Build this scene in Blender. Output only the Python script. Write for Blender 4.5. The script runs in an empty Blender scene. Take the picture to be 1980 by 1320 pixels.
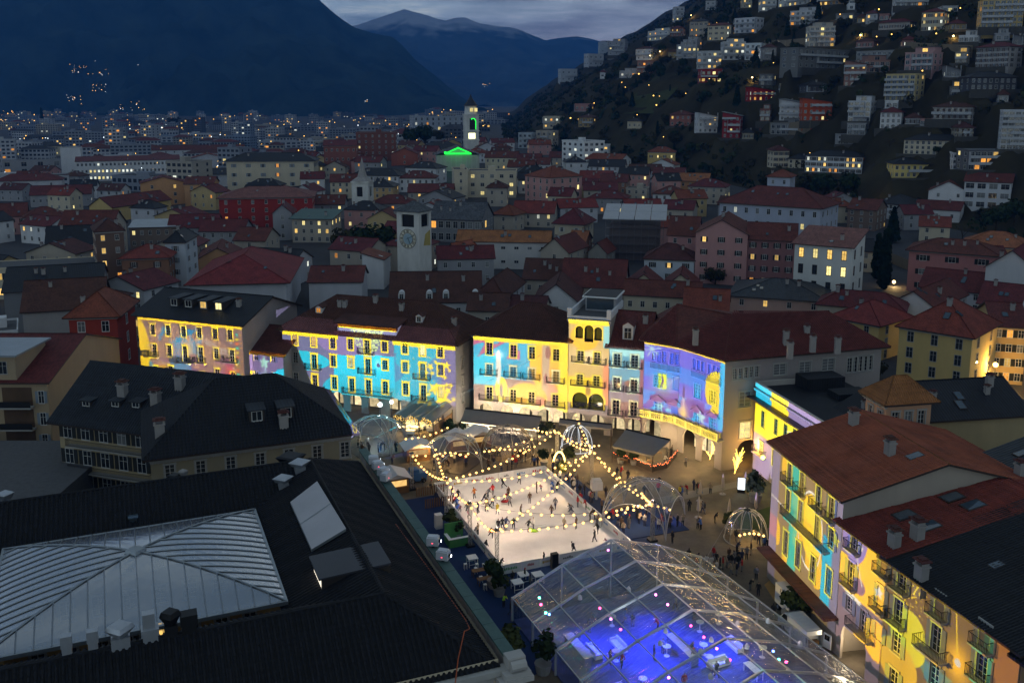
import bpy, bmesh, math, random
import numpy as np
from mathutils import Vector, Matrix
random.seed(11)
S = bpy.context.scene
COL = S.collection
R = math.radians
# ---------------------------------------------------------------- camera, sky, sun, exposure
FPX, PY0, HOR, CH = 1835.0, 530.0, 195.0, 54.0
PITCH = math.atan((PY0 - HOR) / FPX)
cs, sn = math.cos(PITCH), math.sin(PITCH)
cam = bpy.data.cameras.new("camera")
cam.sensor_width = 36.0
cam.lens = 36.0 * FPX / 1980.0
cam.shift_y = -(660.0 - PY0) / 1980.0
cam.clip_start, cam.clip_end = 1.0, 30000.0
camo = bpy.data.objects.new("camera", cam)
COL.objects.link(camo)
camo.location = (0, 0, CH)
camo.rotation_euler = (R(90) - PITCH, 0, 0)
S.camera = camo
S.view_settings.view_transform = 'Standard'
S.view_settings.look = 'None'
S.view_settings.exposure = 0.0
S.view_settings.gamma = 1.0
S.view_settings.use_curve_mapping = False
S.cycles.use_denoising = True
S.cycles.max_bounces = 7
S.cycles.diffuse_bounces = 2
S.cycles.glossy_bounces = 2
S.cycles.transmission_bounces = 3
S.cycles.transparent_max_bounces = 24
S.cycles.volume_bounces = 0
S.cycles.sample_clamp_indirect = 3.0
S.cycles.caustics_reflective = False
S.cycles.caustics_refractive = False
SUN_EL, SUN_AZ = R(1.0), R(8.0)

def world():
    w = bpy.data.worlds.new("World"); S.world = w; w.use_nodes = True
    nt = w.node_tree; N = nt.nodes; L = nt.links; N.clear()
    out = N.new('ShaderNodeOutputWorld'); bg = N.new('ShaderNodeBackground')
    sky = N.new('ShaderNodeTexSky'); sky.sky_type = 'NISHITA'; sky.sun_disc = False
    sky.sun_elevation = SUN_EL; sky.sun_rotation = SUN_AZ; sky.air_density = 1.3; sky.dust_density = 0.6; sky.ozone_density = 3.0
    tc = N.new('ShaderNodeTexCoord'); mp = N.new('ShaderNodeMapping'); mp.inputs['Scale'].default_value = (2.2, 2.2, 17)
    ns = N.new('ShaderNodeTexNoise'); ns.inputs['Scale'].default_value = 1.7; ns.inputs['Detail'].default_value = 8; ns.inputs['Roughness'].default_value = 0.58
    L.new(tc.outputs['Generated'], mp.inputs[0]); L.new(mp.outputs[0], ns.inputs['Vector'])
    cr = N.new('ShaderNodeValToRGB'); e = cr.color_ramp.elements
    e[0].position = 0.40; e[0].color = (0.05, 0.085, 0.12, 1)
    e[1].position = 0.63; e[1].color = (0.40, 0.43, 0.37, 1)
    m = cr.color_ramp.elements.new(0.52); m.color = (0.15, 0.205, 0.25, 1)
    L.new(ns.outputs['Fac'], cr.inputs[0])
    sc = N.new('ShaderNodeVectorMath'); sc.operation = 'SCALE'; sc.inputs['Scale'].default_value = 0.05
    L.new(sky.outputs[0], sc.inputs[0])
    mx = N.new('ShaderNodeMix'); mx.data_type = 'RGBA'; mx.inputs['Factor'].default_value = 0.82
    L.new(sc.outputs[0], mx.inputs['A']); L.new(cr.outputs[0], mx.inputs['B'])
    sep = N.new('ShaderNodeSeparateXYZ'); L.new(tc.outputs['Generated'], sep.inputs[0])
    mr = N.new('ShaderNodeMapRange'); mr.interpolation_type = 'SMOOTHSTEP'; L.new(sep.outputs[2], mr.inputs['Value']); mr.inputs['From Min'].default_value = 0.02; mr.inputs['From Max'].default_value = 0.40; mr.inputs['To Min'].default_value = 2.6; mr.inputs['To Max'].default_value = 0.95
    hb = N.new('ShaderNodeVectorMath'); hb.operation = 'SCALE'; L.new(mx.outputs['Result'], hb.inputs[0]); L.new(mr.outputs[0], hb.inputs['Scale'])
    L.new(hb.outputs[0], bg.inputs['Color']); bg.inputs['Strength'].default_value = 1.85
    L.new(bg.outputs[0], out.inputs['Surface'])
world()
sun = bpy.data.lights.new("sun", 'SUN'); sun.energy = 0.02; sun.angle = R(15); sun.color = (1.0, 0.85, 0.72)
suno = bpy.data.objects.new("sun", sun); COL.objects.link(suno)
sd = Vector((math.sin(SUN_AZ) * math.cos(R(12)), math.cos(SUN_AZ) * math.cos(R(12)), math.sin(R(12))))
suno.rotation_euler = (-sd).to_track_quat('-Z', 'Y').to_euler()

# ---------------------------------------------------------------- survey helpers: where a sight line meets a height
def ratio(py):
    v = (py - PY0) / FPX
    return (sn + v * cs) / (cs - v * sn)
def P(px, py, h=0.0):
    y = (CH - h) / ratio(py)
    v = (py - PY0) / FPX
    t = y / (cs - v * sn)
    return Vector(((px - 990) / FPX * t, y, h))
def hz(y, py):                       # height above datum at ground distance y
    return CH - y * ratio(py)
def smooth(a, b, x):
    t = min(1, max(0, (x - a) / (b - a))); return t * t * (3 - 2 * t)
HX = [(0, 330), (250, 235), (300, 210), (350, 187), (450, 135), (600, 74), (800, 20), (1000, -8), (1400, -14), (2600, -18)]
def hx0(y):
    for (a, b), (c, d) in zip(HX, HX[1:]):
        if y <= c:
            t = max(0, (y - a) / (c - a)); return b + (d - b) * t
    return HX[-1][1]
def T(x, y):
    town = 15 * smooth(230, 650, y) * smooth(-190, -20, x + 0.06 * y) + 9 * smooth(900, 3000, y)
    s = x - hx0(y)
    hill = 0.0
    if s > 0 and y > 200:
        hill = 0.6 * s * smooth(0, 60, s) if s < 60 else 0.6 * s
        if s > 420: hill = 0.6 * 420 + 0.35 * (s - 420)
        hill += smooth(10, 120, s) * (5 * math.sin(x * .031 + y * .017) + 4 * math.sin(x * .013 - y * .041 + 1) + 2 * math.sin(x * .09 + y * .07))
    return town + hill
def hit(px, py, up=0.0):
    y = 150.0
    v = (py - PY0) / FPX; k = (px - 990) / FPX / (cs - v * sn); r = ratio(py)
    while y < 4200:
        if CH - y * r <= T(k * y, y) + up: break
        y *= 1.004
    return Vector((k * y, y, CH - y * r - up))

# ---------------------------------------------------------------- objects
def link(o):
    COL.objects.link(o); return o
def tag(o, label=None, cat=None, group=None, kind=None):
    if label: o['label'] = label
    if cat: o['category'] = cat
    if group: o['group'] = group
    if kind: o['kind'] = kind
    return o
THINGS = []
def thing(name, label, cat, loc=(0, 0, 0), rz=0.0, group=None):
    o = link(bpy.data.objects.new(name, None)); o.empty_display_size = 0.3
    o.location = loc; o.rotation_euler = (0, 0, rz)
    tag(o, label, cat, group); THINGS.append(o); return o
def inst(name, mesh, parent=None, loc=(0, 0, 0), rot=(0, 0, 0), mats=None):
    o = link(bpy.data.objects.new(name, mesh)); o.parent = parent
    o.location = loc; o.rotation_euler = rot
    if mats:
        for i, m in mats.items():
            o.material_slots[i].link = 'OBJECT'; o.material_slots[i].material = m
    return o
def single(name, mesh, label, cat, loc=(0, 0, 0), rot=(0, 0, 0), group=None, mats=None):
    o = inst(name, mesh, None, loc, rot, mats); tag(o, label, cat, group); THINGS.append(o); return o

class MB:
    def __init__(s): s.v = []; s.f = []; s.m = []
    def face(s, pts, m=0):
        b = len(s.v); s.v += [tuple(p) for p in pts]; s.f.append(list(range(b, b + len(pts)))); s.m.append(m)
    def box(s, x0, x1, y0, y1, z0, z1, m=0, mtop=None):
        b = len(s.v)
        s.v += [(x0, y0, z0), (x1, y0, z0), (x1, y1, z0), (x0, y1, z0), (x0, y0, z1), (x1, y0, z1), (x1, y1, z1), (x0, y1, z1)]
        for q in ((3, 2, 1, 0), (4, 5, 6, 7), (0, 1, 5, 4), (1, 2, 6, 5), (2, 3, 7, 6), (3, 0, 4, 7)):
            s.f.append([b + i for i in q]); s.m.append(m)
        if mtop is not None: s.m[-5] = mtop
    def obox(s, o, ax, ay, az, m=0):     # oriented box: corner o and three edge vectors
        o, ax, ay, az = Vector(o), Vector(ax), Vector(ay), Vector(az); b = len(s.v)
        for k in (0, 1):
            for p in (o, o + ax, o + ax + ay, o + ay): s.v.append(tuple(p + az * k))
        for q in ((3, 2, 1, 0), (4, 5, 6, 7), (0, 1, 5, 4), (1, 2, 6, 5), (2, 3, 7, 6), (3, 0, 4, 7)):
            s.f.append([b + i for i in q]); s.m.append(m)
    def prism(s, poly, z0, z1, m=0, mtop=None):
        n = len(poly); b = len(s.v)
        s.v += [(p[0], p[1], z0) for p in poly] + [(p[0], p[1], z1) for p in poly]
        s.f.append(list(range(b + n - 1, b - 1, -1))); s.m.append(m)
        s.f.append(list(range(b + n, b + 2 * n))); s.m.append(m if mtop is None else mtop)
        for i in range(n):
            j = (i + 1) % n; s.f.append([b + i, b + j, b + n + j, b + n + i]); s.m.append(m)
    def tube(s, pts, r, n=5, m=0, closed=False):
        pts = [Vector(p) for p in pts]; b = len(s.v); k = len(pts)
        for i, p in enumerate(pts):
            if closed: d = pts[(i + 1) % k] - pts[i - 1]
            else: d = pts[min(i + 1, k - 1)] - pts[max(i - 1, 0)]
            d.normalize(); a = d.cross(Vector((0, 0, 1)))
            if a.length < 1e-3: a = Vector((1, 0, 0))
            a.normalize(); c = d.cross(a)
            rr = r[i] if isinstance(r, (list, tuple)) else r
            for q in range(n):
                t = 2 * math.pi * q / n; s.v.append(tuple(p + a * math.cos(t) * rr + c * math.sin(t) * rr))
        for i in range(k if closed else k - 1):
            i2 = (i + 1) % k
            for q in range(n):
                w = (q + 1) % n
                s.f.append([b + i * n + q, b + i * n + w, b + i2 * n + w, b + i2 * n + q]); s.m.append(m)
        if not closed:
            s.f.append([b + q for q in range(n)][::-1]); s.m.append(m)
            s.f.append([b + (k - 1) * n + q for q in range(n)]); s.m.append(m)
    def lathe(s, prof, n=12, m=0, c=(0, 0)):      # prof: (radius, z)
        b = len(s.v)
        for r, z in prof:
            for q in range(n):
                t = 2 * math.pi * q / n; s.v.append((c[0] + r * math.cos(t), c[1] + r * math.sin(t), z))
        for i in range(len(prof) - 1):
            for q in range(n):
                w = (q + 1) % n
                s.f.append([b + i * n + q, b + i * n + w, b + (i + 1) * n + w, b + (i + 1) * n + q]); s.m.append(m)
        s.f.append([b + q for q in range(n)][::-1]); s.m.append(m)
        s.f.append([b + (len(prof) - 1) * n + q for q in range(n)]); s.m.append(m)
    def wall(s, o, u, W, z0, z1, nrm, ops, m=0, rev=0.22, mr=None):  # flat wall with real openings; ops: (x0,x1,z0,z1)
        o, u, nrm = Vector((o[0], o[1], 0)), Vector((u[0], u[1], 0)), Vector((nrm[0], nrm[1], 0))
        ops = [q for q in ops if q[0] > 0.05 and q[1] < W - 0.05 and q[2] >= z0 and q[3] < z1 - 0.03]
        xs = sorted({0, W} | {round(q[i], 3) for q in ops for i in (0, 1)}); zs = sorted({z0, z1} | {round(q[i], 3) for q in ops for i in (2, 3)})
        pt = lambda x, z, d=0: tuple(o + u * x - nrm * d + Vector((0, 0, z)))
        for a, b in zip(xs, xs[1:]):
            zz0 = None
            for c, d in zip(zs, zs[1:]):
                mx, mz = (a + b) / 2, (c + d) / 2
                hole = any(q[0] < mx < q[1] and q[2] < mz < q[3] for q in ops)
                if not hole: s.face([pt(a, c), pt(b, c), pt(b, d), pt(a, d)], m)
        for x0, x1, a, b in ops:
            mm = m if mr is None else mr
            s.face([pt(x0, a), pt(x0, a, rev), pt(x0, b, rev), pt(x0, b)], mm)
            s.face([pt(x1, a, rev), pt(x1, a), pt(x1, b), pt(x1, b, rev)], mm)
            s.face([pt(x0, b), pt(x0, b, rev), pt(x1, b, rev), pt(x1, b)], mm)
            s.face([pt(x0, a, rev), pt(x0, a), pt(x1, a), pt(x1, a, rev)], mm)
    def mesh(s, name, mats):
        me = bpy.data.meshes.new(name); me.from_pydata(s.v, [], s.f)
        for q in mats: me.materials.append(q)
        if len(mats) > 1: me.polygons.foreach_set('material_index', s.m)
        me.update(); return me
    def build(s, name, mats, parent=None, loc=(0, 0, 0), rot=(0, 0, 0), kind=None):
        if not isinstance(mats, (list, tuple)): mats = [mats]
        o = inst(name, s.mesh(name, mats), parent, loc, rot)
        if kind: o['kind'] = kind
        return o

# ---------------------------------------------------------------- materials
def _nt(name):
    m = bpy.data.materials.new(name); m.use_nodes = True; nt = m.node_tree
    return m, nt, nt.nodes, nt.links, nt.nodes['Principled BSDF']
def _math(N, L, op, a, b=None):
    n = N.new('ShaderNodeMath'); n.operation = op
    for i, q in enumerate((a, b)):
        if q is None: continue
        if isinstance(q, (int, float)): n.inputs[i].default_value = q
        else: L.new(q, n.inputs[i])
    return n.outputs[0]
def mat(name, rgb, rough=0.85, var=0.25, scale=0.6, metal=0.0, spec=0.3, bump=0.0, streak=True, coat=0.0):
    m, nt, N, L, b = _nt(name)
    tc = N.new('ShaderNodeTexCoord'); oi = N.new('ShaderNodeObjectInfo')
    mp = N.new('ShaderNodeMapping'); L.new(tc.outputs['Object'], mp.inputs[0])
    mp.inputs['Scale'].default_value = (1, 1, 0.35 if streak else 1); L.new(oi.outputs['Random'], mp.inputs['Location'])
    n1 = N.new('ShaderNodeTexNoise'); n1.inputs['Scale'].default_value = scale; n1.inputs['Detail'].default_value = 7; n1.inputs['Roughness'].default_value = 0.65
    L.new(mp.outputs[0], n1.inputs['Vector'])
    v = _math(N, L, 'MULTIPLY_ADD', n1.outputs['Fac'], 2.6 * var); v.node.inputs[2].default_value = 1 - 1.3 * var
    sc = N.new('ShaderNodeVectorMath'); sc.operation = 'SCALE'; sc.inputs[0].default_value = rgb
    L.new(v, sc.inputs['Scale']); L.new(sc.outputs[0], b.inputs['Base Color'])
    b.inputs['Roughness'].default_value = rough; b.inputs['Metallic'].default_value = metal
    b.inputs['Specular IOR Level'].default_value = spec; b.inputs['Coat Weight'].default_value = coat
    if bump:
        n2 = N.new('ShaderNodeTexNoise'); n2.inputs['Scale'].default_value = scale * 9; n2.inputs['Detail'].default_value = 4
        L.new(tc.outputs['Object'], n2.inputs['Vector'])
        bp = N.new('ShaderNodeBump'); bp.inputs['Strength'].default_value = bump; bp.inputs['Distance'].default_value = 0.05
        L.new(n2.outputs['Fac'], bp.inputs['Height']); L.new(bp.outputs[0], b.inputs['Normal'])
    return m
def tilemat(name, rgb, pitch=0.28, var=0.45, rough=0.75, bump=0.6):
    m, nt, N, L, b = _nt(name)
    tc = N.new('ShaderNodeTexCoord'); g = N.new('ShaderNodeSeparateXYZ'); L.new(tc.outputs['Normal'], g.inputs[0])
    p = N.new('ShaderNodeSeparateXYZ'); L.new(tc.outputs['Object'], p.inputs[0])
    ax = _math(N, L, 'ABSOLUTE', g.outputs[0]); ay = _math(N, L, 'ABSOLUTE', g.outputs[1])
    sel = _math(N, L, 'GREATER_THAN', ax, ay)
    mu = N.new('ShaderNodeMix'); L.new(sel, mu.inputs['Factor']); L.new(p.outputs[0], mu.inputs['A']); L.new(p.outputs[1], mu.inputs['B'])
    u = _math(N, L, 'DIVIDE', mu.outputs['Result'], pitch); w = _math(N, L, 'DIVIDE', p.outputs[2], pitch * 0.5)
    fu = _math(N, L, 'FLOOR', u); fw = _math(N, L, 'FLOOR', w)
    cx = N.new('ShaderNodeCombineXYZ'); L.new(fu, cx.inputs[0]); L.new(fw, cx.inputs[1])
    wn = N.new('ShaderNodeTexWhiteNoise'); wn.noise_dimensions = '2D'; L.new(cx.outputs[0], wn.inputs['Vector'])
    oi = N.new('ShaderNodeObjectInfo')
    n1 = N.new('ShaderNodeTexNoise'); n1.noise_dimensions = '4D'; n1.inputs['Scale'].default_value = 0.45; n1.inputs['Detail'].default_value = 6
    L.new(tc.outputs['Object'], n1.inputs['Vector']); L.new(_math(N, L, 'MULTIPLY', oi.outputs['Random'], 50.0), n1.inputs['W'])
    a = _math(N, L, 'MULTIPLY', wn.outputs['Value'], var); c = _math(N, L, 'MULTIPLY', n1.outputs['Fac'], 1.1)
    t = _math(N, L, 'ADD', _math(N, L, 'ADD', a, c), 0.40 - var * .5)
    hs = N.new('ShaderNodeHueSaturation'); hs.inputs['Color'].default_value = (*rgb, 1); L.new(t, hs.inputs['Value'])
    L.new(_math(N, L, 'MULTIPLY_ADD', oi.outputs['Random'], 0.03), hs.inputs['Hue']); hs.inputs['Hue'].links[0].from_node.inputs[2].default_value = 0.485
    L.new(hs.outputs[0], b.inputs['Base Color'])
    s1 = _math(N, L, 'SINE', _math(N, L, 'MULTIPLY', u, 2 * math.pi)); fr = _math(N, L, 'FRACT', w)
    hh = _math(N, L, 'ADD', s1, _math(N, L, 'MULTIPLY', fr, -1.2))
    bp = N.new('ShaderNodeBump'); bp.inputs['Strength'].default_value = bump; bp.inputs['Distance'].default_value = 0.04
    L.new(hh, bp.inputs['Height']); L.new(bp.outputs[0], b.inputs['Normal'])
    b.inputs['Roughness'].default_value = rough; b.inputs['Specular IOR Level'].default_value = 0.3
    return m
def emat(name, rgb, st, sample=False, var=0.0):
    m = bpy.data.materials.new(name); m.use_nodes = True; nt = m.node_tree; N = nt.nodes; L = nt.links; N.clear()
    e = N.new('ShaderNodeEmission'); o = N.new('ShaderNodeOutputMaterial'); L.new(e.outputs[0], o.inputs[0])
    e.inputs[0].default_value = (*rgb, 1); e.inputs[1].default_value = st
    if var:
        tc = N.new('ShaderNodeTexCoord'); n = N.new('ShaderNodeTexNoise'); n.noise_dimensions = '4D'; n.inputs['Scale'].default_value = 1.6; n.inputs['Detail'].default_value = 3
        oi = N.new('ShaderNodeObjectInfo'); L.new(_math(N, L, 'MULTIPLY', oi.outputs['Random'], 40.0), n.inputs['W'])
        L.new(tc.outputs['Object'], n.inputs['Vector'])
        q = _math(N, L, 'MULTIPLY_ADD', n.outputs['Fac'], st * 2.6 * var); q.node.inputs[2].default_value = st * (1 - 1.3 * var)
        r = _math(N, L, 'MULTIPLY', q, _math(N, L, 'ADD', _math(N, L, 'MULTIPLY', oi.outputs['Random'], 0.9), 0.45))
        L.new(_math(N, L, 'MAXIMUM', r, 0.02), e.inputs[1])
    m.cycles.emission_sampling = 'AUTO' if sample else 'NONE'
    return m
def glass(name, rgb=(0.02, 0.025, 0.03), rough=0.08, spec=0.8):
    return mat(name, rgb, rough, 0.3, 0.9, 0, spec, streak=False)
def film(name, tint, base=0.06, edge=0.45, rough=0.12, wr=0.35, wscale=(1, 1, 1)):
    m = bpy.data.materials.new(name); m.use_nodes = True; nt = m.node_tree; N = nt.nodes; L = nt.links; N.clear()
    o = N.new('ShaderNodeOutputMaterial'); mx = N.new('ShaderNodeMixShader'); t = N.new('ShaderNodeBsdfTransparent'); g = N.new('ShaderNodeBsdfAnisotropic')
    t.inputs[0].default_value = (*tint, 1); g.inputs['Roughness'].default_value = rough; g.inputs[0].default_value = (0.9, 0.93, 1, 1)
    tc = N.new('ShaderNodeTexCoord'); mp = N.new('ShaderNodeMapping'); mp.inputs['Scale'].default_value = wscale
    L.new(tc.outputs['Object'], mp.inputs[0])
    n = N.new('ShaderNodeTexNoise'); n.inputs['Scale'].default_value = 1.0; n.inputs['Detail'].default_value = 5; n.inputs['Distortion'].default_value = 0.6; L.new(mp.outputs[0], n.inputs['Vector'])
    bp = N.new('ShaderNodeBump'); bp.inputs['Strength'].default_value = wr; bp.inputs['Distance'].default_value = 0.3; L.new(n.outputs['Fac'], bp.inputs['Height'])
    lw = N.new('ShaderNodeLayerWeight'); lw.inputs[0].default_value = 0.5
    L.new(bp.outputs[0], lw.inputs['Normal']); L.new(bp.outputs[0], g.inputs['Normal'])
    f = _math(N, L, 'MULTIPLY_ADD', _math(N, L, 'POWER', lw.outputs['Facing'], 2.5), edge); f.node.inputs[2].default_value = base
    L.new(f, mx.inputs[0]); L.new(t.outputs[0], mx.inputs[1]); L.new(g.outputs[0], mx.inputs[2]); L.new(mx.outputs[0], o.inputs[0])
    return m
_mc = {}
def wallm(rgb):
    k = tuple(round(q, 3) for q in rgb)
    if k not in _mc: _mc[k] = mat("wall_plaster_%d" % len(_mc), rgb, 0.9, 0.16, 0.35, bump=0.15)
    return _mc[k]
M = dict(
    red=tilemat("roof_red", (0.19, 0.038, 0.025)), dred=tilemat("roof_dark_red", (0.118, 0.024, 0.021)), brown=tilemat("roof_brown", (0.080, 0.027, 0.020)),
    orange=tilemat("roof_orange", (0.30, 0.105, 0.042)), black=tilemat("roof_black", (0.012, 0.013, 0.017), 0.4, 0.3, 0.6, 0.4), slate=tilemat("roof_slate", (0.022, 0.026, 0.033), 0.4, 0.5, 0.55, 0.5),
    stone=tilemat("roof_stone", (0.075, 0.08, 0.09), 0.5, 0.6, 0.8), gravel=mat("roof_gravel", (0.10, 0.10, 0.105), 0.95, 0.3, 1.5, streak=False), metal=mat("roof_metal", (0.30, 0.33, 0.37), 0.35, 0.2, 0.4, 0.4),
    pink=tilemat("roof_pinkish", (0.20, 0.07, 0.065)),
    frame=mat("window_frame_white", (0.55, 0.54, 0.52), 0.6, 0.1), stonef=mat("window_frame_stone", (0.36, 0.35, 0.34), 0.85, 0.15), dframe=mat("window_frame_dark", (0.05, 0.04, 0.035), 0.6, 0.1),
    shut=mat("shutter_dark", (0.02, 0.022, 0.02), 0.7, 0.2), shutg=mat("shutter_grey_blue", (0.20, 0.24, 0.29), 0.7, 0.15), shutb=mat("shutter_brown", (0.07, 0.045, 0.035), 0.7, 0.2),
    pane=glass("window_pane"), paneb=glass("window_blind", (0.16, 0.165, 0.17), 0.6, 0.2),
    lit=emat("window_lit_warm", (1, 0.62, 0.16), 1.1, var=.6), lit2=emat("window_lit_yellow", (1, 0.82, 0.32), 1.2, var=.6), lit3=emat("window_lit_white", (0.9, 0.95, 0.8), 1.1, var=.5), lit4=emat("window_lit_orange", (1, 0.40, 0.06), 1.0, var=.5),
    iron=mat("iron_black", (0.02, 0.02, 0.022), 0.5, 0.2, metal=0.5), concrete=mat("concrete", (0.24, 0.24, 0.245), 0.9, 0.25, 0.5, bump=.2),
    chim=mat("chimney_plaster", (0.30, 0.28, 0.27), 0.9, 0.25, 1.2), gutter=mat("gutter_copper", (0.05, 0.035, 0.03), 0.5, 0.2, metal=0.3), white=mat("white_paint", (0.72, 0.72, 0.72), 0.55, 0.08),
    skyl=glass("skylight_glass", (0.05, 0.07, 0.09), 0.03, 1.0), wood=mat("wood_brown", (0.16, 0.085, 0.035), 0.7, 0.35, 2), copper=mat("copper_green", (0.065, 0.12, 0.11), 0.6, 0.3, 1.5))
LITS = ['lit', 'lit2', 'lit3', 'lit4', 'lit2', 'lit']

# ---------------------------------------------------------------- building kit
_wm = {}
def winmesh(w, h, kind='plain'):       # origin: bottom centre of the opening, facing -y
    k = (round(w, 2), round(h, 2), kind)
    if k in _wm: return _wm[k]
    b = MB(); f = 0.09
    b.box(-w/2 - f, w/2 + f, -0.06, 0.02, -f * 1.4, 0, 0); b.box(-w/2 - f, w/2 + f, -0.04, 0.02, h, h + f, 0)
    b.box(-w/2 - f, -w/2, -0.04, 0.02, 0, h, 0); b.box(w/2, w/2 + f, -0.04, 0.02, 0, h, 0)
    b.box(-0.035, 0.035, -0.015, 0.02, 0, h, 0)
    if h > 1.2: b.box(-w/2, w/2, -0.012, 0.02, h * .62, h * .62 + .05, 0)
    b.face([(-w/2, 0.004, 0), (w/2, 0.004, 0), (w/2, 0.004, h), (-w/2, 0.004, h)], 1)
    if kind == 'shut':
        for s in (-1, 1):
            x0 = s * (w/2 + f + .01); x1 = s * (w + f)
            b.box(min(x0, x1), max(x0, x1), -0.07, -0.02, 0.0, h, 2)
    _wm[k] = b.mesh("window", [M['frame'], M['pane']] + ([M['shut']] if kind == 'shut' else []))
    return _wm[k]
def window(root, x, y, z, rz, w, h, kind='plain', lit=None, frame=None, shut=None):
    mats = {}
    if lit: mats[1] = M[lit] if isinstance(lit, str) else lit
    if frame: mats[0] = M[frame]
    if shut and kind == 'shut': mats[2] = M[shut]
    return inst("window", winmesh(w, h, kind), root, (x, y, z), (0, 0, rz), mats or None)
def chimney_mesh():
    if 'c' not in _wm:
        b = MB(); b.box(-.4, .4, -.3, .3, -1.2, 1.0, 0); b.box(-.48, .48, -.38, .38, 1.0, 1.12, 0)
        for sx in (-.34, .34): b.box(sx - .06, sx + .06, -.26, .26, 1.12, 1.4, 0)
        b.box(-.52, .52, -.4, .4, 1.4, 1.5, 1); b.box(-.3, .3, -.25, .25, 1.5, 1.62, 1)
        _wm['c'] = b.mesh("chimney", [M['chim'], M['brown']])
    return _wm['c']
def skylight_mesh():
    if 's' not in _wm:
        b = MB(); b.box(-.5, .5, -.7, .7, 0, .1, 0); b.box(-.4, .4, -.6, .6, .1, .115, 1)
        _wm['s'] = b.mesh("skylight", [M['gutter'], M['skyl']])
    return _wm['s']
def roof_planes(W, D, h, kind, rh, o):
    """top surfaces of the roof as polygons, ridge height function included"""
    x0, x1, y0, y1 = -o, W + o, -o, D + o
    if kind == 'hip':
        if W >= D:
            i = (D / 2 + o) * 0.95; a, b = (x0 + i, D/2, h + rh), (x1 - i, D/2, h + rh)
            if a[0] > b[0]: a = b = (W/2, D/2, h + rh)
        else:
            i = (W / 2 + o) * 0.95; a, b = (W/2, y0 + i, h + rh), (W/2, y1 - i, h + rh)
        A, B, C, E = (x0, y0, h), (x1, y0, h), (x1, y1, h), (x0, y1, h)
        if W >= D: return [[A, B, b, a], [B, C, b], [C, E, a, b], [E, A, a]]
        return [[A, B, a], [B, C, b, a], [C, E, b], [E, A, a, b]]
    if kind == 'gx':
        k = h - rh * o / (D/2)
        return [[(x0, y0, k), (x1, y0, k), (x1, D/2, h + rh), (x0, D/2, h + rh)], [(x1, y1, k), (x0, y1, k), (x0, D/2, h + rh), (x1, D/2, h + rh)]]
    if kind == 'gy':
        k = h - rh * o / (W/2)
        return [[(x0, y1, k), (x0, y0, k), (W/2, y0, h + rh), (W/2, y1, h + rh)], [(x1, y0, k), (x1, y1, k), (W/2, y1, h + rh), (W/2, y0, h + rh)]]
    if kind == 'shed':
        return [[(x0, y0, h), (x1, y0, h), (x1, y1, h + rh), (x0, y1, h + rh)]]
    if kind == 'shedr':
        return [[(x0, y0, h + rh), (x1, y0, h), (x1, y1, h), (x0, y1, h + rh)]]
    return [[(x0, y0, h), (x1, y0, h), (x1, y1, h), (x0, y1, h)]]
def roof(root, W, D, h, kind, rh, o, m, ribs=None):
    pl = roof_planes(W, D, h, kind, rh, o); b = MB(); t = 0.22
    for p in pl:
        b.face([(q[0], q[1], q[2] + t) for q in p], 0)
        b.face([(q[0], q[1], q[2]) for q in p][::-1], 1)
        n = len(p)
        for i in range(n):
            a, c = p[i], p[(i + 1) % n]
            on = lambda q: q[0] <= -o + .01 or q[0] >= W + o - .01 or q[1] <= -o + .01 or q[1] >= D + o - .01
            if on(a) and on(c): b.face([a, c, (c[0], c[1], c[2] + t), (a[0], a[1], a[2] + t)], 1)
    if kind in ('hip', 'gx', 'gy'):       # ridge tiles
        for p in pl:
            for i in range(len(p)):
                a, c = Vector(p[i]), Vector(p[(i + 1) % len(p)])
                if max(a.z, c.z) > h + .1 and (kind != 'hip' or True) and (min(a.z, c.z) > h + .1 or kind == 'hip') and (c - a).length > .3:
                    z = Vector((0, 0, t)); b.tube([a + z, c + z], 0.11, 4, 0)
    r = b.build("roof", [m, M['gutter']], root)
    if ribs: tiles(r, [[(q[0], q[1], q[2] + t) for q in p] for p in pl], m, ribs)
    return r, pl
def tiles(par, polys, m, spec):
    """real tile relief: rounded ribs in overlapping courses, joined into one part"""
    sp, course = spec; b = MB()
    for p in polys:
        p = [Vector(q) for q in p]; n = (p[1] - p[0]).cross(p[2] - p[0]).normalized()
        if n.z < 0: n = -n
        e = Vector((0, 0, 1)).cross(n)
        if e.length < 1e-3: continue
        e.normalize(); s = n.cross(e).normalized()
        if s.z < 0: s = -s
        O = p[0]; q2 = [((q - O).dot(e), (q - O).dot(s)) for q in p]
        u = min(q[0] for q in q2) + sp/2; um = max(q[0] for q in q2)
        while u < um:
            vs = []
            for i in range(len(q2)):
                a, c = q2[i], q2[(i + 1) % len(q2)]
                if (a[0] - u) * (c[0] - u) < 0: vs.append(a[1] + (c[1] - a[1]) * (u - a[0]) / (c[0] - a[0]))
            if len(vs) >= 2:
                v, v1 = min(vs), max(vs); w = sp * .36; z = sp * .24
                while v < v1 - .05:
                    ve = min(v + course, v1); j = random.uniform(-.01, .015)
                    A = O + e * u + s * v; B = O + e * u + s * ve
                    lo = n * (z + .035 + j); hi = n * (z + j)
                    k = len(b.v)
                    b.v += [tuple(A - e * w), tuple(A - e * w * .45 + lo), tuple(A + e * w * .45 + lo), tuple(A + e * w), tuple(B - e * w), tuple(B - e * w * .45 + hi), tuple(B + e * w * .45 + hi), tuple(B + e * w)]
                    b.f += [[k, k+1, k+5, k+4], [k+1, k+2, k+6, k+5], [k+2, k+3, k+7, k+6], [k, k+3, k+2, k+1]]; b.m += [0] * 4
                    v = ve
            u += sp
    return b.build("tile_courses", m, par, kind='stuff')
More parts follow.
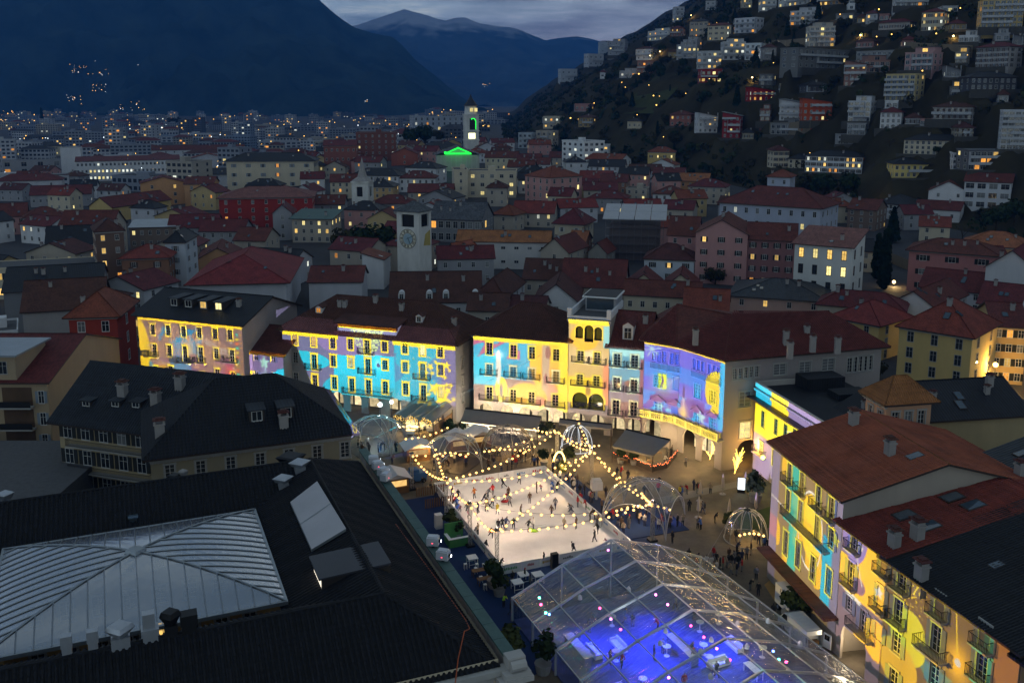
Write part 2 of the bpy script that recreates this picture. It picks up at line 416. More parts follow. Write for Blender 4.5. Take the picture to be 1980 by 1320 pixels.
def slope_at(pl, x, y):
    for p in pl:
        a, b, c = Vector(p[0]), Vector(p[1]), Vector(p[2]); n = (b - a).cross(c - a)
        if abs(n.z) < 1e-6: continue
        ins = True
        for i in range(len(p)):
            q, r = p[i], p[(i + 1) % len(p)]
            if (r[0] - q[0]) * (y - q[1]) - (r[1] - q[1]) * (x - q[0]) < -1e-6: ins = False
        if ins:
            n.normalize(); n = n if n.z > 0 else -n
            return a.z - (n.x * (x - a.x) + n.y * (y - a.y)) / n.z, n
    return None, None
def on_roof(rf, pl, mesh, name, x, y, tilt=True, sc=1, mats=None):
    z, n = slope_at(pl, x, y)
    if z is None: return None
    rot = n.to_track_quat('Z', 'Y').to_euler() if tilt else (0, 0, 0)
    if tilt and n.z < .999:
        e = Vector((0, 0, 1)).cross(n).normalized(); s = n.cross(e); rot = Matrix((e, s, n)).transposed().to_euler()
    o = inst(name, mesh, rf, (x, y, z + .2), rot, mats); o.scale = (sc, sc, sc); return o
def house(label, A, u, W, D, h, kind='hip', rh=2.5, wall=(.4, .38, .35), rm='dred', floors=3, cols=4, scols=2, side=1, lit=.12, shut=None, win=(0.95, 1.45),
          over=.5, name='house', cat='house', chim=1, sky=1, deep=4.0, litf=None, lits=None, ribs=None, group=None, skip=0, frame=None, cornice=True, holes=False):
    rz = math.atan2(u[1], u[0]); root = thing(name, label, cat, A, rz, group)
    rnd = random.Random(hash((round(A[0], 1), round(A[1], 1))) & 0xffff)
    wm = wallm(wall); b = MB(); deep = deep
    fl = h / floors; ww, wh = win; wh = min(wh, fl * .62)
    def row(n, L):
        return [(i + .5) * L / n for i in range(n)]
    wins = []
    for k in range(skip, floors):
        z = k * fl + (fl - wh) * .55
        for i, x in enumerate(row(cols, W)): wins.append((0, x, z, k, i))
        for i, x in enumerate(row(scols, D)):
            if side > 0: wins.append((1, x, z, k, i + 50))
            elif side < 0: wins.append((2, x, z, k, i + 50))
    oF = [(x - ww/2, x + ww/2, z, z + wh) for s, x, z, k, i in wins if s == 0] if holes else []
    b.wall((0, 0), (1, 0), W, -deep, h, (0, -1), oF); b.wall((W, 0), (0, 1), D, -deep, h, (1, 0), [])
    b.wall((W, D), (-1, 0), W, -deep, h, (0, 1), []); b.wall((0, D), (0, -1), D, -deep, h, (-1, 0), [])
    if kind == 'gx':
        for x in (0, W): b.face([(x, 0, h), (x, D, h), (x, D/2, h + rh - .02)])
    if kind == 'gy':
        for y in (0, D): b.face([(0, y, h), (W, y, h), (W/2, y, h + rh - .02)])
    if kind == 'shed':
        b.face([(0, 0, h), (0, D, h), (0, D, h + rh)]); b.face([(W, 0, h), (W, D, h), (W, D, h + rh)]); b.face([(0, D, h), (W, D, h), (W, D, h + rh), (0, D, h + rh)])
    if kind == 'shedr':
        b.face([(0, 0, h), (W, 0, h), (0, 0, h + rh)]); b.face([(0, D, h), (W, D, h), (0, D, h + rh)]); b.face([(0, 0, h), (0, D, h), (0, D, h + rh), (0, 0, h + rh)])
    b.build("wall", wm, root)
    rmat = M[rm] if isinstance(rm, str) else rm
    if kind == 'flat':
        c = MB(); c.box(-.15, W + .15, -.15, D + .15, h, h + .25, 1); t = .25
        for q in ((-.15, W + .15, -.15, .1), (-.15, W + .15, D - .1, D + .15), (-.15, .1, .1, D - .1), (W - .1, W + .15, .1, D - .1)): c.box(*q, h + .25, h + .25 + rh, 1)
        c.box(.1, W - .1, .1, D - .1, h + .25, h + .254 + .02, 0)
        rf = c.build("roof", [rmat, wm], root); pl = roof_planes(W, D, h + .05, 'flat', 0, 0)
        if chim:
            c = MB(); x = W * rnd.uniform(.25, .6); c.box(x, x + min(3.5, W * .3), D * .4, D * .4 + min(3, D * .4), h + .2, h + 2.4, 0); c.build("rooftop_hut", wm, root)
    else:
        rf, pl = roof(root, W, D, h, kind, rh, over, rmat, ribs)
    if cornice and kind in ('hip', 'gx'):
        c = MB(); c.box(-.12, W + .12, -.12, -.004, h - .35, h - .02); c.build("cornice", M['stonef'], root)
    for s, x, z, k, i in wins:
        on = rnd.random() < lit
        if litf and (k, i) in litf: on = True
        l = rnd.choice(lits or LITS) if on else (None if rnd.random() < .75 else 'paneb')
        kd = 'shut' if shut else 'plain'; d = .15 if (holes and s == 0) else -.01
        if s == 0: window(root, x, d if holes else -.022, z, 0, ww, wh, kd if not holes else 'plain', l, frame, shut)
        elif s == 1: window(root, W + .022, x, z, math.pi/2, ww, wh, kd, l, frame, shut)
        else: window(root, -.022, D - x, z, -math.pi/2, ww, wh, kd, l, frame, shut)
    if kind != 'flat':
        for j in range(chim):
            on_roof(rf, pl, chimney_mesh(), "chimney", W * rnd.uniform(.15, .85), D * rnd.uniform(.2, .45), False, rnd.uniform(.8, 1.1))
        for j in range(sky):
            on_roof(rf, pl, skylight_mesh(), "skylight", W * rnd.uniform(.2, .8), D * rnd.uniform(.12, .36), True, rnd.uniform(.8, 1.2))
    return root, rf, pl
def site(x0, x1, ye, yb, sx=0.0, D=11.0, up=0.0):
    """survey a facade seen between columns x0..x1, eave row ye, foot row yb, with sx pixels of side wall in view"""
    c = hit((x0 + x1) / 2, yb, up); d = c.y; px = FPX / (d * cs + (CH - c.z) * sn)
    yaw = math.asin(max(-.85, min(.85, sx / px / D)))
    ray = Vector((c.x, c.y, 0)).normalized(); perp = Vector((ray.y, -ray.x, 0))
    u = perp * math.cos(yaw) - ray * math.sin(yaw)
    W = (x1 - x0) / px / math.cos(yaw)
    h = hz(c.y, ye) - c.z
    return c - u * (W / 2), u, W, max(3.0, h)
OCC = []
def H(x0, x1, ye, yb, sx, label, wall, rm, kind='hip', rh=2.6, D=11.0, side=None, **kw):
    A, u, W, h = site(x0, x1, ye, yb, sx, D)
    fl = kw.pop('floors', max(1, round(h / 3.1))); cols = kw.pop('cols', max(1, round(W / 3.2)))
    OCC.append((A.x + u.x * W/2 - u.y * D/2, A.y + u.y * W/2 + u.x * D/2, max(W, D) * .6))
    return house(label, A, u, W, D, h, kind, rh, wall, rm, fl, cols, kw.pop('scols', max(1, int(D / 4))), side if side else (1 if sx >= 0 else -1), **kw)
# ---------------------------------------------------------------- ground, hillside, mountains
def grid(name, xs, ys, zf, m, kind='structure'):
    v = [(x, y, zf(x, y)) for y in ys for x in xs]; n = len(xs)
    f = [[j * n + i, j * n + i + 1, (j + 1) * n + i + 1, (j + 1) * n + i] for j in range(len(ys) - 1) for i in range(n - 1)]
    me = bpy.data.meshes.new(name); me.from_pydata(v, [], f); me.materials.append(m); me.update()
    me.polygons.foreach_set('use_smooth', [True] * len(f))
    o = link(bpy.data.objects.new(name, me)); o['kind'] = kind; return o
asphalt = mat("ground_asphalt", (0.045, 0.045, 0.05), 0.85, 0.5, 0.05, streak=False)
hillm = mat("hill_winter_scrub", (0.040, 0.034, 0.018), 1.0, 0.8, 0.035, spec=0.05, streak=False)
grassm = mat("hill_meadow", (0.05, 0.055, 0.022), 1.0, 0.5, 0.06, spec=0.05, streak=False)
def fr(a, b, n, p=1.0): return [a + (b - a) * (i / (n - 1)) ** p for i in range(n)]
def Tt(x, y):
    return T(x, y) - (0.6 * max(0, x - hx0(y)) if False else 0)
grid("ground", [-6000, -3500, -2200] + fr(-1600, 200, 61) + [260, 330, 420, 600, 1000, 2500, 6000], [-400, -50, 50, 150] + fr(200, 3300, 90, 1.6) + [4500, 12000],
     lambda x, y: (15 * smooth(230, 650, y) * smooth(-190, -20, x + .06 * y) + 9 * smooth(900, 3000, y)) - (0.0 if y < 200 else 0.03), asphalt)
# meadow strip climbing the hill
mv = []; 
MEAD = [((1205, 222), (1262, 222)), ((1222, 190), (1290, 196)), ((1250, 165), (1312, 170)), ((1282, 140), (1322, 142))]
for a, b in MEAD:
    for q in (a, b):
        p = hit(*q); mv.append((p.x, p.y, p.z + .8))
b = MB(); b.v = mv; b.f = [[i, i + 1, i + 3, i + 2] for i in (0, 2, 4)]; b.m = [0] * 3
b.build("meadow", grassm, kind='structure')
from mathutils import noise as mnoise
def fbm(x, y, o=5):
    return mnoise.fractal(Vector((x, y, 3.7)), 1.0, 2.1, o)
mtm = mat("mountain_forest", (0.030, 0.045, 0.045), 1.0, 0.9, 0.006, spec=0.0, streak=False)
mtf = mat("mountain_rock_forest", (0.06, 0.075, 0.085), 1.0, 0.95, 0.003, spec=0.0, streak=False)
def ridge(name, prof, dist, depth, base, m, rough, nx=220, ny=64):
    """a mountain whose crest follows a surveyed skyline at its own distance, slopes falling to both sides"""
    xs = fr(prof[0][0], prof[-1][0], nx); ver = []
    for j in range(ny):
        t = j / (ny - 1) * 1.35           # 1.0 = crest
        for px in xs:
            for (a, b), (c, e) in zip(prof, prof[1:]):
                if px <= c: py = b + (e - b) * (px - a) / (c - a); break
            y = dist + depth * (t - 1); k = (px - 990) / FPX / 0.98
            crest = hz(dist, py) ; x = k * dist * (0.55 + .45 * t if t < 1 else 1)
            s = 1 - abs(1 - t) if t < 1 else 1 - (t - 1) * 1.4
            z = base + (crest - base) * max(0, s) ** 1.15
            n = fbm(x * rough, y * rough) * (crest - base) * .16 * (1 - abs(s)) * 2.2 * min(1, 4 * t)
            n += fbm(x * rough * 6, y * rough * 6) * 30 * (0.25 + (1 - s)) - abs(fbm(x * rough * 2.3 + 9, y * rough * 2.3)) * (crest - base) * .22 * min(1, (1 - abs(s)) * 3)
            z = max(base - 5, z + n)
            ver.append((x, y, z))
    f = [[j * nx + i, j * nx + i + 1, (j + 1) * nx + i + 1, (j + 1) * nx + i] for j in range(ny - 1) for i in range(nx - 1)]
    me = bpy.data.meshes.new(name); me.from_pydata(ver, [], f); me.materials.append(m); me.update()
    me.polygons.foreach_set('use_smooth', [True] * len(f))
    link(bpy.data.objects.new(name, me))['kind'] = 'structure'
ridge("mountain", [(-700, -100), (-200, -95), (100, -90), (400, -75), (560, -45), (632, -8), (652, 12), (676, 36), (698, 52), (720, 58), (745, 66), (768, 70), (790, 90), (812, 116), (850, 148), (880, 175), (905, 196), (930, 214), (960, 226)], 4300, 1500, 5, mtm, .0012)
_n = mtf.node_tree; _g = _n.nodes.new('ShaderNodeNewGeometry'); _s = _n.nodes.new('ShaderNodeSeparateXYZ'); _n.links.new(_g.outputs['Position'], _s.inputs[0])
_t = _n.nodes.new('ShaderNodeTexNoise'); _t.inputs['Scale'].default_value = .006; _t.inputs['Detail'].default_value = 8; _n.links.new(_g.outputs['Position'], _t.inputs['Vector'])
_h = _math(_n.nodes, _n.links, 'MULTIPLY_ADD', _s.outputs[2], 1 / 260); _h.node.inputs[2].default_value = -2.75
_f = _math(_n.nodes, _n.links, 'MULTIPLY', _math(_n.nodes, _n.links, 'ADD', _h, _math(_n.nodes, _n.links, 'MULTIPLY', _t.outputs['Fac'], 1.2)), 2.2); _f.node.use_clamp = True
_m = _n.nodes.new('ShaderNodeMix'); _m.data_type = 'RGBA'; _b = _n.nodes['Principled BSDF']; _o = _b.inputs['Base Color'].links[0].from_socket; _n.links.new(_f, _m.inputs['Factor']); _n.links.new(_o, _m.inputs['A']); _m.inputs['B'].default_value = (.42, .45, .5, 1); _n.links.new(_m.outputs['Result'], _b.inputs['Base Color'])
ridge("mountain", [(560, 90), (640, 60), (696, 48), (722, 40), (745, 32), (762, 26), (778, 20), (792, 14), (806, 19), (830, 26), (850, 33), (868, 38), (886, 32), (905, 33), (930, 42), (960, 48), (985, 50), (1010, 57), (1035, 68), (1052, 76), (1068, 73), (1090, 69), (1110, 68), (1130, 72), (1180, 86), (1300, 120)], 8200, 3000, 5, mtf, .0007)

# ---------------------------------------------------------------- the old town behind the square
LAV, WHT, CRM, YEL, ORA, PNK, GRY, BEI, REDW, BRN = (.50, .50, .54), (.60, .60, .62), (.55, .48, .36), (.58, .42, .17), (.50, .27, .13), (.50, .27, .25), (.30, .30, .32), (.42, .37, .31), (.30, .035, .03), (.26, .13, .08)
# far left quarter
H(27, 117, 283, 302, 0, "cream block under a black hip roof on the far left edge of town", CRM, 'black', rh=3.5, D=18, floors=2, over=1)
H(7, 121, 311, 337, 0, "long low grey block with dark panels before the white office", GRY, 'gravel', 'flat', .3, D=14, floors=2, cols=4, win=(3.5, 3), chim=0)
H(122, 158, 287, 338, 3, "blank white stair tower at the end of the long white office", WHT, 'gravel', 'flat', .3, D=14, cols=0, scols=0, chim=0)
H(158, 345, 311, 349, 0, "long white office with two strips of lit windows", WHT, 'dred', 'shed', 2.6, D=14, floors=3, cols=26, win=(1.2, 1.6), litf={(k, i) for k in (0, 1) for i in range(3, 14)}, lit=.04, lits=['lit2', 'lit3'], sky=3)
H(255, 470, 290, 306, 0, "long white hall under a dark red roof behind the office strip", WHT, 'dred', 'gx', 4, D=16, floors=2, cols=14, lit=.05, sky=2)
H(366, 442, 308, 336, 0, "white gabled workshop with a red roof", LAV, 'red', 'gy', 4, D=18, floors=2, cols=2)
H(443, 606, 312, 365, 12, "big cream block with a black hip roof and tall windows", CRM, 'black', 'hip', 4, D=18, floors=3, cols=6, shut='shutg', over=1.2, lit=.06, lits=['lit4'], win=(1.3, 1.9))
H(366, 500, 337, 362, 2, "white low house with a wide black roof below the big cream block", WHT, 'black', 'hip', 3, D=16, floors=2, cols=6, over=1.2, lit=.1)
H(277, 360, 354, 398, 0, "orange house with a front gable", ORA, 'dred', 'gy', 3, D=15, floors=3, cols=2, win=(1.2, 1.7), lit=.05)
H(360, 413, 356, 398, 12, "orange wing with two window columns beside the gabled orange house", ORA, 'dred', 'gx', 3, D=15, floors=3, cols=2, win=(1.2, 1.7), lit=.1)
H(224, 331, 393, 420, -40, "cream house with a broad dark red roof and skylights", YEL, 'dred', 'gx', 4, D=13, floors=1, cols=4, sky=4, lit=.05)
H(430, 604, 383, 445, 10, "wine red block wrapped in scaffolding", REDW, 'pink', 'hip', 3.5, D=22, floors=4, cols=7, over=1, lit=.07, lits=['lit4'], chim=0)
H(0, 116, 350, 380, 6, "white house with a lit roof window at the left edge", LAV, 'dred', 'hip', 3.5, D=16, floors=2, cols=3, lit=.3, sky=0)
H(66, 172, 376, 400, 8, "grey house under a long dark red roof with two skylights", GRY, 'dred', 'gx', 4, D=15, floors=1, lit=.03, sky=3)
H(0, 52, 418, 455, 4, "pink house with dark shutters at the left edge", PNK, 'dred', 'gx', 4.5, D=14, floors=2, cols=3, shut='shutb', lit=.05)
H(54, 128, 420, 455, -4, "pinkish white house with paired windows beside the pink house", LAV, 'dred', 'hip', 3.5, D=14, floors=2, cols=2, lit=.05)
H(122, 215, 440, 500, 30, "beige house under a steep dark red roof with bright skylights", BEI, 'dred', 'gx', 5, D=14, floors=3, cols=2, sky=4, lit=.05)
H(330, 420, 440, 475, 12, "dark red roofed house with a grey gable and skylights", GRY, 'dred', 'gx', 4, D=13, floors=2, sky=3, lit=.02)
H(390, 470, 447, 480, 20, "plain grey house with a dark red gable roof behind the orange gable", GRY, 'dred', 'gx', 3.5, D=12, floors=2, lit=.02)
H(455, 512, 465, 500, 30, "beige gabled house below the scaffolded block", BEI, 'dred', 'gx', 3.5, D=13, floors=2, cols=1, lit=0)
H(567, 640, 424, 470, 22, "beige house under a green tarp roof with lit balcony rooms", BEI, 'copper', 'shed', 2, D=14, floors=3, cols=5, lit=.45, lits=['lit', 'lit2'], over=1)
H(530, 566, 412, 465, 8, "narrow grey gabled house beside the tarp covered one", GRY, 'dred', 'gy', 3, D=12, floors=3, cols=1, lit=0)
H(98, 188, 472, 520, 10, "grey house with black roof and a high beige gable", (.36, .36, .38), 'black', 'gx', 5, D=15, floors=3, cols=4, sky=3, lit=.02)
H(0, 180, 517, 574, 12, "cream block with a row of yellow lit shuttered windows", CRM, 'gravel', 'flat', .25, D=13, floors=2, cols=7, shut='shut', win=(1.35, 1.75), litf={(0, 1), (0, 2), (0, 4), (0, 5), (0, 6), (1, 0), (1, 1), (1, 4)}, lit=.2, lits=['lit2', 'lit'], chim=0)
H(196, 246, 448, 570, -6, "dark brown narrow house with a lit lower window strip", (.14, .09, .07), 'brown', 'hip', 3, D=13, floors=5, cols=2, lit=.25, lits=['lit', 'lit4'])
H(244, 328, 500, 575, 16, "rust brown house with a red brown hip roof and shutters", BRN, 'red', 'hip', 3, D=12, floors=3, cols=2, shut='shutb', lit=.2, over=.9)
H(326, 362, 470, 560, 24, "pale blue house with a black hip roof and grey shutters", (.50, .54, .60), 'black', 'hip', 3, D=14, floors=4, cols=1, scols=2, shut='shutg', lit=.12)
H(256, 345, 440, 480, 10, "brown loft house with a glazed sloping roof", (.2, .15, .12), 'metal', 'shed', 1.6, D=11, floors=2, cols=6, lit=.05, chim=0, sky=0)
H(386, 460, 500, 535, 10, "orange gable house with a string of balcony lights", ORA, 'dred', 'gy', 3.2, D=20, floors=2, cols=1, litf={(1, 0)}, lit=.4, lits=['lit4', 'lit'])
H(375, 553, 549, 620, 45, "large hall under a broad wine red hip roof", LAV, 'red', 'hip', 5.5, D=36, floors=3, cols=0, scols=0, over=1.2, chim=0, sky=2)
H(702, 742, 503, 560, 15, "white lean-to house with a red sloping roof beside the clock tower", WHT, 'red', 'shedr', 2, D=10, floors=3, cols=0, scols=0, chim=0)
# centre
H(800, 898, 226, 262, 0, "grey slab block with tall piers far behind the lit bell tower", (.33, .36, .42), 'gravel', 'flat', .5, D=25, floors=4, cols=9, win=(2, 3), lit=.06)
H(690, 766, 258, 312, 3, "dark brick apartment block with a flat roof", (.18, .07, .05), 'gravel', 'flat', .4, D=22, floors=5, cols=6, lit=.14)
H(757, 808, 298, 320, 3, "plain red gabled house beside the dark brick block", (.32, .10, .07), 'dred', 'gy', 3.5, D=20, floors=2, cols=1, lit=0)
H(628, 690, 282, 335, 3, "red brick warehouse roofed in dark red left of the brick block", (.24, .09, .07), 'dred', 'gx', 3, D=18, floors=3, lit=.03)
H(810, 892, 287, 305, 3, "black roofed block before the grey slab", (.2, .19, .19), 'black', 'hip', 4, D=20, floors=2, lit=.1)
H(878, 905, 330, 385, -4, "plain cream end of the terrace apartment house", CRM, 'gravel', 'flat', .4, D=16, floors=4, cols=1, lit=0)
H(905, 998, 333, 382, 3, "cream apartment house with lit rooms and a roof terrace", CRM, 'gravel', 'flat', .5, D=15, floors=3, cols=5, win=(1.7, 1.6), litf={(0, 1), (0, 2), (0, 4), (2, 0), (1, 3)}, lit=.15, lits=['lit', 'lit2'])
H(942, 980, 364, 400, 3, "round beige turret house with a brown pointed roof", BEI, 'brown', 'hip', 3, D=9, floors=2, cols=2, lit=.1, over=.8)
H(1064, 1125, 343, 398, -50, "pink palazzo with pale window frames and red hip roof", PNK, 'red', 'hip', 4.5, D=18, floors=4, cols=4, lit=.1, win=(1.1, 1.9), lits=['lit2'])
H(1123, 1154, 358, 385, 3, "small yellow house against the pink palazzo", (.5, .42, .22), 'dred', 'gx', 2.5, D=12, floors=2, cols=2, lit=.25)
H(1086, 1128, 274, 325, 40, "bright white modern block with balconies at the hill foot", (.72, .72, .74), 'gravel', 'flat', .5, D=16, floors=5, cols=4, win=(2.1, 1.4), lit=.12, lits=['lit3'])
H(1128, 1176, 282, 318, 4, "white rear wing of the modern balcony block", (.6, .61, .64), 'gravel', 'flat', .4, D=14, floors=4, cols=4, win=(2.1, 1.2), lit=.08)
H(1252, 1304, 295, 328, 2, "yellow villa with a red hip roof at the hill foot", YEL, 'red', 'hip', 3, D=12, floors=2, cols=4, shut='shutb', lit=.3)
for q in [(1132, 1200, 309, 330, 20, "red", WHT, "white house with a long red roof before the modern block"), (1138, 1206, 322, 350, 5, "black", LAV, "pale house with a black roof left of the red roofed pair"),
          (1120, 1182, 345, 368, 5, "red", BEI, "beige house with twin red slopes right of the pink palazzo"), (1196, 1252, 337, 366, 5, "black", PNK, "dusty pink house with a black hip roof"),
          (1210, 1250, 366, 388, 5, "gravel", BEI, "flat roofed beige turret among red roofs"), (1262, 1320, 338, 362, 8, "dred", WHT, "white house with dark red roof and skylights"),
          (1300, 1368, 350, 378, 5, "orange", ORA, "orange house with an orange tiled roof"), (1262, 1322, 376, 402, 8, "dred", WHT, "low white house with a red roof in the tight block"),
          (1330, 1400, 362, 395, 10, "dred", BEI, "beige house with dark red roof near the palace"), (1160, 1210, 352, 385, 8, "dred", BRN, "brown walled house with red roof and one skylight"),
          (1000, 1062, 318, 345, 4, "dred", WHT, "white house with dark red roof behind the pink palazzo"), (938, 1000, 305, 330, 6, "dred", CRM, "cream house with red roof right of the church"),
          (1062, 1120, 305, 322, 4, "dred", BEI, "long beige house with dark red roof below the white block"), (680, 770, 340, 372, 20, "black", LAV, "pale house with a wide black roof behind the small steeple"),
          (772, 842, 345, 372, 6, "dred", WHT, "white gabled house with lit dormer and red roof"), (790, 876, 372, 398, 4, "dred", BEI, "beige house with a long dark red roof before the terrace house"),
          (640, 690, 352, 385, 3, "dred", CRM, "cream house with red roof left of the small steeple"), (700, 760, 362, 395, 12, "black", (.5, .33, .15), "ochre house with a black roof and lit porch"),
          (720, 800, 395, 425, 5, "dred", GRY, "grey house with a dark red roof behind the trees"), (600, 665, 395, 425, 8, "dred", GRY, "low grey house with red roof by the tarp covered house")]:
    x0, x1, ye, yb, sx, rm, wl, lb = q
    if rm == 'gravel': H(x0, x1, ye, yb, sx, lb, wl, rm, 'flat', .4, D=10, lit=.12)
    else: H(x0, x1, ye, yb, sx, lb, wl, rm, random.choice(['hip', 'gx', 'gx']), 3.2, D=13, lit=.14, chim=2, sky=2)
# stone hall with its dark loggia, towers and houses round the clock tower
H(832, 930, 424, 470, 26, "grey stone hall with a slate roof and dark arcade", (.22, .22, .23), 'stone', 'gx', 5.5, D=16, floors=2, cols=7, win=(1.7, 2.4), lit=.1, chim=3, sky=0, lits=['lit4', 'lit'])
H(955, 992, 416, 448, 22, "square beige tower house with a red pyramid roof", BEI, 'red', 'hip', 3.5, D=9, floors=2, cols=1, scols=2, lit=0, chim=0, sky=0, over=.8)
H(992, 1070, 412, 440, 10, "beige house with a long red roof right of the tower house", BEI, 'red', 'gx', 4, D=13, floors=2, cols=4, lit=.12)
H(1072, 1128, 434, 478, 20, "cream house with white shutters under a broad dark red roof", CRM, 'dred', 'hip', 5, D=13, floors=2, cols=2, shut='frame', lit=0, over=1)
H(884, 1062, 467, 520, 6, "long white house with a coral roof band and four roof windows", (.55, .54, .54), 'orange', 'gx', 2.8, D=9, floors=2, cols=7, win=(1.3, .8), lit=.05, sky=4)
H(855, 893, 496, 530, 55, "white gable house with a bright red roof", WHT, 'orange', 'gy', 4, D=14, floors=2, cols=1, scols=3, shut='shut', lit=.5, lits=['lit2'])
H(1137, 1172, 488, 520, 18, "small rubble stone house with a red roof", (.26, .25, .23), 'dred', 'gy', 3, D=11, floors=1, cols=1, lit=0)
H(1045, 1098, 486, 530, 40, "stone walled barn house with long weathered red roof", BEI, 'dred', 'gy', 4, D=16, floors=2, cols=1, scols=3, lit=0, sky=2)
H(1100, 1130, 468, 500, 14, "narrow house with an orange red roof and skylight", BRN, 'orange', 'gx', 3, D=11, floors=2, cols=1, lit=0)
H(756, 930, 583, 622, 3, "long white house with arched dormers under a brown roof", WHT, 'brown', 'gx', 6, D=16, floors=1, cols=6, lit=.03, chim=2, sky=1, cornice=False)
H(917, 975, 577, 618, 45, "white corner house with brown hip roof and a cream side", WHT, 'brown', 'hip', 4.5, D=22, floors=2, cols=2, scols=4, lit=0, chim=1, sky=0)
H(1032, 1118, 584, 620, 10, "modern white gable house with a slit window", (.6, .6, .62), 'brown', 'gy', 4.5, D=18, floors=1, cols=1, win=(1.1, 2.2), lit=0, chim=0)
H(985, 1050, 606, 640, 15, "low house with a red brown roof behind the blue lit facade", BEI, 'brown', 'gx', 3, D=12, floors=1, cols=1, lit=0)
H(905, 980, 600, 640, 10, "low beige house with brown roof behind the star facade", BEI, 'brown', 'gx', 3, D=11, floors=1, lit=0)
H(1085, 1205, 555, 590, 12, "broad house with a large dark red roof behind the loggia tower", BEI, 'dred', 'gx', 6, D=18, floors=1, lit=0, chim=3, sky=2)
H(1012, 1100, 540, 575, 12, "long house with a weathered brown roof and chimneys", BEI, 'brown', 'gx', 4.5, D=14, floors=1, lit=0, chim=3)
H(600, 700, 545, 600, 14, "low red roofed annex beside the large hall", LAV, 'dred', 'gx', 3, D=13, floors=2, cols=0, scols=0)
for a, e in ((1211, 1276), (1283, 1346)):
    H(a, e, 556, 585, 4, "cream pediment house with a fan window" , CRM, 'dred', 'gy', 3.6, D=14, floors=1, cols=0, scols=0, chim=0, sky=1)
H(1206, 1350, 572, 610, 6, "long red roofed house below the twin pediments", CRM, 'dred', 'gx', 3, D=9, floors=1, lit=0, sky=2)
H(1245, 1340, 503, 545, 6, "pale blue house with a lit roof terrace", (.5, .54, .6), 'brown', 'hip', 4, D=13, floors=2, cols=3, shut='shut', litf={(1, 1)}, lit=.05)
# right quarter
H(1389, 1577, 398, 470, 38, "long grey blue palace with white framed windows", (.42, .45, .55), 'dred', 'hip', 6, D=22, floors=3, cols=9, scols=4, win=(1.1, 1.9), lit=.03, litf={(2, 1)}, chim=0, sky=3, over=1)
H(1482, 1524, 343, 400, 10, "square roof turret of the grey blue palace", (.42, .45, .55), 'red', 'hip', 3, D=12, floors=3, cols=2, scols=1, win=(1, 1.7), lit=0, chim=1, sky=0, skip=1, over=.8)
H(1343, 1440, 452, 550, 12, "pink house with steep dark red roof and lit windows", (.47, .25, .24), 'dred', 'gy', 4, D=22, floors=4, cols=3, scols=3, shut='shut', lit=.25, lits=['lit', 'lit4'])
H(1290, 1345, 455, 520, 10, "long dark red roofed house left of the pink one", (.47, .25, .24), 'dred', 'gx', 5, D=16, floors=3, cols=2, lit=.1, lits=['lit'])
H(1442, 1532, 464, 555, 3, "dark pink house with three tiers of balconies", (.27, .13, .13), 'dred', 'gx', 4, D=14, floors=4, cols=4, lit=.28, lits=['lit', 'lit4'], shut='shut')
H(1532, 1636, 476, 600, 26, "white house with a brightly lit penthouse and dark shutters", (.60, .60, .58), 'pink', 'shed', 3.2, D=14, floors=4, cols=4, scols=2, win=(1.1, 2.3), frame='dframe', litf={(3, 0), (3, 1), (3, 2), (3, 3), (2, 2), (2, 3), (0, 3)}, lit=0, lits=['lit', 'lit2'], over=.8)
H(1412, 1590, 578, 622, 10, "salmon house under a low black roof", (.5, .33, .28), 'slate', 'hip', 3.2, D=20, floors=2, cols=4, lit=.25, lits=['lit'], over=.8, chim=2, sky=3)
H(1758, 1912, 490, 570, 8, "pink house with white framed windows and black shutters", (.46, .20, .19), 'dred', 'hip', 3, D=14, floors=3, cols=3, win=(1.7, 1.5), shut='shut', lit=0, chim=3, over=1)
H(1860, 1980, 478, 520, 6, "orange red roofed house behind the shuttered pink house", ORA, 'orange', 'hip', 4, D=16, floors=2, lit=0, sky=3)
H(1604, 1692, 622, 690, 58, "small yellow house with grey quoins and a red hip roof", YEL, 'red', 'hip', 3.6, D=13, floors=3, cols=2, scols=2, win=(1, 1.7), lit=0, frame='stonef', over=.7)
H(1734, 1862, 643, 765, 48, "big yellow house with grey quoins and a red pyramid roof", YEL, 'red', 'hip', 5, D=15, floors=4, cols=3, scols=2, win=(1.1, 1.9), lit=0, frame='stonef', over=.7, chim=1, sky=2)
H(1722, 1800, 590, 650, 60, "white gabled house with dark roof and two skylights", WHT, 'dred', 'gy', 3.2, D=22, floors=2, cols=0, lit=.05, sky=3)
H(1780, 1890, 560, 600, 20, "long house with dark red roof and bright skylights", WHT, 'dred', 'gx', 4, D=14, floors=2, lit=.1, sky=4)
H(1902, 1990, 520, 620, 20, "grey white gabled house at the right edge", (.5, .5, .52), 'dred', 'gy', 4.5, D=16, floors=3, cols=0, lit=0)
H(1890, 1960, 590, 650, 20, "white gable house with dark red roof above the lit street", WHT, 'dred', 'gx', 4, D=14, floors=2, lit=.1, sky=2)
H(1322, 1404, 600, 640, 4, "red walled house with two tall windows and a red roof", (.28, .06, .05), 'red', 'gx', 4, D=12, floors=1, cols=2, win=(1.6, 2.2), lit=0)
H(1692, 1750, 395, 425, 30, "white villa with a black roof right of the palace", WHT, 'black', 'hip', 3.5, D=15, floors=3, cols=3, lit=0, over=.8, shut='frame')
H(1795, 1865, 370, 418, 4, "white gabled chalet beside a house with glass balconies", (.62, .62, .64), 'dred', 'gy', 4, D=16, floors=3, cols=2, lit=0)
H(1865, 1946, 352, 405, 6, "white house with three dark glass balcony floors", (.5, .51, .55), 'dred', 'gx', 3, D=14, floors=3, cols=4, win=(3, 2), lit=0)
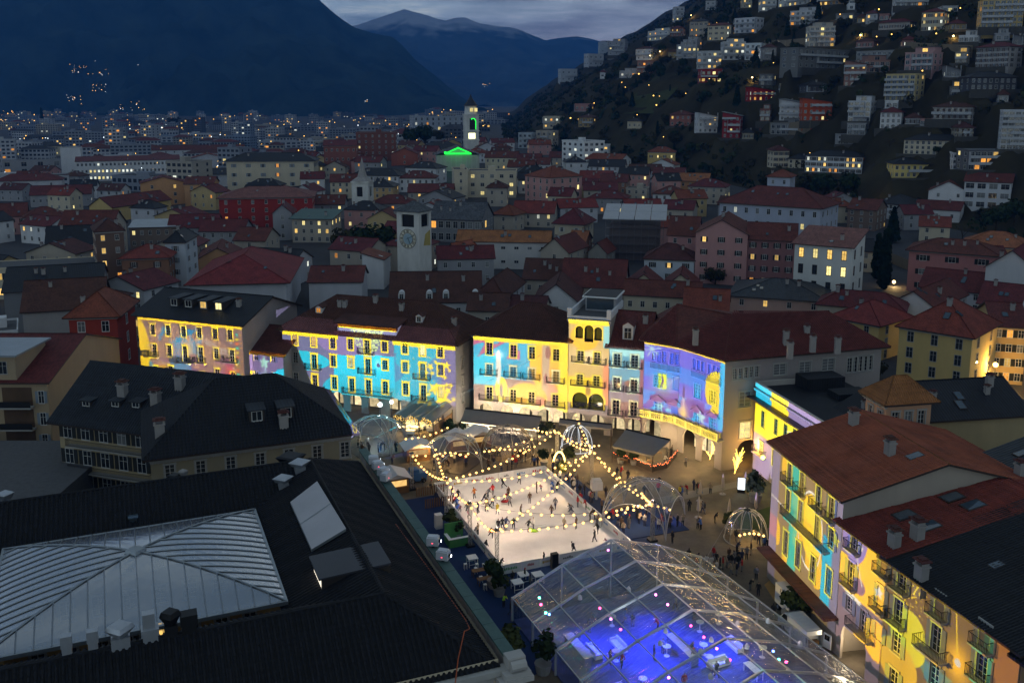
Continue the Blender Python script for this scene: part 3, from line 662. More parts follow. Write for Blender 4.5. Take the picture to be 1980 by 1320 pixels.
H(1770, 1850, 405, 430, 10, "low white cottage with brown roof below the chalet", WHT, 'dred', 'gx', 3, D=12, floors=1, cols=3, lit=.1)
H(1638, 1690, 405, 445, 20, "brown chalet with a dark red roof beside the palace", (.2, .14, .11), 'dred', 'gx', 3.5, D=14, floors=3, lit=.05)
# ---------------------------------------------------------------- houses on the hillside (rows from below upward)
HILL = [(1842, 1870, 298, 340, 'c', "white wing with a corner window", WHT, 0), (1878, 1990, 292, 330, 'g', "dark modern block with long glass bands", (.13, .13, .14), 4),
 (1936, 1990, 215, 290, 'c', "tall pale apartment tower at the right edge", (.5, .51, .55), 0), (1731, 1815, 318, 345, 'y', "bright yellow house with six windows", (.62, .5, .18), 0),
 (1750, 1850, 272, 300, 'y', "cream villa behind round hedges", CRM, 0), (1558, 1662, 303, 335, 'l', "white villa with arched gable and lit windows", (.6, .62, .66), 5),
 (1495, 1524, 292, 325, 'b', "cream turret villa with red cap", CRM, 0), (1524, 1555, 308, 326, 'b', "cream low wing beside the turret villa", CRM, 0),
 (1350, 1386, 225, 258, 's', "white stepped villa with an arched bay", WHT, 1), (1396, 1430, 225, 268, 's', "dark red villa with an arched bay", (.28, .03, .03), 0),
 (1507, 1550, 200, 235, 's', "white villa with a lit arch above the retaining wall", WHT, 2), (1552, 1606, 198, 235, 's', "orange red villa with an arched balcony", (.40, .07, .02), 0),
 (1455, 1497, 176, 196, 's', "deep red villa with glowing yellow windows", (.34, .02, .02), 9), (1640, 1680, 197, 236, 'c', "white flat house with a terrace rail", (.55, .56, .6), 0),
 (1638, 1672, 240, 262, 'c', "grey low house under the white terrace house", GRY, 0), (1702, 1740, 218, 250, 'b', "white cubic house with a balcony", WHT, 0),
 (1805, 1875, 208, 232, 'b', "pale villa with a low brown roof", (.5, .48, .48), 0), (1632, 1672, 125, 168, 's', "brick villa with two tall arched bays", (.3, .16, .13), 3),
 (1672, 1718, 118, 142, 'f', "terracotta flat wing beside the arched bays", (.3, .17, .14), 2), (1657, 1732, 100, 118, 'f', "grey concrete villa with a ribbon window", (.25, .25, .26), 0),
 (1750, 1800, 103, 138, 'f', "pink stepped apartment house", (.45, .27, .27), 0), (1712, 1765, 145, 195, 'f', "yellow stepped house with white balconies", (.5, .4, .2), 0),
 (1888, 1945, 92, 132, 'b', "grey villa with a black hip roof among trees", (.36, .34, .34), 0), (1547, 1655, 97, 135, 'f', "open concrete shell of a house on stilts", (.16, .16, .16), 0),
 (1440, 1470, 85, 118, 'f', "cool white house lit by a white floodlight", (.6, .65, .7), 3), (1478, 1500, 92, 118, 'b', "grey house right of the floodlit white one", (.3, .28, .27), 0),
 (1398, 1440, 82, 118, 'f', "terraced white house with lit terraces", (.55, .55, .56), 6), (1355, 1395, 135, 162, 'f', "dark red box house with an orange window band", (.28, .03, .03), 4),
 (1347, 1396, 100, 135, 'f', "white stepped terrace house with lit rooms", (.5, .5, .5), 6), (1420, 1460, 36, 66, 'f', "white cubic house with ribbon windows", (.55, .55, .6), 0),
 (1368, 1412, 50, 80, 'b', "beige villa with a lit balcony", CRM, 4), (1333, 1368, 42, 75, 'b', "grey beige villa with four tall lit windows", BEI, 5), (1320, 1346, 78, 115, 'f', "grey balcony house at the ridge foot", (.36, .36, .38), 3),
 (1528, 1585, 22, 50, 'f', "long white apartment row with lit upper rooms", (.5, .5, .53), 4), (1565, 1612, 52, 92, 'f', "beige apartment house with two window bands", (.45, .42, .38), 2),
 (1700, 1756, 44, 60, 'b', "low house with a wide eave and lit veranda", (.4, .36, .33), 4), (1782, 1822, 24, 62, 'b', "cream block with arched lit windows", CRM, 7),
 (1900, 1972, 0, 55, 'f', "yellow apartment block with brown shutters", (.5, .36, .14), 1), (1733, 1792, -6, 14, 'f', "long white flat villa on the upper road", (.55, .55, .56), 0),
 (1640, 1652, 8, 22, 'f', "small white cube by the upper road", WHT, 0), (1472, 1500, 0, 24, 'f', "white balcony house near the top edge", (.5, .5, .5), 4), (1505, 1560, -8, 14, 'f', "white terrace block with warm rooms at the top", (.5, .5, .5), 8),
 (1582, 1632, -10, 12, 'f', "orange lit house at the top edge", (.4, .22, .08), 8), (1855, 1890, 70, 84, 'f', "white low pavilion on the road", WHT, 0), (1925, 1950, 66, 82, 'f', "grey low garage on the upper road", GRY, 0),
 (1306, 1322, 14, 42, 'f', "tall white house on the ridge line", (.5, .5, .52), 4), (1252, 1292, 60, 80, 'f', "white flat villa with a lit frame on the ridge", (.55, .55, .55), 6), (1296, 1322, 55, 72, 'b', "red brown ridge house with lit bays", (.3, .16, .13), 4),
 (1230, 1260, 95, 118, 'b', "white house above the yellow lit wall", WHT, 1), (1232, 1268, 118, 144, 'f', "brick red house under the yellow lit wall", (.3, .15, .11), 2), (1308, 1330, 88, 118, 'f', "grey terrace house with lit rows", (.4, .4, .42), 5),
 (1160, 1182, 82, 105, 'f', "pale blue villa on the dark ridge", (.42, .46, .52), 0), (1175, 1208, 80, 108, 'f', "grey concrete villa on the ridge", GRY, 1), (1138, 1166, 105, 130, 'f', "pale house with horizontal balconies", (.45, .46, .5), 0),
 (1084, 1116, 134, 160, 'f', "grey block with five balcony bands on the left ridge", (.42, .45, .5), 0), (1160, 1170, 140, 154, 'b', "small white chapel on the slope", WHT, 0), (1198, 1230, 138, 152, 'f', "low pale house with one orange lamp", (.45, .42, .42), 2),
 (1050, 1082, 226, 250, 'f', "beige villa with small yellow windows at the hill foot", CRM, 5), (1036, 1068, 254, 288, 'f', "beige block below the villa at the hill foot", BEI, 0), (1002, 1028, 258, 288, 'f', "pale blue tower house at the hill foot", (.4, .45, .5), 0),
 (1295, 1335, 222, 245, 'b', "red house with lit porch on the lower slope", (.3, .12, .1), 3), (1213, 1240, 235, 250, 'b', "small cream house in the trees", CRM, 1), (1620, 1640, 262, 280, 'f', "grey retaining garage on the slope", GRY, 0),
 (1490, 1560, 240, 262, 'f', "long concrete retaining house on the slope", (.2, .2, .2), 0), (1712, 1735, 196, 212, 'f', "white terrace house under the yellow stepped one", WHT, 0), (1780, 1800, 232, 245, 'f', "small pink outbuilding on the slope", PNK, 0),
 (1560, 1600, 165, 180, 'b', "dark slate house almost lost in the trees", (.08, .08, .09), 0), (1880, 1960, 150, 175, 'b', "dark roofed house among black trees", (.07, .07, .08), 0), (1530, 1552, 138, 150, 'f', "beige shed with one wall lamp on the meadow", BEI, 2)]
KN = {'c': ('flat', 'gravel'), 'g': ('flat', 'metal'), 'f': ('flat', 'gravel'), 'y': ('hip', 'black'), 'l': ('hip', 'black'), 'b': ('hip', 'dred'), 's': ('shedr', 'metal')}
twm = mat("terrace_stone", (.07, .065, .055), .95, .4, .4); TERR = []; railm = mat("balcony_rail", (.40, .41, .44), .5, .1)
rnd = random.Random(40); HF = []; tries = 0
hitp = [((q[0] + q[1]) / 2, (q[2] + q[3]) / 2, (q[1] - q[0]) / 2 + 3, (q[3] - q[2]) / 2 + 4) for q in HILL]
hw = [("white", WHT), ("grey", GRY), ("beige", BEI), ("cream", CRM), ("pale blue", (.42, .46, .53)), ("brick", (.34, .15, .11)), ("ochre", (.5, .36, .16)), ("pink", PNK), ("concrete", (.22, .22, .23))]
while len(HF) < 24 and tries < 5000:
    tries += 1
    x = rnd.uniform(1110, 1975); y = rnd.uniform(2, 285); w = rnd.uniform(15, 34); h = rnd.uniform(11, 24)
    if y < 215 - (x - 960) * .615 + 45: continue
    if rnd.random() < (y / 330) ** 1.2 * .8 or (1200 < x < 1330 and y > 120): continue
    if any(abs(x - a) < w / 2 + c - 6 and abs(y - b_) < h / 2 + d_ - 3 for a, b_, c, d_ in hitp): continue
    hitp.append((x, y, w / 2, h / 2)); nm, wl_ = rnd.choice(hw); k = rnd.choice('ffbbbbcs')
    wl_ = tuple(q * .7 for q in wl_); HF.append((x - w / 2, x + w / 2, y - h / 2, y + h / 2, k, "%s %s on the hillside" % (nm, {'f': "flat roofed villa", 'b': "hip roofed house", 'c': "cubic house", 's': "slant roofed villa"}[k]), wl_, rnd.choice([0, 0, 1, 2, 3, 5])))
for i, (x0, x1, ye, yb, k, lb, wl, nl) in enumerate(HILL + HF):
    kind, rm = KN[k]; rnd = random.Random(i * 7 + 1)
    if k == 'b' and rnd.random() < .5: rm = 'black' if rnd.random() < .5 else 'brown'
    n = max(1, round((x1 - x0) / 10)); fl = max(1, round((yb - ye) / 11)); ex = {}
    sx_ = rnd.choice([-1, 1, 1]) * (x1 - x0) * rnd.uniform(.1, .42)
    root, rf, pl = H(x0, x1, ye, yb, sx_, lb, wl, rm, kind, {'flat': .3, 'hip': 2.4, 'shedr': 2.4}[kind], D=12, floors=fl, cols=n, lit=min(.75, .02 + nl * .08), win=(1.9, 1.8) if kind == 'flat' else (1.1, 1.6),
      lits=['lit', 'lit2', 'lit', 'lit3', 'lit4'], chim=0 if kind == 'flat' else 1, sky=0, deep=5, cornice=False, scols=2, name='hillside_house', over=.8, shut='shutb' if kind == 'hip' and rnd.random() < .5 else None)
    a = root.rotation_euler.z; wv = [v.co for c in root.children if c.name.startswith('wall') for v in c.data.vertices]; W_ = max(v.x for v in wv); h_ = max(v.z for v in wv)
    TERR.append((*root.location, math.cos(a), math.sin(a), W_, 12))
    if kind != 'hip' or rnd.random() < .6:
        for q in range(1 if fl > 1 else 0, fl):
            z = q * h_ / fl; xa = rnd.choice([0, 0, W_ * .3]); xb = rnd.choice([W_, W_, W_ * .75]); m = MB(); m.box(xa, xb, -1.7, -.03, z - .28, z, 0); m.box(xa, xb, -1.7, -1.58, z, z + .9, 0)
            if rnd.random() < .6: m.box(xa, xa + .15, -1.6, -.03, z, z + h_ / fl - .3, 0); m.box(xb - .15, xb, -1.6, -.03, z, z + h_ / fl - .3, 0)
            m.build("balcony", railm, root)
    if kind == 'flat' and rnd.random() < .45:
        m = MB(); m.box(W_ * .25, W_ * .95, 3.5, 11.5, h_ + .2, h_ + 3.0, 0); m.box(W_ * .25 - .4, W_ * .95 + .4, 2.9, 12, h_ + 3.0, h_ + 3.25, 1); m.build("penthouse", [wallm(wl), M['gravel']], root)
        window(root, W_ * .6, 3.47, h_ + .5, 0, 2.6, 1.9, 'plain', rnd.choice([None, None, 'lit']))
    m = MB(); m.box(-2, W_ + 1, -4.4, -4.0, -3.6, .5); m.build("terrace_wall", twm, root)

# the slope itself, cut into level terraces under every villa
def build_hill():
    hy = list(np.arange(205, 1100, 4.0)) + fr(1104, 2600, 40); hs = [-3.0] + list(np.arange(0, 440, 4.0)) + [460, 500, 620, 800, 1100]
    X = np.array([[hx0(y) + s for s in hs] for y in hy]); Y = np.array([[y] * len(hs) for y in hy]); Zb = np.array([[T(hx0(y) + s, y) + (-.6 if s < 0 else .05) for s in hs] for y in hy])
    Zn = Zb.copy()
    for (ax, ay, az, ux, uy, W, D) in TERR:
        dx, dy = X - ax, Y - ay; lx = dx * ux + dy * uy; ly = -dx * uy + dy * ux
        d = np.hypot(np.maximum(0, np.maximum(-2.5 - lx, lx - W - 1.5)), np.maximum(0, np.maximum(-4.5 - ly, ly - D - 1.0)))
        w = np.clip(1 - d / 5.0, 0, 1); w = w * w * (3 - 2 * w); Zn = Zn * (1 - w) + (az - .15) * w
    n = len(hs); v = np.stack([X, Y, Zn], -1).reshape(-1, 3)
    f = [[q * n + i, q * n + i + 1, (q + 1) * n + i + 1, (q + 1) * n + i] for q in range(len(hy) - 1) for i in range(n - 1)]
    me = bpy.data.meshes.new("hillside"); me.from_pydata(v.tolist(), [], f); me.materials.append(hillm); me.update(); me.polygons.foreach_set('use_smooth', [True] * len(f))
    link(bpy.data.objects.new("hillside", me))['kind'] = 'structure'
build_hill()
# filler houses of the dense old town, between the surveyed ones
rnd = random.Random(5); tries = 0; nf = 0
fw = [("white", WHT), ("cream", CRM), ("beige", BEI), ("grey", GRY), ("pale lavender", LAV), ("ochre", (.48, .36, .18)), ("pinkish", PNK)]
while nf < 95 and tries < 4000:
    tries += 1
    y = rnd.uniform(205, 760); a = rnd.uniform(-.56, .5); x = a * y
    if x > hx0(y) - 12 or (y < 260 and not (x < -75 or x > 62)): continue
    if y > 430 and x < -160 and rnd.random() < .4: continue
    if any((x - q[0]) ** 2 + (y - q[1]) ** 2 < (q[2] + 6.5) ** 2 for q in OCC): continue
    W, D = rnd.uniform(10, 19), rnd.uniform(9, 13); r = rnd.uniform(-.5, .3); u = Vector((math.cos(r), math.sin(r), 0))
    nm, wl = rnd.choice(fw); rm = rnd.choice(['dred', 'dred', 'red', 'brown', 'black']); kd = rnd.choice(['hip', 'gx', 'gx', 'gy'])
    rn = {'dred': 'dark red', 'red': 'red', 'brown': 'brown', 'black': 'black'}[rm]; kn = {'hip': 'hipped', 'gx': 'ridged', 'gy': 'gabled'}[kd]
    h = rnd.uniform(6, 8.5); OCC.append((x, y, max(W, D) * .6))
    house("%s old town house with a %s %s roof" % (nm, rn, kn), Vector((x, y, T(x, y))) - u * W/2 - Vector((-u.y, u.x, 0)) * D/2, u, W, D, h, kd, 3, wl, rm, 2 if y < 420 else 2, max(2, int(W/4)), 2, 1 if x < 0 else -1, lit=.13, chim=2, sky=2, cornice=False); nf += 1

# ---------------------------------------------------------------- the valley town towards the mountains
blkm = [mat("block_wall_%s" % n, c, .9, .15, .1) for n, c in (("white", (.42, .43, .47)), ("grey", (.24, .26, .31)), ("beige", (.36, .33, .29)), ("dark", (.10, .11, .14)), ("blue", (.2, .25, .34)))]
blkn = ["white", "grey", "beige", "dark", "bluish"]
darkw = mat("block_window", (.03, .035, .045), .25, .2, 1)
def block_proto(w, d, h, fl, cols, pitched):
    b = MB(); b.box(0, w, 0, d, -6, h, 0)
    if not pitched:
        for q in ((-.2, w + .2, -.2, .2), (-.2, w + .2, d - .2, d + .2), (-.2, .2, .2, d - .2), (w - .2, w + .2, .2, d - .2)): b.box(*q, h - .02, h + .6, 0)
        b.box(w * .3, w * .5, d * .3, d * .6, h, h + 2.6, 0)
    wall = b.mesh("wall", [blkm[0]])
    r = MB()
    if pitched:
        for p in roof_planes(w, d, h, 'hip', 3, .8): r.face(p)
        r.face([(-.8, -.8, h - .01), (-.8, d + .8, h - .01), (w + .8, d + .8, h - .01), (w + .8, -.8, h - .01)])
    else: r.box(.2, w - .2, .2, d - .2, h - .01, h + .05)
    rf = r.mesh("roof", [M['gravel']])
    g = MB(); lit = MB(); rr = random.Random(w * 7 + h)
    for k in range(fl):
        z = k * h / fl + .9
        for i in range(cols):
            x = (i + .5) * w / cols; t = g if rr.random() > .07 else lit
            ww = w / cols * .32
            t.box(x - ww, x + ww, -.06, .02, z, z + h / fl * .5)
        for i in range(max(1, cols // 2)):
            y = (i + .5) * d / max(1, cols // 2); g.box(w - .02, w + .06, y - .7, y + .7, z, z + h / fl * .5); g.box(-.06, .02, y - .7, y + .7, z, z + h / fl * .5)
    return wall, rf, g.mesh("windows", [darkw]), (lit.mesh("lit_windows", [M['lit']]) if lit.f else None), w
prot = [block_proto(*q) for q in ((22, 14, 12, 4, 6, 0), (34, 14, 15, 5, 9, 0), (16, 13, 8, 2, 4, 1), (20, 12, 9, 3, 5, 1), (48, 18, 9, 2, 12, 0), (18, 16, 20, 6, 5, 0), (26, 13, 11, 3, 7, 1), (60, 22, 7, 2, 10, 0), (15, 14, 26, 8, 4, 0))]
rnd = random.Random(3); nf = tries = 0; occ2 = []
while nf < 285 and tries < 9000:
    tries += 1
    y = 520 * (3300 / 520) ** (rnd.random() ** .8); a = rnd.uniform(-.60, .02 if y > 1100 else -.06); x = a * y
    if x > hx0(y) - 25: continue
    if y < 760 and x > -.22 * y: continue
    if any((x - q[0]) ** 2 + (y - q[1]) ** 2 < (q[2] + 14) ** 2 for q in OCC) or any((x - q[0]) ** 2 + (y - q[1]) ** 2 < (22 + y * .004) ** 2 for q in occ2): continue
    occ2.append((x, y)); k = rnd.choice([0, 1, 2, 2, 3, 3, 4, 5, 6, 6, 7, 8 if y > 900 else 6]); wl, rf, wn, ln, w = prot[k]
    c = rnd.choice([0, 0, 1, 1, 2, 3, 4]); pit = k in (2, 3, 6)
    dist = "near" if y < 900 else "middle" if y < 1700 else "far"
    what = {0: "four storey block", 1: "long five storey block", 2: "small house", 3: "three storey house", 4: "long low hall", 5: "six storey block", 6: "hip roofed house", 7: "wide flat warehouse", 8: "tall tower block"}[k]
    t = thing("valley_building", "%s %s in the %s valley town" % (blkn[c], what, dist), "building", (x, y, T(x, y)), rnd.uniform(-.45, .45))
    t['group'] = "%s %ss in the %s valley town" % (blkn[c], what, dist)
    inst("wall", wl, t, mats={0: blkm[c]}); inst("roof", rf, t, mats={0: M[rnd.choice(['dred', 'brown', 'black'])] if pit else M[rnd.choice(['gravel', 'metal', 'black'])]})
    inst("windows", wn, t)['kind'] = 'stuff'
    if ln: inst("lit_windows", ln, t, mats={0: M[rnd.choice(['lit', 'lit2', 'lit3', 'lit4'])]})['kind'] = 'stuff'
    nf += 1
# street lamps of the far town and mountain hamlets: countless points of light
lp = MB(); rnd = random.Random(9); lw = MB()
def octa(mb, c, r, m=0):
    x, y, z = c; b = len(mb.v); mb.v += [(x + r, y, z), (x - r, y, z), (x, y + r, z), (x, y - r, z), (x, y, z + r), (x, y, z - r)]
    for q in ((0, 2, 4), (2, 1, 4), (1, 3, 4), (3, 0, 4), (2, 0, 5), (1, 2, 5), (3, 1, 5), (0, 3, 5)): mb.f.append([b + i for i in q]); mb.m.append(m)
lcl = [(520 * (3300 / 520) ** (rnd.random() ** .7), rnd.uniform(-.6, 0)) for _ in range(38)]
for i in range(330):
    y, x = rnd.choice(lcl); y *= 1 + rnd.gauss(0, .05); x = (x + rnd.gauss(0, .03)) * y
    if x > hx0(y) - 10: continue
    octa(lp if rnd.random() < .8 else lw, (x, y, T(x, y) + rnd.uniform(5, 14)), y * .00040 * rnd.uniform(.4, 1.5))
for i in range(130):
    x = rnd.uniform(10, 380); y = rnd.uniform(330, 900); X = hx0(y) + x
    octa(lp, (X, y, T(X, y) + 5), y * .0006 * rnd.uniform(.7, 1.5))
bpy.context.view_layer.update(); dg_ = bpy.context.evaluated_depsgraph_get(); mw = camo.matrix_world if False else None
def on_slope(px, py):
    v = (py - PY0) / FPX; d = Vector(((px - 990) / FPX, cs - v * sn, -(sn + v * cs))).normalized(); o_ = Vector((0, 0, CH)) + d * 2400
    ok, p, *_ = S.ray_cast(dg_, o_, d); return (p - d * 25) if ok else None
for x0, x1, y0, y1, n in ((131, 218, 124, 147, 26), (178, 205, 163, 178, 12), (125, 160, 178, 202, 12), (180, 192, 114, 118, 1), (266, 272, 124, 128, 1), (925, 948, 152, 168, 7), (700, 712, 190, 200, 3), (230, 280, 196, 214, 14)):
    for k in range(n):
        p = on_slope(rnd.uniform(x0, x1), rnd.uniform(y0, y1))
        if p: octa(lp if rnd.random() < .75 else lw, p, p.y * .00033 * rnd.uniform(.5, 1.3))
lp.build("street_lights", [emat("sodium_lamp", (1, .55, .12), 4.0)], kind='stuff'); lw.build("street_lights", [emat("cool_lamp", (.85, .95, 1), 3.5)], kind='stuff')
# ---------------------------------------------------------------- light-show projectors
class Canvas:
    """picture sent by one projector, in metres on its wall: x along the facade, z up"""
    def __init__(s, W, z0, z1, ppm=22):
        s.W, s.z0, s.z1, s.p = W, z0, z1, ppm
        s.nx, s.nz = max(8, int(W * ppm)), max(8, int((z1 - z0) * ppm)); s.a = np.zeros((s.nz, s.nx, 3), np.float32)
        s.X, s.Z = np.meshgrid((np.arange(s.nx) + .5) / s.nx * W, z0 + (np.arange(s.nz) + .5) / s.nz * (z1 - z0))
    def put(s, m, c, k=1.0):
        m = (m.astype(np.float32) * k)[..., None]; s.a = s.a * (1 - m) + np.array(c, np.float32) * m
    def add(s, m, c): s.a += m.astype(np.float32)[..., None] * np.array(c, np.float32)
    def rect(s, x0, x1, a, b, c, k=1.0): s.put((s.X > x0) & (s.X < x1) & (s.Z > a) & (s.Z < b), c, k)
    def disc(s, x, z, r, c, rz=None, k=1.0): s.put(((s.X - x) / r) ** 2 + ((s.Z - z) / (rz or r)) ** 2 < 1, c, k)
    def ring(s, x, z, r, t, c, rz=None): q = np.sqrt(((s.X - x) / r) ** 2 + ((s.Z - z) / (rz or r)) ** 2); s.put(abs(q - 1) < t / r, c)
    def glow(s, x, z, r, c, rz=None): s.add(np.exp(-(((s.X - x) / r) ** 2 + ((s.Z - z) / (rz or r)) ** 2)), c)
    def star(s, x, z, r, c, rot=0.0):
        dx, dz = s.X - x, s.Z - z; t = np.arctan2(dx, dz) + rot; q = np.hypot(dx, dz); w = 2 * np.pi / 5
        k = abs(((t + w / 2) % w) - w / 2); s.put(q < r * .42 / (np.cos(w / 2 - k) * .62 + .10 * (w / 2 - k) * 0 + .0) * (1.0 + 1.15 * (w / 2 - k) / (w / 2)) * .72, c)
    def line(s, pts, t, c):
        for (a, b), (d, e) in zip(pts, pts[1:]):
            L2 = (d - a) ** 2 + (e - b) ** 2 + 1e-9; k = np.clip(((s.X - a) * (d - a) + (s.Z - b) * (e - b)) / L2, 0, 1)
            s.put(np.hypot(s.X - a - k * (d - a), s.Z - b - k * (e - b)) < t, c)
    def blob(s, x0, x1, a, b, c, seed, sc=.5, th=.0, k=1.0):
        r = np.random.RandomState(seed); f = np.zeros_like(s.X)
        for i in range(7):
            ph = r.rand(3) * 6.28; w = (r.rand(2) - .5) * 3 * sc * (1 + i * .35); f += np.sin(s.X * w[0] + s.Z * w[1] + ph[0]) / (1 + i * .2)
        s.put((f > th) & (s.X > x0) & (s.X < x1) & (s.Z > a) & (s.Z < b), c, k)
    def specks(s, x0, x1, a, b, n, r, c, seed=1, fade=None):
        g = np.random.RandomState(seed)
        for i in range(n):
            x = x0 + g.rand() * (x1 - x0); z = a + g.rand() * (b - a)
            if fade and not fade(x, z): continue
            q = r * (.5 + g.rand()); i0, i1 = int((x - q) / s.W * s.nx), int((x + q) / s.W * s.nx) + 2; j0, j1 = int((z - q - s.z0) * s.p), int((z + q - s.z0) * s.p) + 2
            i0, j0 = max(0, i0), max(0, j0)
            if i1 <= i0 or j1 <= j0: continue
            m = (np.hypot(s.X[j0:j1, i0:i1] - x, s.Z[j0:j1, i0:i1] - z) < q)[..., None]; s.a[j0:j1, i0:i1] = np.where(m, np.array(c, np.float32), s.a[j0:j1, i0:i1])
    def squiggle(s, x0, x1, a, b, c, seed, cell=.55, mask=None):
        g = np.random.RandomState(seed); f = np.zeros_like(s.X)
        for i in range(9):
            w = g.randn(2); w = w / np.hypot(*w) * 2 * np.pi / cell * (.8 + .4 * g.rand()); f += np.sin(s.X * w[0] + s.Z * w[1] + g.rand() * 6.28)
        m = (abs(f) < .75) & (s.X > x0) & (s.X < x1) & (s.Z > a) & (s.Z < b)
        if mask is not None: m &= mask
        s.put(m, c)
def project(A, u, cv, pos, gain=1.0, res=0):
    A, u = Vector((A[0], A[1], 0)), Vector((u[0], u[1], 0)).normalized(); n = Vector((u.y, -u.x, 0))
    rel = Vector(pos) - A; D = rel.dot(n); x0 = rel.dot(u); z0 = pos[2]
    r = np.sqrt((cv.X - x0) ** 2 + (cv.Z - z0) ** 2 + D * D) / D
    lum = cv.a.mean(-1, keepdims=True); sat = np.clip(lum + (cv.a - lum) * 1.85, 0, None) / .57
    img = np.ones((cv.nz, cv.nx, 4), np.float32); img[..., :3] = sat * (r ** 3)[..., None]
    edge = np.zeros((cv.nz, cv.nx), bool); edge[[0, -1]] = True; edge[:, [0, -1]] = True; img[edge, :3] = 0
    im = bpy.data.images.new("projected_light", cv.nx, cv.nz, float_buffer=True); im.colorspace_settings.name = 'Non-Color'
    im.pixels.foreach_set(img.ravel()); im.update()
    li = bpy.data.lights.new("projector_beam", 'SPOT'); li.energy = 4 * math.pi ** 2 * D * D * gain; li.shadow_soft_size = 0.03; li.spot_blend = 0
    up = Vector((0, 0, 1)); pw = Vector(pos); cor = [(A + u * x + up * z - pw).normalized() for x in (0, cv.W) for z in (cv.z0, cv.z1)]
    aim = sum(cor, Vector()).normalized(); rt_ = aim.cross(up).normalized(); u2_ = rt_.cross(aim); Rm = Matrix((rt_, u2_, -aim)).transposed()
    li.spot_size = min(R(170), 2 * max(aim.angle(q) for q in cor) + .02)
    li.use_nodes = True; nt = li.node_tree; N = nt.nodes; L = nt.links; em = N['Emission']
    tc = N.new('ShaderNodeTexCoord'); comp = []
    for ax in (u, up, n):
        dp = N.new('ShaderNodeVectorMath'); dp.operation = 'DOT_PRODUCT'; L.new(tc.outputs['Normal'], dp.inputs[0]); dp.inputs[1].default_value = Rm.transposed() @ ax; comp.append(dp.outputs['Value'])
    ux = _math(N, L, 'MULTIPLY_ADD', _math(N, L, 'DIVIDE', comp[0], comp[2]), -D / cv.W); ux.node.inputs[2].default_value = x0 / cv.W
    uz = _math(N, L, 'MULTIPLY_ADD', _math(N, L, 'DIVIDE', comp[1], comp[2]), -D / (cv.z1 - cv.z0)); uz.node.inputs[2].default_value = (z0 - cv.z0) / (cv.z1 - cv.z0)
    cx = N.new('ShaderNodeCombineXYZ'); L.new(ux, cx.inputs[0]); L.new(uz, cx.inputs[1])
    ti = N.new('ShaderNodeTexImage'); ti.image = im; ti.extension = 'CLIP'; L.new(cx.outputs[0], ti.inputs[0]); L.new(ti.outputs[0], em.inputs[0])
    o = link(bpy.data.objects.new("projector_beam", li)); o.matrix_world = Matrix.Translation(pw) @ Rm.to_4x4()
    return o

# ---------------------------------------------------------------- palazzi round the square
ZA = lambda x, y: (540 + x / 5.076, 560 + y / 5.076)
ZB = lambda x, y: (900 + x / 4.125, 540 + y / 4.125)
ZC = lambda x, y: (1220 + x / 4.55, 640 + y / 4.55)
ZD = lambda x, y: (250 + x / 6.387, 580 + y / 6.387)
Z6 = lambda x, y: (1440 + x / 3.667, 720 + y / 3.667)
Z7 = lambda x, y: (1440 + x / 3.667, 1000 + y / 3.667)
def fp(px, py, A, u):      # sight line onto the facade plane through A along u -> (x, z)
    v = (py - PY0) / FPX; k = (px - 990) / FPX / (cs - v * sn)
    # (k*y, y) = A + u*t
    t_, y = 0, 0
    den = u[0] - k * u[1]
    t_ = (k * A[1] - A[0]) / den; y = A[1] + u[1] * t_
    return t_, CH - y * ratio(py)
def wl(zf, A, u, items, w=1.0):
    out = []
    for it in items:
        x, a, b = it[:3]; ww = it[3] if len(it) > 3 else w
        X, z1 = fp(*zf(x, a), A, u); X2, z0 = fp(*zf(x, b), A, u); out.append(((X + X2) / 2, z0, z1, ww))
    return out
casem = mat("casing_stone", (.36, .35, .33), .85, .15)
def casing_mesh(w, h, arch=False):
    k = ('case', round(w, 1), round(h, 1), arch)
    if k in _wm: return _wm[k]
    w, h = round(w, 1), round(h, 1)
    b = MB(); t = .17
    b.box(-w/2 - t, -w/2, -.07, .0, 0, h, 0); b.box(w/2, w/2 + t, -.07, .0, 0, h, 0); b.box(-w/2 - t - .05, w/2 + t + .05, -.12, 0, -.16, 0, 0)
    if not arch: b.box(-w/2 - t - .04, w/2 + t + .04, -.11, 0, h, h + t + .05, 0)
    f = .07
    for q in ((-w/2, -w/2 + f, 0, h), (w/2 - f, w/2, 0, h), (-f/2, f/2, 0, h)): b.box(q[0], q[1], .11, .16, q[2], q[3], 1)
    b.box(-w/2, w/2, .11, .16, 0, f, 1); b.box(-w/2, w/2, .11, .16, h - f, h, 1)
    for i in range(1, 4): b.box(-w/2, w/2, .125, .155, h * i / 4, h * i / 4 + .035, 1)
    _wm[k] = b.mesh("window", [casem, M['frame']]); return _wm[k]
def pane_mesh(w, h):
    k = ('pane', round(w, 1), round(h, 1))
    if k not in _wm:
        w, h = k[1], k[2]; b = MB(); b.face([(-w/2, .165, 0), (w/2, .165, 0), (w/2, .165, h), (-w/2, .165, h)]); _wm[k] = b.mesh("pane", [M['pane']])
    return _wm[k]
def shutter_mesh(w, h):
    k = ('shutter', round(w, 1), round(h, 1))
    if k not in _wm:
        w, h = k[1] / 2, k[2]; b = MB(); b.box(0, w, -.06, -.02, 0, h)
        n = int(h / .14)
        for i in range(n): b.box(.05, w - .05, -.075, -.06, .05 + i * (h - .1) / n, .05 + (i + .6) * (h - .1) / n)
        _wm[k] = b.mesh("shutter", [M['shutg']])
    return _wm[k]
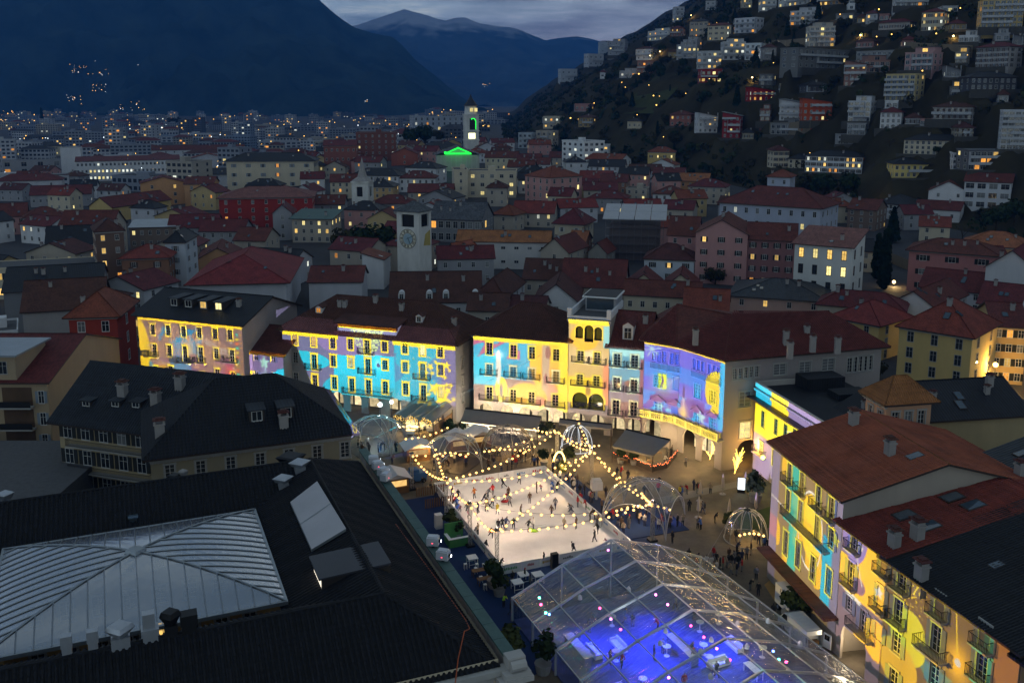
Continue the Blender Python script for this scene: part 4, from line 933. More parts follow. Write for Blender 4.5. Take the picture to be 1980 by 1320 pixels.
def balcony(root, x, z, w, d=.8, rz=0.0, y=0.0, nm="balcony"):
    b = MB(); b.box(-w/2, w/2, -d, -.0, -.14, 0)
    for s in (-w/2 + .2, w/2 - .35): b.box(s, s + .15, -d * .6, 0, -.4, -.14)
    o = b.build(nm, casem, root, (x, y, z), (0, 0, rz))
    r = MB(); n = max(3, int(w / .16)); hgt = .95
    for i in range(n + 1): X = -w/2 + .03 + (w - .06) * i / n; r.box(X - .012, X + .012, -d + .02, -d + .045, 0, hgt)
    for sx in (-w/2 + .02, w/2 - .045):
        for i in range(5): Y = -d + .05 + (d - .1) * i / 5; r.box(sx, sx + .025, Y, Y + .025, 0, hgt)
        r.box(sx - .005, sx + .03, -d, 0, hgt, hgt + .04)
    r.box(-w/2, w/2, -d, -d + .05, hgt, hgt + .04); r.box(-w/2, w/2, -d, -d + .04, .12, .15)
    r.build("railing", M['iron'], o); return o
def arch_fill(mb, x, w, zs, ztop, n, m=0, d=.0):   # closes the corners of a square-topped opening into a round arch; opening ends at zs + w/2
    r = w / 2; N = 8
    for s in (-1, 1):
        pts = [(x + s * r * math.cos(t), zs + r * math.sin(t)) for t in [math.pi / 2 * i / N for i in range(N + 1)]]
        poly = pts + [(x + s * r, zs + r)] if False else None
        for (a, b) in zip(pts, pts[1:]):
            q = [(x + s * r, 0.0 + d, a[1]), (a[0], d, a[1]), (b[0], d, b[1]), (x + s * r, d, b[1])]
            mb.face(q if s < 0 else q[::-1], m)
            mb.face([(a[0], d, a[1]), (a[0], .3, a[1]), (b[0], .3, b[1]), (b[0], d, b[1])], m)
def palazzo(label, A, u, W, D, h, kind, rh, wall, rm, wins, arcs=(), pills=None, over=.7, ribs=None, shut=(), sidew=(), side=1, lit=(), blinds=(), chim=2, sky=1, rnd=0, roofless=False, base=0, surf=None, name='palazzo', corn=.45):
    rz = math.atan2(u[1], u[0]); root = thing(name, label, "building", (A[0], A[1], 0), rz); wm = wallm(tuple(q * .62 for q in wall))
    ops = [(x - w/2, x + w/2, a, b) for x, a, b, w in wins] + [(x - w/2, x + w/2, a, b) for x, a, b, w in arcs]
    b = MB(); b.wall((0, 0), (1, 0), W, base - 2, h, (0, -1), [], 0) if False else None
    b.wall((0, 0), (1, 0), W, base, h, (0, -1), ops, 0, .28)
    b.wall((W, 0), (0, 1), D, base, h, (1, 0), [(y - w/2, y + w/2, a, c) for y, a, c, w in sidew] if side > 0 else [], 0, .28)
    b.wall((W, D), (-1, 0), W, base, h, (0, 1), []); b.wall((0, D), (0, -1), D, base, h, (-1, 0), [])
    if kind == 'gx':
        for x in (0, W): b.face([(x, 0, h), (x, D, h), (x, D/2, h + rh - .02)])
    if kind == 'shed':
        b.face([(0, 0, h), (0, D, h), (0, D, h + rh)]); b.face([(W, 0, h), (W, D, h), (W, D, h + rh)]); b.face([(0, D, h), (W, D, h), (W, D, h + rh), (0, D, h + rh)])
    for x, a, c, w in arcs: arch_fill(b, x, w, c - w/2, c, 0)
    b.build("wall", wm, root)
    rg = random.Random(len(label) + rnd)
    for i, (x, a, c, w) in enumerate(wins):
        wh = round(c - a, 1); o = inst("window", casing_mesh(w, wh), root, (x, 0, a))
        p = inst("pane", pane_mesh(w, wh), o)
        if i in lit: p.material_slots[0].link = 'OBJECT'; p.material_slots[0].material = M[rg.choice(['lit', 'lit2', 'lit3'])]
        elif i in blinds: p.material_slots[0].link = 'OBJECT'; p.material_slots[0].material = M['paneb']
        if i in shut:
            for s in (-1, 1):
                q = inst("shutter", shutter_mesh(w, wh), o, (s * (w/2 + .06), 0, 0), (0, 0, 0 if s > 0 else math.pi)); q.location.y = -.02 if s > 0 else -.10
    for y, a, c, w in sidew:
        wh = round(c - a, 1); o = inst("window", casing_mesh(w, wh), root, (W, y, a), (0, 0, math.pi/2)); p = inst("pane", pane_mesh(w, wh), o)
        p.material_slots[0].link = 'OBJECT'; p.material_slots[0].material = M['paneb'] if rg.random() < .5 else M['pane']
    if corn:
        c = MB(); c.box(-.2, W + .2, -.38, 0, h - corn * .55, h - .03); c.box(-.1, W + .1, -.22, 0, h - corn, h - corn * .55 - .003)
        k = int(W / .6)
        for i in range(k): c.box(.1 + i * W / k, .28 + i * W / k, -.34, -.222, h - corn, h - corn * .55 - .004)
        c.build("cornice", casem, root)
    if kind == 'flat' or roofless: return root, None, None
    rf, pl = roof(root, W, D, h, kind, rh, over, M[rm] if isinstance(rm, str) else rm, ribs)
    for j in range(chim): on_roof(rf, pl, chimney_mesh(), "chimney", W * rg.uniform(.1, .9), D * rg.uniform(.2, .45), False, 1)
    for j in range(sky): on_roof(rf, pl, skylight_mesh(), "skylight", W * rg.uniform(.15, .85), D * rg.uniform(.1, .36), True, 1.1)
    return root, rf, pl
def dormer(rf, pl, x, y, w, hh, m, lit=None, shed=False, arched=False):
    z, n = slope_at(pl, x, y)
    if z is None: return
    b = MB(); d = hh / max(.2, abs(n.y) / n.z) if not shed else hh / max(.25, abs(n.y) / n.z)
    b.box(-w/2, w/2, 0, d, -.3, hh, 0); 
    if shed: b.obox((-w/2 - .2, -.35, hh), (w + .4, 0, 0), (0, d + .6, .12), (0, 0, .14), 1)
    else:
        b.face([(-w/2, 0, hh), (w/2, 0, hh), (0, 0, hh + w * .35)], 0)
        for s in (-1, 1): b.obox((0, -.2, hh + w * .38), (s * (w/2 + .2), 0, -w * .42), (0, d + .6, 0), (0, 0, .1), 1)
    o = b.build("dormer", [wallm(WHT) if not shed else M['dframe'], m], rf, (x, y, z + .15))
    ww = w * .62; window(o, 0, -.02, .25, 0, round(ww, 1), round(hh * .72, 1), 'plain', lit)
YL = (1.55, 1.25, .02); CY = (.06, .95, 1.15); BL = (.22, .55, .85); PU = (.42, .30, .58); OR = (1.5, .95, .02); WH_ = (1.5, 1.5, 1.4); PKc = (.75, .38, .42); DIM = (.25, .22, .25)
def frames(cv, wins, c=YL, t=.24, heads=False):
    for x, a, b, w in wins:
        keep = cv.a[(cv.X > x - w/2) & (cv.X < x + w/2) & (cv.Z > a) & (cv.Z < b)].copy()
        cv.rect(x - w/2 - t, x + w/2 + t, a - t, b + t, c)
        cv.rect(x - w/2 - t - .08, x + w/2 + t + .08, b + t * .5, b + t * 1.4, c)
        m = (cv.X > x - w/2) & (cv.X < x + w/2) & (cv.Z > a) & (cv.Z < b); cv.a[m] = keep * .35
def edge2(pxA, pxB, h):
    a, b = P(*pxA, h), P(*pxB, h); d = b - a; L = d.length; return a, d / L, L
PA = (-14.2, 97.5, 16.6); PC = (-9.5, 124.5, 9.5)
# --- wide dark roofed house with the film-strip facade (far left)
A, u, W = edge2((265, 607), (468, 627), 15.5)
w2 = wl(ZD, A, u, [(285, 300, 425), (475, 312, 437), (665, 325, 450), (860, 340, 465), (1055, 352, 480), (1240, 365, 490), (308, 550, 690), (492, 560, 690), (687, 572, 770), (880, 582, 770), (1070, 600, 725), (1265, 615, 765)])
w2 += [(x, a - 4.0, a - 1.9, w) for x, a, b, w in w2[6:]]
root, rf, pl = palazzo("four storey house lit with film strip and yellow cornice, four dormers", A, u, W, 17, 15.5, 'gx', 3.2, (.55, .47, .45), 'black', w2, lit=(), chim=1, sky=0, over=.8)
for i, x in enumerate((.26, .40, .545, .69)): dormer(rf, pl, W * x, 3.0, 1.9, 1.5, M['slate'], (None, None, 'lit', 'lit2')[i], shed=True)
for i in (8, 9): balcony(root, w2[i][0], w2[i][1], 2.6)
balcony(root, w2[6][0], w2[6][1], 2.2); balcony(root, w2[11][0], w2[11][1], 3)
cv = Canvas(W, 0, 15.5); cv.rect(0, W, 0, 16, (.44, .33, .30)); cv.blob(0, W * .62, 3, 13.6, BL, 4, .5, .3); cv.blob(3, W * .9, 3, 9, (.42, .28, .40), 8, .6, .9)
cv.rect(0, .9, 0, 16, YL); cv.disc(-1.2, 9, 3.6, YL, 6.5); cv.rect(W * .3, W * .5, 5, 11.5, (.35, .75, 1.1), .6); cv.glow(W * .47, 10, 1.1, (1.6, 1.0, .0)); cv.disc(5.3, 3.9, 1.8, OR, 2.4)
msk = (np.hypot((cv.X - W * .22) / 3.6, (cv.Z - 10.5) / 4.2) < 1) | (np.hypot((cv.X - W * .62) / 5.8, (cv.Z - 9.6) / 3.4) < 1) | (np.hypot((cv.X - W * .36) / 3, (cv.Z - 13) / 1.2) < 1)
cv.squiggle(2, W, 3, 14, (1.45, 1.05, .75), 2, .8, msk); cv.specks(2, W - 2, 5, 14, 60, .14, WH_, 5)
for o_ in (0, .75): cv.line([(W * .55, 14 - o_), (W * .66, 12 - o_), (W * .78, 10.6 - o_), (W * .94, 10.2 - o_)], .05, WH_)
for i in range(12):
    t = i / 11; x = W * (.56 + .37 * t); z = 14 - 3.75 * (1 - (1 - t) ** 2); cv.line([(x, z), (x + .05, z - .75)], .05, WH_)
for i in range(13):
    z = 13.6 - i * .8; cv.rect(W - 1.6, W - 1.0, z - .35, z + .05, [(.1, 1.2, .9), (1.5, 1.3, .2), (1.4, .5, .1)][i % 3]); cv.rect(W - .75, W - .3, z - .1, z + .05, OR)
cv.glow(W - 5, 3.0, 2.2, (.15, .05, 1.6)); cv.glow(W - 3, 6.2, 1.0, (1.3, .25, .1), 1.4)
cv.a *= .72; frames(cv, w2); cv.rect(0, W, 14.55, 15.6, YL)
project(A, u, cv, PC, .95)
A2, u2, W2 = edge2((470, 668), (547, 676), 10.9)
w3 = wl(ZD, A2, u2, [(1562, 630, 745), (1775, 648, 765), (1568, 880, 990), (1785, 892, 1010)], .9)
palazzo("low link house between the film strip facade and the starry one", A2, u2, W2, 11, 10.3, "gx", 3.2, (.5, .46, .47), 'brown', w3, shut=(0, 1, 2, 3), chim=0, sky=0, over=.9)
cv = Canvas(W2, 0, 10.3); cv.rect(0, W2, 0, 13, (.34, .29, .44)); cv.disc(W2, 3, 3.2, CY, 4.5); cv.rect(0, 1.6, 0, 6.5, (1.1, .9, .2)); cv.star(W2 * .52, 8.2, .9, (.9, 1.3, 1.1)); cv.line([(W2 * .53, 8.6), (W2 * .55, 4.6)], .12, (.8, 1.1, 1.1)); cv.glow(W2 * .5, 5.2, 1, (.4, .6, .6)); cv.rect(0, W2, 9.6, 10.4, YL)
for x, a, b, w in w3: cv.rect(x - w/2 - .2, x - w/2 + .1, a, b + .1, YL)
project(A2, u2, cv, PC, 1.0)
# --- starry palazzo
A, u, W = edge2((545, 637), (881, 668), 13.8)
c1 = fp(*ZA(640, 330), A, u)[0] - .6; c1 = fp(*ZA(575, 480), A, u)[0]; c2 = fp(*ZA(1150, 480), A, u)[0]; hc = fp(*ZA(850, 345), A, u)[1]
it = [(152, 435, 540), (337, 455, 555), (525, 465, 575), (157, 615, 720), (342, 635, 775), (530, 645, 750), (162, 815, 935), (350, 835, 985), (540, 855, 975),
      (697, 480, 585), (862, 495, 625), (1033, 505, 605), (703, 665, 760), (870, 680, 820), (1037, 690, 785), (712, 870, 1000), (875, 885, 1025), (1040, 900, 1020),
      (1232, 525, 625), (1405, 540, 645), (1580, 560, 660), (1235, 708, 805), (1408, 723, 875), (1583, 735, 840), (1240, 915, 1030), (1415, 935, 1090), (1587, 950, 1060)]
w4 = wl(ZA, A, u, it, 1.0)
arcs = [(W * k, 0, 3.4, 2.2) for k in (.20, .325, .43, .535)] + [(W * .66, 0, 3.4, 2.2), (W * .78, 0, 3.4, 2.2)]
arcs = [q for q in arcs]
root, rf, pl = palazzo("long palazzo lit turquoise and violet with yellow windows and stars", A, u, W, 15, 13.8, 'hip', 5.2, (.52, .50, .50), 'brown', w4, arcs, lit=(0, 1, 12, 19, 26), blinds=(21, 22, 23), sidew=[(3, 9.2, 11.0, .9), (3, 6, 7.8, .9), (3, 3, 4.6, .9), (8, 9.2, 11.0, .9), (8, 6, 7.8, .9)], chim=0, sky=0, over=.8, ribs=(.36, .8))
b = MB(); b.wall((c1, 0), (1, 0), c2 - c1, 13.79, hc - .02, (0, -1), []); b.box(c1, c1 + .3, .0, 6, 13.79, hc - .02); b.box(c2 - .3, c2, .0, 6, 13.79, hc - .02); b.build("attic_wall", wallm((.52, .50, .50)), root)
b = MB(); b.obox((c1 - .5, -.7, hc - .02), (c2 - c1 + 1, 0, 0), (0, 6.5, 1.0), (0, 0, .2)); b.box(c1 - .3, c2 + .3, -.45, 0, hc - .55, hc - .04); b.build("attic_roof", M['brown'], root)
for x, y in ((W * .27, 5), (W * .27 + 1, 5), (W * .46, 6.5), (W * .63, 5.3), (W * .93, 5)): on_roof(rf, pl, chimney_mesh(), "chimney", x, y, False, 1)
dormer(rf, pl, W * .17, 3.2, 1.3, 1.1, M['brown'], 'lit4'); dormer(rf, pl, W * .76, 3.0, 1.2, 1.2, M['brown'], None)
for i, w in ((4, 3.2), (10, 3.2), (13, 3.4), (22, 3.2), (7, 4.2), (25, 4.2)): balcony(root, w4[i][0], w4[i][1], w)
balcony(root, w4[16][0], w4[16][1], 9.5, 1.1)
cv = Canvas(W, 0, hc)
cv.rect(0, W, 0, hc, (.29, .29, .42)); cv.rect(c1 - 1, W * .86, 0, 10.8, CY); cv.disc(W * .12, 8.6, 5.5, (.06, .8, .95), 1.7); cv.rect(c1, c2, 0, 5.2, (.30, .62, .66), .75); cv.disc(c1 + 2, 3.5, 5.5, (.14, .8, .95), 3.3, .8)
cv.rect(W * .66, W * .9, 0, 13.2, (.12, .68, .82)); cv.blob(W * .66, W * .95, 0, 11.5, (.30, .42, .62), 3, .4, .9, .8); cv.disc(c1 + 1, 12.4, 5, (.45, .38, .6), 2.2); cv.rect(W * .92, W, 0, 13, (.32, .29, .46))
mx_ = (c1 + c2) / 2
cv.specks(mx_ - 3.4, mx_ + 3.4, 10.4, hc - .9, 520, .10, (1.3, 1.5, .9), 3, lambda x, z: abs(x - mx_) < 3.3 * ((z - 9.6) / (hc - 10)) ** .5)
cv.glow(mx_ + 2, 9.2, 1.0, (.9, .8, 1.0), 1.5); cv.disc(mx_ + 2.1, 9.0, .35, (.2, .25, .4)); cv.specks(.5, 6.5, 4.0, 5.6, 110, .08, YL, 6)
for i, (x, z, r) in enumerate([(.80, 10, .35), (.815, 9.2, .2), (.86, 9.7, .55), (.845, 8.6, .2), (.83, 7.6, .22), (.87, 8.6, .35), (.89, 10.6, .3), (.905, 9.2, .35), (.95, 10.2, .6), (.965, 9.4, .3), (.94, 8.1, .35), (.88, 5.9, .95), (.915, 5.9, .6), (.95, 6.8, .35), (.955, 5.8, .6), (.93, 4.2, 1.25), (.85, 4.9, .4), (.86, 3.4, .45), (.80, 4.6, .25), (.815, 4.2, .25), (.795, 3.4, .25), (.975, 2.2, .5), (.9, 2.2, .4), (.86, 2.0, .35), (.97, 6.8, .4), (.985, 4.4, .4)]): cv.star(W * x, z, r, YL, i * .3)
cv.specks(W * .72, W * .88, 6, 11.5, 60, .07, YL, 8)
frames(cv, w4, YL, .26); cv.rect(0, c1, 12.95, 13.9, YL); cv.rect(c2 - .8, W, 12.9, 13.9, YL); cv.rect(c1, c2, hc - .8, hc, YL)
cv.a[cv.Z < 3.2] *= .12
project(A, u, cv, PA, 1.0)
B4 = (A, u, W)
# --- blue and yellow palazzo
A, u, W = edge2((915, 647), (1099, 661), 15.3)
w6 = wl(ZB, A, u, [(190, 505, 600), (382, 522, 620), (530, 537, 635), (723, 557, 650), (190, 677, 757), (380, 695, 775), (530, 712, 790), (722, 732, 822), (190, 858, 958), (380, 880, 975), (527, 897, 990), (717, 918, 1012)], 1.05)
arcs = [(W * k, 0, 3.5, 2.3) for k in (.13, .36, .56, .76, .92)]
root, rf, pl = palazzo("blue and yellow lit palazzo with a broad brown hip roof", A, u, W, 14, 15.3, 'hip', 4.4, (.54, .50, .47), 'brown', w6, arcs, blinds=(4, 5, 6, 7), lit=(), chim=0, sky=0, over=.8, ribs=(.36, .8), side=0)
for i in range(4): balcony(root, w6[4 + i][0], w6[4 + i][1], 3.0); balcony(root, w6[8 + i][0], w6[8 + i][1], 3.4)
cv = Canvas(W, 0, 15.3); cv.rect(0, W, 0, 16, (.20, .72, .98)); cv.rect(0, W, 0, 8.2, (.42, .30, .28)); cv.rect(0, W * .3, 6.8, 12, (.12, 1.0, 1.25)); cv.disc(W * .98, 11, 6.2, OR); cv.disc(W * .98, 11, 4.4, (1.2, .8, .35)); cv.rect(W * .9, W, 0, 16, YL)
cv.blob(0, W * .5, 11.6, 14.5, (.75, .35, .5), 5, .7, .5); cv.rect(W * .73, W * .81, 2.5, 14.6, (.8, .66, .52)); cv.disc(W * .58, 5.2, 3.4, OR, 2.5); cv.disc(W * .30, 6.2, 1.1, YL, 2.2); cv.disc(W * .27, 10, .45, WH_, 3.0); cv.glow(W * .27, 12.2, .9, (1.2, 1.2, 1.2), .7); cv.disc(W * .30, 6.0, .3, DIM, 1.2); cv.ring(W * .30, 4.7, 1.25, .06, WH_, .35); cv.ring(W * .6, 3.9, 1.6, .05, WH_, .5)
cv.disc(W * .79, 13.2, .5, (.4, .22, .2), 1.0); cv.disc(W * .77, 8.6, .35, (.42, .2, .2), 1.0); cv.disc(W * .70, 4.8, 1.2, (1.0, .5, .4), .8)
cv.blob(W * .8, W * .9, 2.5, 10, (1.1, .6, .5), 6, .6, .2)
frames(cv, w6[:4] + w6[8:], (1.4, 1.25, .35), .2); frames(cv, w6[4:8], (1.3, 1.25, .9), .2); cv.rect(0, W, 14.45, 15.4, YL); cv.a[cv.Z < 3.3] *= .12
project(A, u, cv, PA, 1.0); B6 = (A, u, W)
# --- loggia tower house and its narrow neighbour
A, u, W = A + u * (W + .02), u, 0
x1 = fp(*ZB(1145, 700), A, u)[0]; zt = fp(*ZB(985, 320), A, u)[1]
lo = wl(ZB, A, u, [(908, 372, 470, 1.25), (985, 366, 500, 1.5), (1058, 382, 488, 1.25)])
d7 = wl(ZB, A, u, [(918, 570, 655), (1050, 582, 672), (912, 757, 842), (1045, 772, 855)], 1.05)
big = wl(ZB, A, u, [(912, 900, 1028, 2.5), (1042, 912, 1040, 2.5)])
root, rf, pl = palazzo("tall narrow house with a three arched loggia and roof terrace", A, u, x1, 12, zt, 'flat', 0, (.56, .50, .44), 'gravel', d7, lo + big + [(x1 * .27, 0, 3.4, 2.2), (x1 * .74, 0, 3.4, 2.2)], over=.3, corn=.6)
for q in (lo, big):
    b = MB(); xa, xb, za, zb = min(x - w/2 for x, a, c, w in q) - .3, max(x + w/2 for x, a, c, w in q) + .3, q[0][1] - .2, max(c for x, a, c, w in q) + .3
    b.face([(xa, .9, za), (xb, .9, za), (xb, .9, zb), (xa, .9, zb)]); b.build("loggia_back", M['pane'], root)
for i in range(4): balcony(root, d7[i][0], d7[i][1], 2.9, .8)
for q in big: balcony(root, q[0], q[1], 3.0, .35)
b = MB(); b.box(0, x1, 0, 12, zt, zt + .12, 0); b.box(-.1, .25, -.1, 11, zt + .12, zt + 1.2, 1); b.box(x1 - .25, x1 + .1, -.1, 11, zt + .12, zt + 1.2, 1); b.box(.25, x1 - .25, -.1, .1, zt + .12, zt + .5, 1)
for x in (-.2, x1 - .5): b.box(x, x + .7, -.25, .45, zt + .12, zt + 1.7, 1)
b.build("roof_terrace", [M['gravel'], wallm(WHT)], root)
b = MB(); b.box(1.4, x1 - .2, 6.0, 11.5, zt + .12, zt + 2.5, 0); b.box(1.0, x1 + .1, 5.2, 12, zt + 2.5, zt + 2.72, 1); b.box(1.2, x1 - .1, 5.4, 11.8, zt + 2.72, zt + 2.8, 3); b.face([(1.6, 5.98, zt + .4), (x1 - .6, 5.98, zt + .4), (x1 - .6, 5.98, zt + 2.4), (1.6, 5.98, zt + 2.4)], 2); b.build("rooftop_pavilion", [wallm(GRY), M['white'], M['skyl'], M['black']], root)
cv = Canvas(x1, 0, zt); cv.rect(0, x1, 0, zt, (.95, .78, .48)); cv.rect(0, x1, 4.2, 9.6, (1.5, 1.2, .02)); cv.rect(x1 * .86, x1, 4, 12, (1.1, .6, .45)); cv.glow(x1 * .5, 13.2, 2.6, (.9, .8, .7), 1.0); cv.rect(0, x1, 0, 5.2, (.38, .33, .33)); cv.disc(x1 * .5, 7.0, .42, (.55, .38, .2), 1.5); cv.disc(x1 * .55, 8.2, .35, (.55, .38, .2)); cv.disc(x1 * .4, zt - 3, x1 * .35, OR, 2.2, .8); cv.rect(x1 * .85, x1, zt - 4.5, zt, (.7, 1.1, 1.15))
frames(cv, d7, (1.3, 1.1, .2), .16); cv.rect(0, x1, zt - .9, zt, YL)
for x, a, c, w in lo + big: cv.ring(x, c - w/2, w * .56, .12, YL); cv.rect(x - w * .62, x - w * .5, a, c - w/2, YL); cv.rect(x + w * .5, x + w * .62, a, c - w/2, YL)
cv.a[cv.Z < 3.3] *= .12
project(A, u, cv, PA, 1.0)
A8 = A + u * (x1 + .02); W8 = fp(*ZB(1428, 700), A8, u)[0]; h8 = fp(*ZB(1300, 535), A8, u)[1]
w8 = wl(ZB, A8, u, [(1210, 592, 690), (1350, 606, 702), (1207, 782, 882), (1345, 797, 898), (1200, 962, 1080), (1342, 978, 1092)], 1.15)
root, rf, pl = palazzo("narrow house with a front dormer beside the loggia tower", A8, u, W8, 13, h8, 'gx', 4.2, (.54, .50, .47), 'dred', w8, [(W8 * .3, 0, 3.4, 2.0), (W8 * .75, 0, 3.4, 2.0)], chim=1, sky=0)
dormer(rf, pl, W8 * .48, 1.0, 1.7, 2.3, M['dred'])
for i in range(6): balcony(root, w8[i][0], w8[i][1], 2.5)
cv = Canvas(W8, 0, h8); cv.rect(0, W8, 0, 20, (.35, .62, .78)); cv.rect(0, W8, 0, 9.5, (.42, .38, .44)); cv.rect(0, W8, 0, 6.0, (.34, .20, .20)); cv.rect(0, W8, h8 - 1.7, h8, (.9, 1.35, 1.4)); cv.rect(W8 * .88, W8, 0, h8 - 2, (.45, .25, .3)); cv.disc(W8 * .6, 9.2, .9, (.45, .25, .2), .5)
cv.ring(W8 * .45, 4.6, 1.8, .05, (1.0, .7, .6), .8)
frames(cv, w8[:4], (1.2, 1.3, 1.0), .2); frames(cv, w8[4:], (1.1, 1.0, .7), .2); cv.a[cv.Z < 3.3] *= .12
project(A8, u, cv, PA, 1.0)
# --- violet Venetian palazzo, front bent in two planes, long side wing to the right
hv9 = 16.9; q0, q1, q2 = P(1246, 658, hv9), P(1315, 669, hv9), P(1403, 697, hv9)
for i, (a, c) in enumerate(((q0, q1), (q1, q2))):
    pass
q3 = P(1705, 671, hv9)
t9 = thing("palazzo", "violet and blue lit Venetian palazzo with arcade and yellow balustrade", "building", (q0.x, q0.y, 0), 0)
o9 = Vector((q0.x, q0.y, 0)); loc = lambda p: Vector((p[0] - o9.x, p[1] - o9.y))
wm9 = wallm((.32, .285, .275)); b = MB(); back = [loc(q3) + Vector((-4, 13)), loc(q0) + Vector((4, 15))]
segs = []
for a, c in ((q0, q1), (q1, q2), (q2, q3)):
    d = Vector((c.x - a.x, c.y - a.y)); L = d.length; d /= L; segs.append((a, d, L))
itA = [(205, 185, 258, .62), (250, 183, 268, .62), (293, 180, 277, .62), (360, 193, 287, .62), (405, 203, 292, .62), (452, 212, 302, .62), (235, 385, 490, 1.3), (405, 405, 520, 1.3), (235, 625, 730, 1.3), (390, 665, 770, 1.3)]
itB = [(560, 240, 332, .62), (598, 255, 342, .62), (635, 268, 355, .62), (695, 288, 372, .62), (735, 303, 390, .62), (772, 317, 402, .62), (585, 465, 590, 1.3), (720, 525, 640, 1.3), (580, 720, 830, 1.3), (720, 765, 880, 1.3)]
itS = [(915, 330, 425, .62), (965, 325, 420, .62), (1015, 318, 415, .62), (1062, 312, 410, .62), (1110, 306, 405, .62), (1005, 535, 665, 1.9), (1005, 800, 945, 1.9)]
ws = [wl(ZC, segs[0][0], segs[0][1], itA), wl(ZC, segs[1][0], segs[1][1], itB), wl(ZC, segs[2][0], segs[2][1], itS)]
Z6r = lambda x, y: (1320 + x / 3, 380 + y / 3)
ws[2] += wl(Z6r, segs[2][0], segs[2][1], [(565, 970, 1035, 2.1), (710, 958, 1022, 1.9), (845, 940, 1010, 2.1), (970, 935, 1020, .9), (1000, 932, 1018, .9), (1030, 928, 1014, .9), (1058, 925, 1010, .9), (1086, 922, 1006, .9), (838, 1085, 1110, 2.0)])
L0, L1 = segs[0][2], segs[1][2]
arcs9 = [[(L0 * .30, 0, 4.2, 2.9), (L0 * .78, 0, 4.2, 2.9)], [(L1 * .28, 0, 4.2, 2.9), (L1 * .70, 0, 4.2, 2.9)], [(4.3, 0, 4.4, 3.6)]]
rts = []
for i, (a, d, L) in enumerate(segs):
    n = Vector((d.y, -d.x)); m = MB(); op = [(x - w/2, x + w/2, z0, z1) for x, z0, z1, w in ws[i]] + [(x - w/2, x + w/2, z0, z1) for x, z0, z1, w in arcs9[i]]
    m.wall((0, 0), (1, 0), L, 0, hv9, (0, -1), op, 0, .28)
    for x, z0, z1, w in arcs9[i]: arch_fill(m, x, w, z1 - w/2, z1, 0)
    l = loc(a); rt = m.build("front_wall", wm9, t9, (l.x, l.y, 0), (0, 0, math.atan2(d.y, d.x))); rts.append(rt)
    for x, z0, z1, w in ws[i]:
        wh = round(z1 - z0, 1); o = inst("window", casing_mesh(w, wh), rt, (x, 0, z0)); 
        mm = MB(); mm.face([(-w/2, .165, 0), (w/2, .165, 0), (w/2, .165, wh), (-w/2, .165, wh)])
        pk = 'paneb' if (i < 2 or w > 1.5) else 'pane'
        if i == 2 and abs(z0 - ws[2][6][1]) < .01: pk = 'lit2'
        o.data = o.data.copy() if False else o.data
        p_ = mm.build("window_pane", M[pk], rt, (x, 0, z0))
    if i < 2:      # triangular hoods over the lower windows, stone balustrade, long balcony
        for x, z0, z1, w in ws[i][8:10]:
            m = MB(); m.face([(x - 1.3, -.25, z1 + .3), (x + 1.3, -.25, z1 + .3), (x, -.25, z1 + 1.15)]); m.obox((x - 1.4, -.3, z1 + .22), (2.8, 0, 0), (0, .3, 0), (0, 0, .12)); m.obox((x - 1.4, -.3, z1 + .3), (1.4, 0, .9), (0, .3, 0), (0, 0, .1)); m.obox((x, -.3, z1 + 1.2), (1.4, 0, -.9), (0, .3, 0), (0, 0, .1)); m.build("window_hood", casem, rt)
        for g in (ws[i][0:3], ws[i][3:6]):
            m = MB(); xa, xb = g[0][0] - .6, g[2][0] + .6; z = min(q[1] for q in g) - .15; m.box(xa, xb, -.25, 0, z - .1, z); m.box(xa, xb, -.25, 0, z - 1.15, z - 1.0)
            k = int((xb - xa) / .22)
            for j in range(k + 1): X = xa + .05 + (xb - xa - .1) * j / k; m.box(X - .05, X + .05, -.2, -.05, z - 1.0, z - .1)
            m.build("balustrade", casem, rt)
        m = MB(); zb = 4.9; m.box(-.3, L + .4, -1.1, 0, zb - .2, zb); m.box(-.3, L + .4, -1.1, -.95, zb + .85, zb + 1.0)
        k = int(L / .3)
        for j in range(k + 1): X = -.2 + (L + .3) * j / k; m.box(X - .07, X + .07, -1.07, -.97, zb, zb + .85)
        for j in range(4): X = -.3 + (L + .3) * j / 3; m.box(X - .18, X + .18, -1.15, -.9, zb - .2, zb + 1.1)
        m.build("balcony", casem, rt)
m = MB(); bl = [back[0], back[1]]
m.face([(*loc(q3), 0), (*back[0], 0), (*back[0], hv9), (*loc(q3), hv9)]); m.face([(*back[0], 0), (*back[1], 0), (*back[1], hv9), (*back[0], hv9)]); m.face([(*back[1], 0), (0, 0, 0), (0, 0, hv9), (*back[1], hv9)]); m.build("rear_wall", wm9, t9)
ev = [loc(q) for q in (q0, q1, q2, q3)]; out = []
for i, p in enumerate(ev):
    nn = Vector((0, 0))
    for k in (i - 1, i):
        if 0 <= k < 3: nn += Vector((segs[k][1].y, -segs[k][1].x))
    out.append(p + nn.normalized() * .9)
out[0] += Vector((-.5, .3)); out[3] += Vector((.9, .2)); rz9 = hv9 + 4.3
ra, rb, rc = Vector((ev[0].x + 6, ev[0].y + 6.0)), Vector((ev[2].x + 3.0, ev[2].y + 10.0)), Vector((ev[3].x - 7, ev[3].y + 5.0))
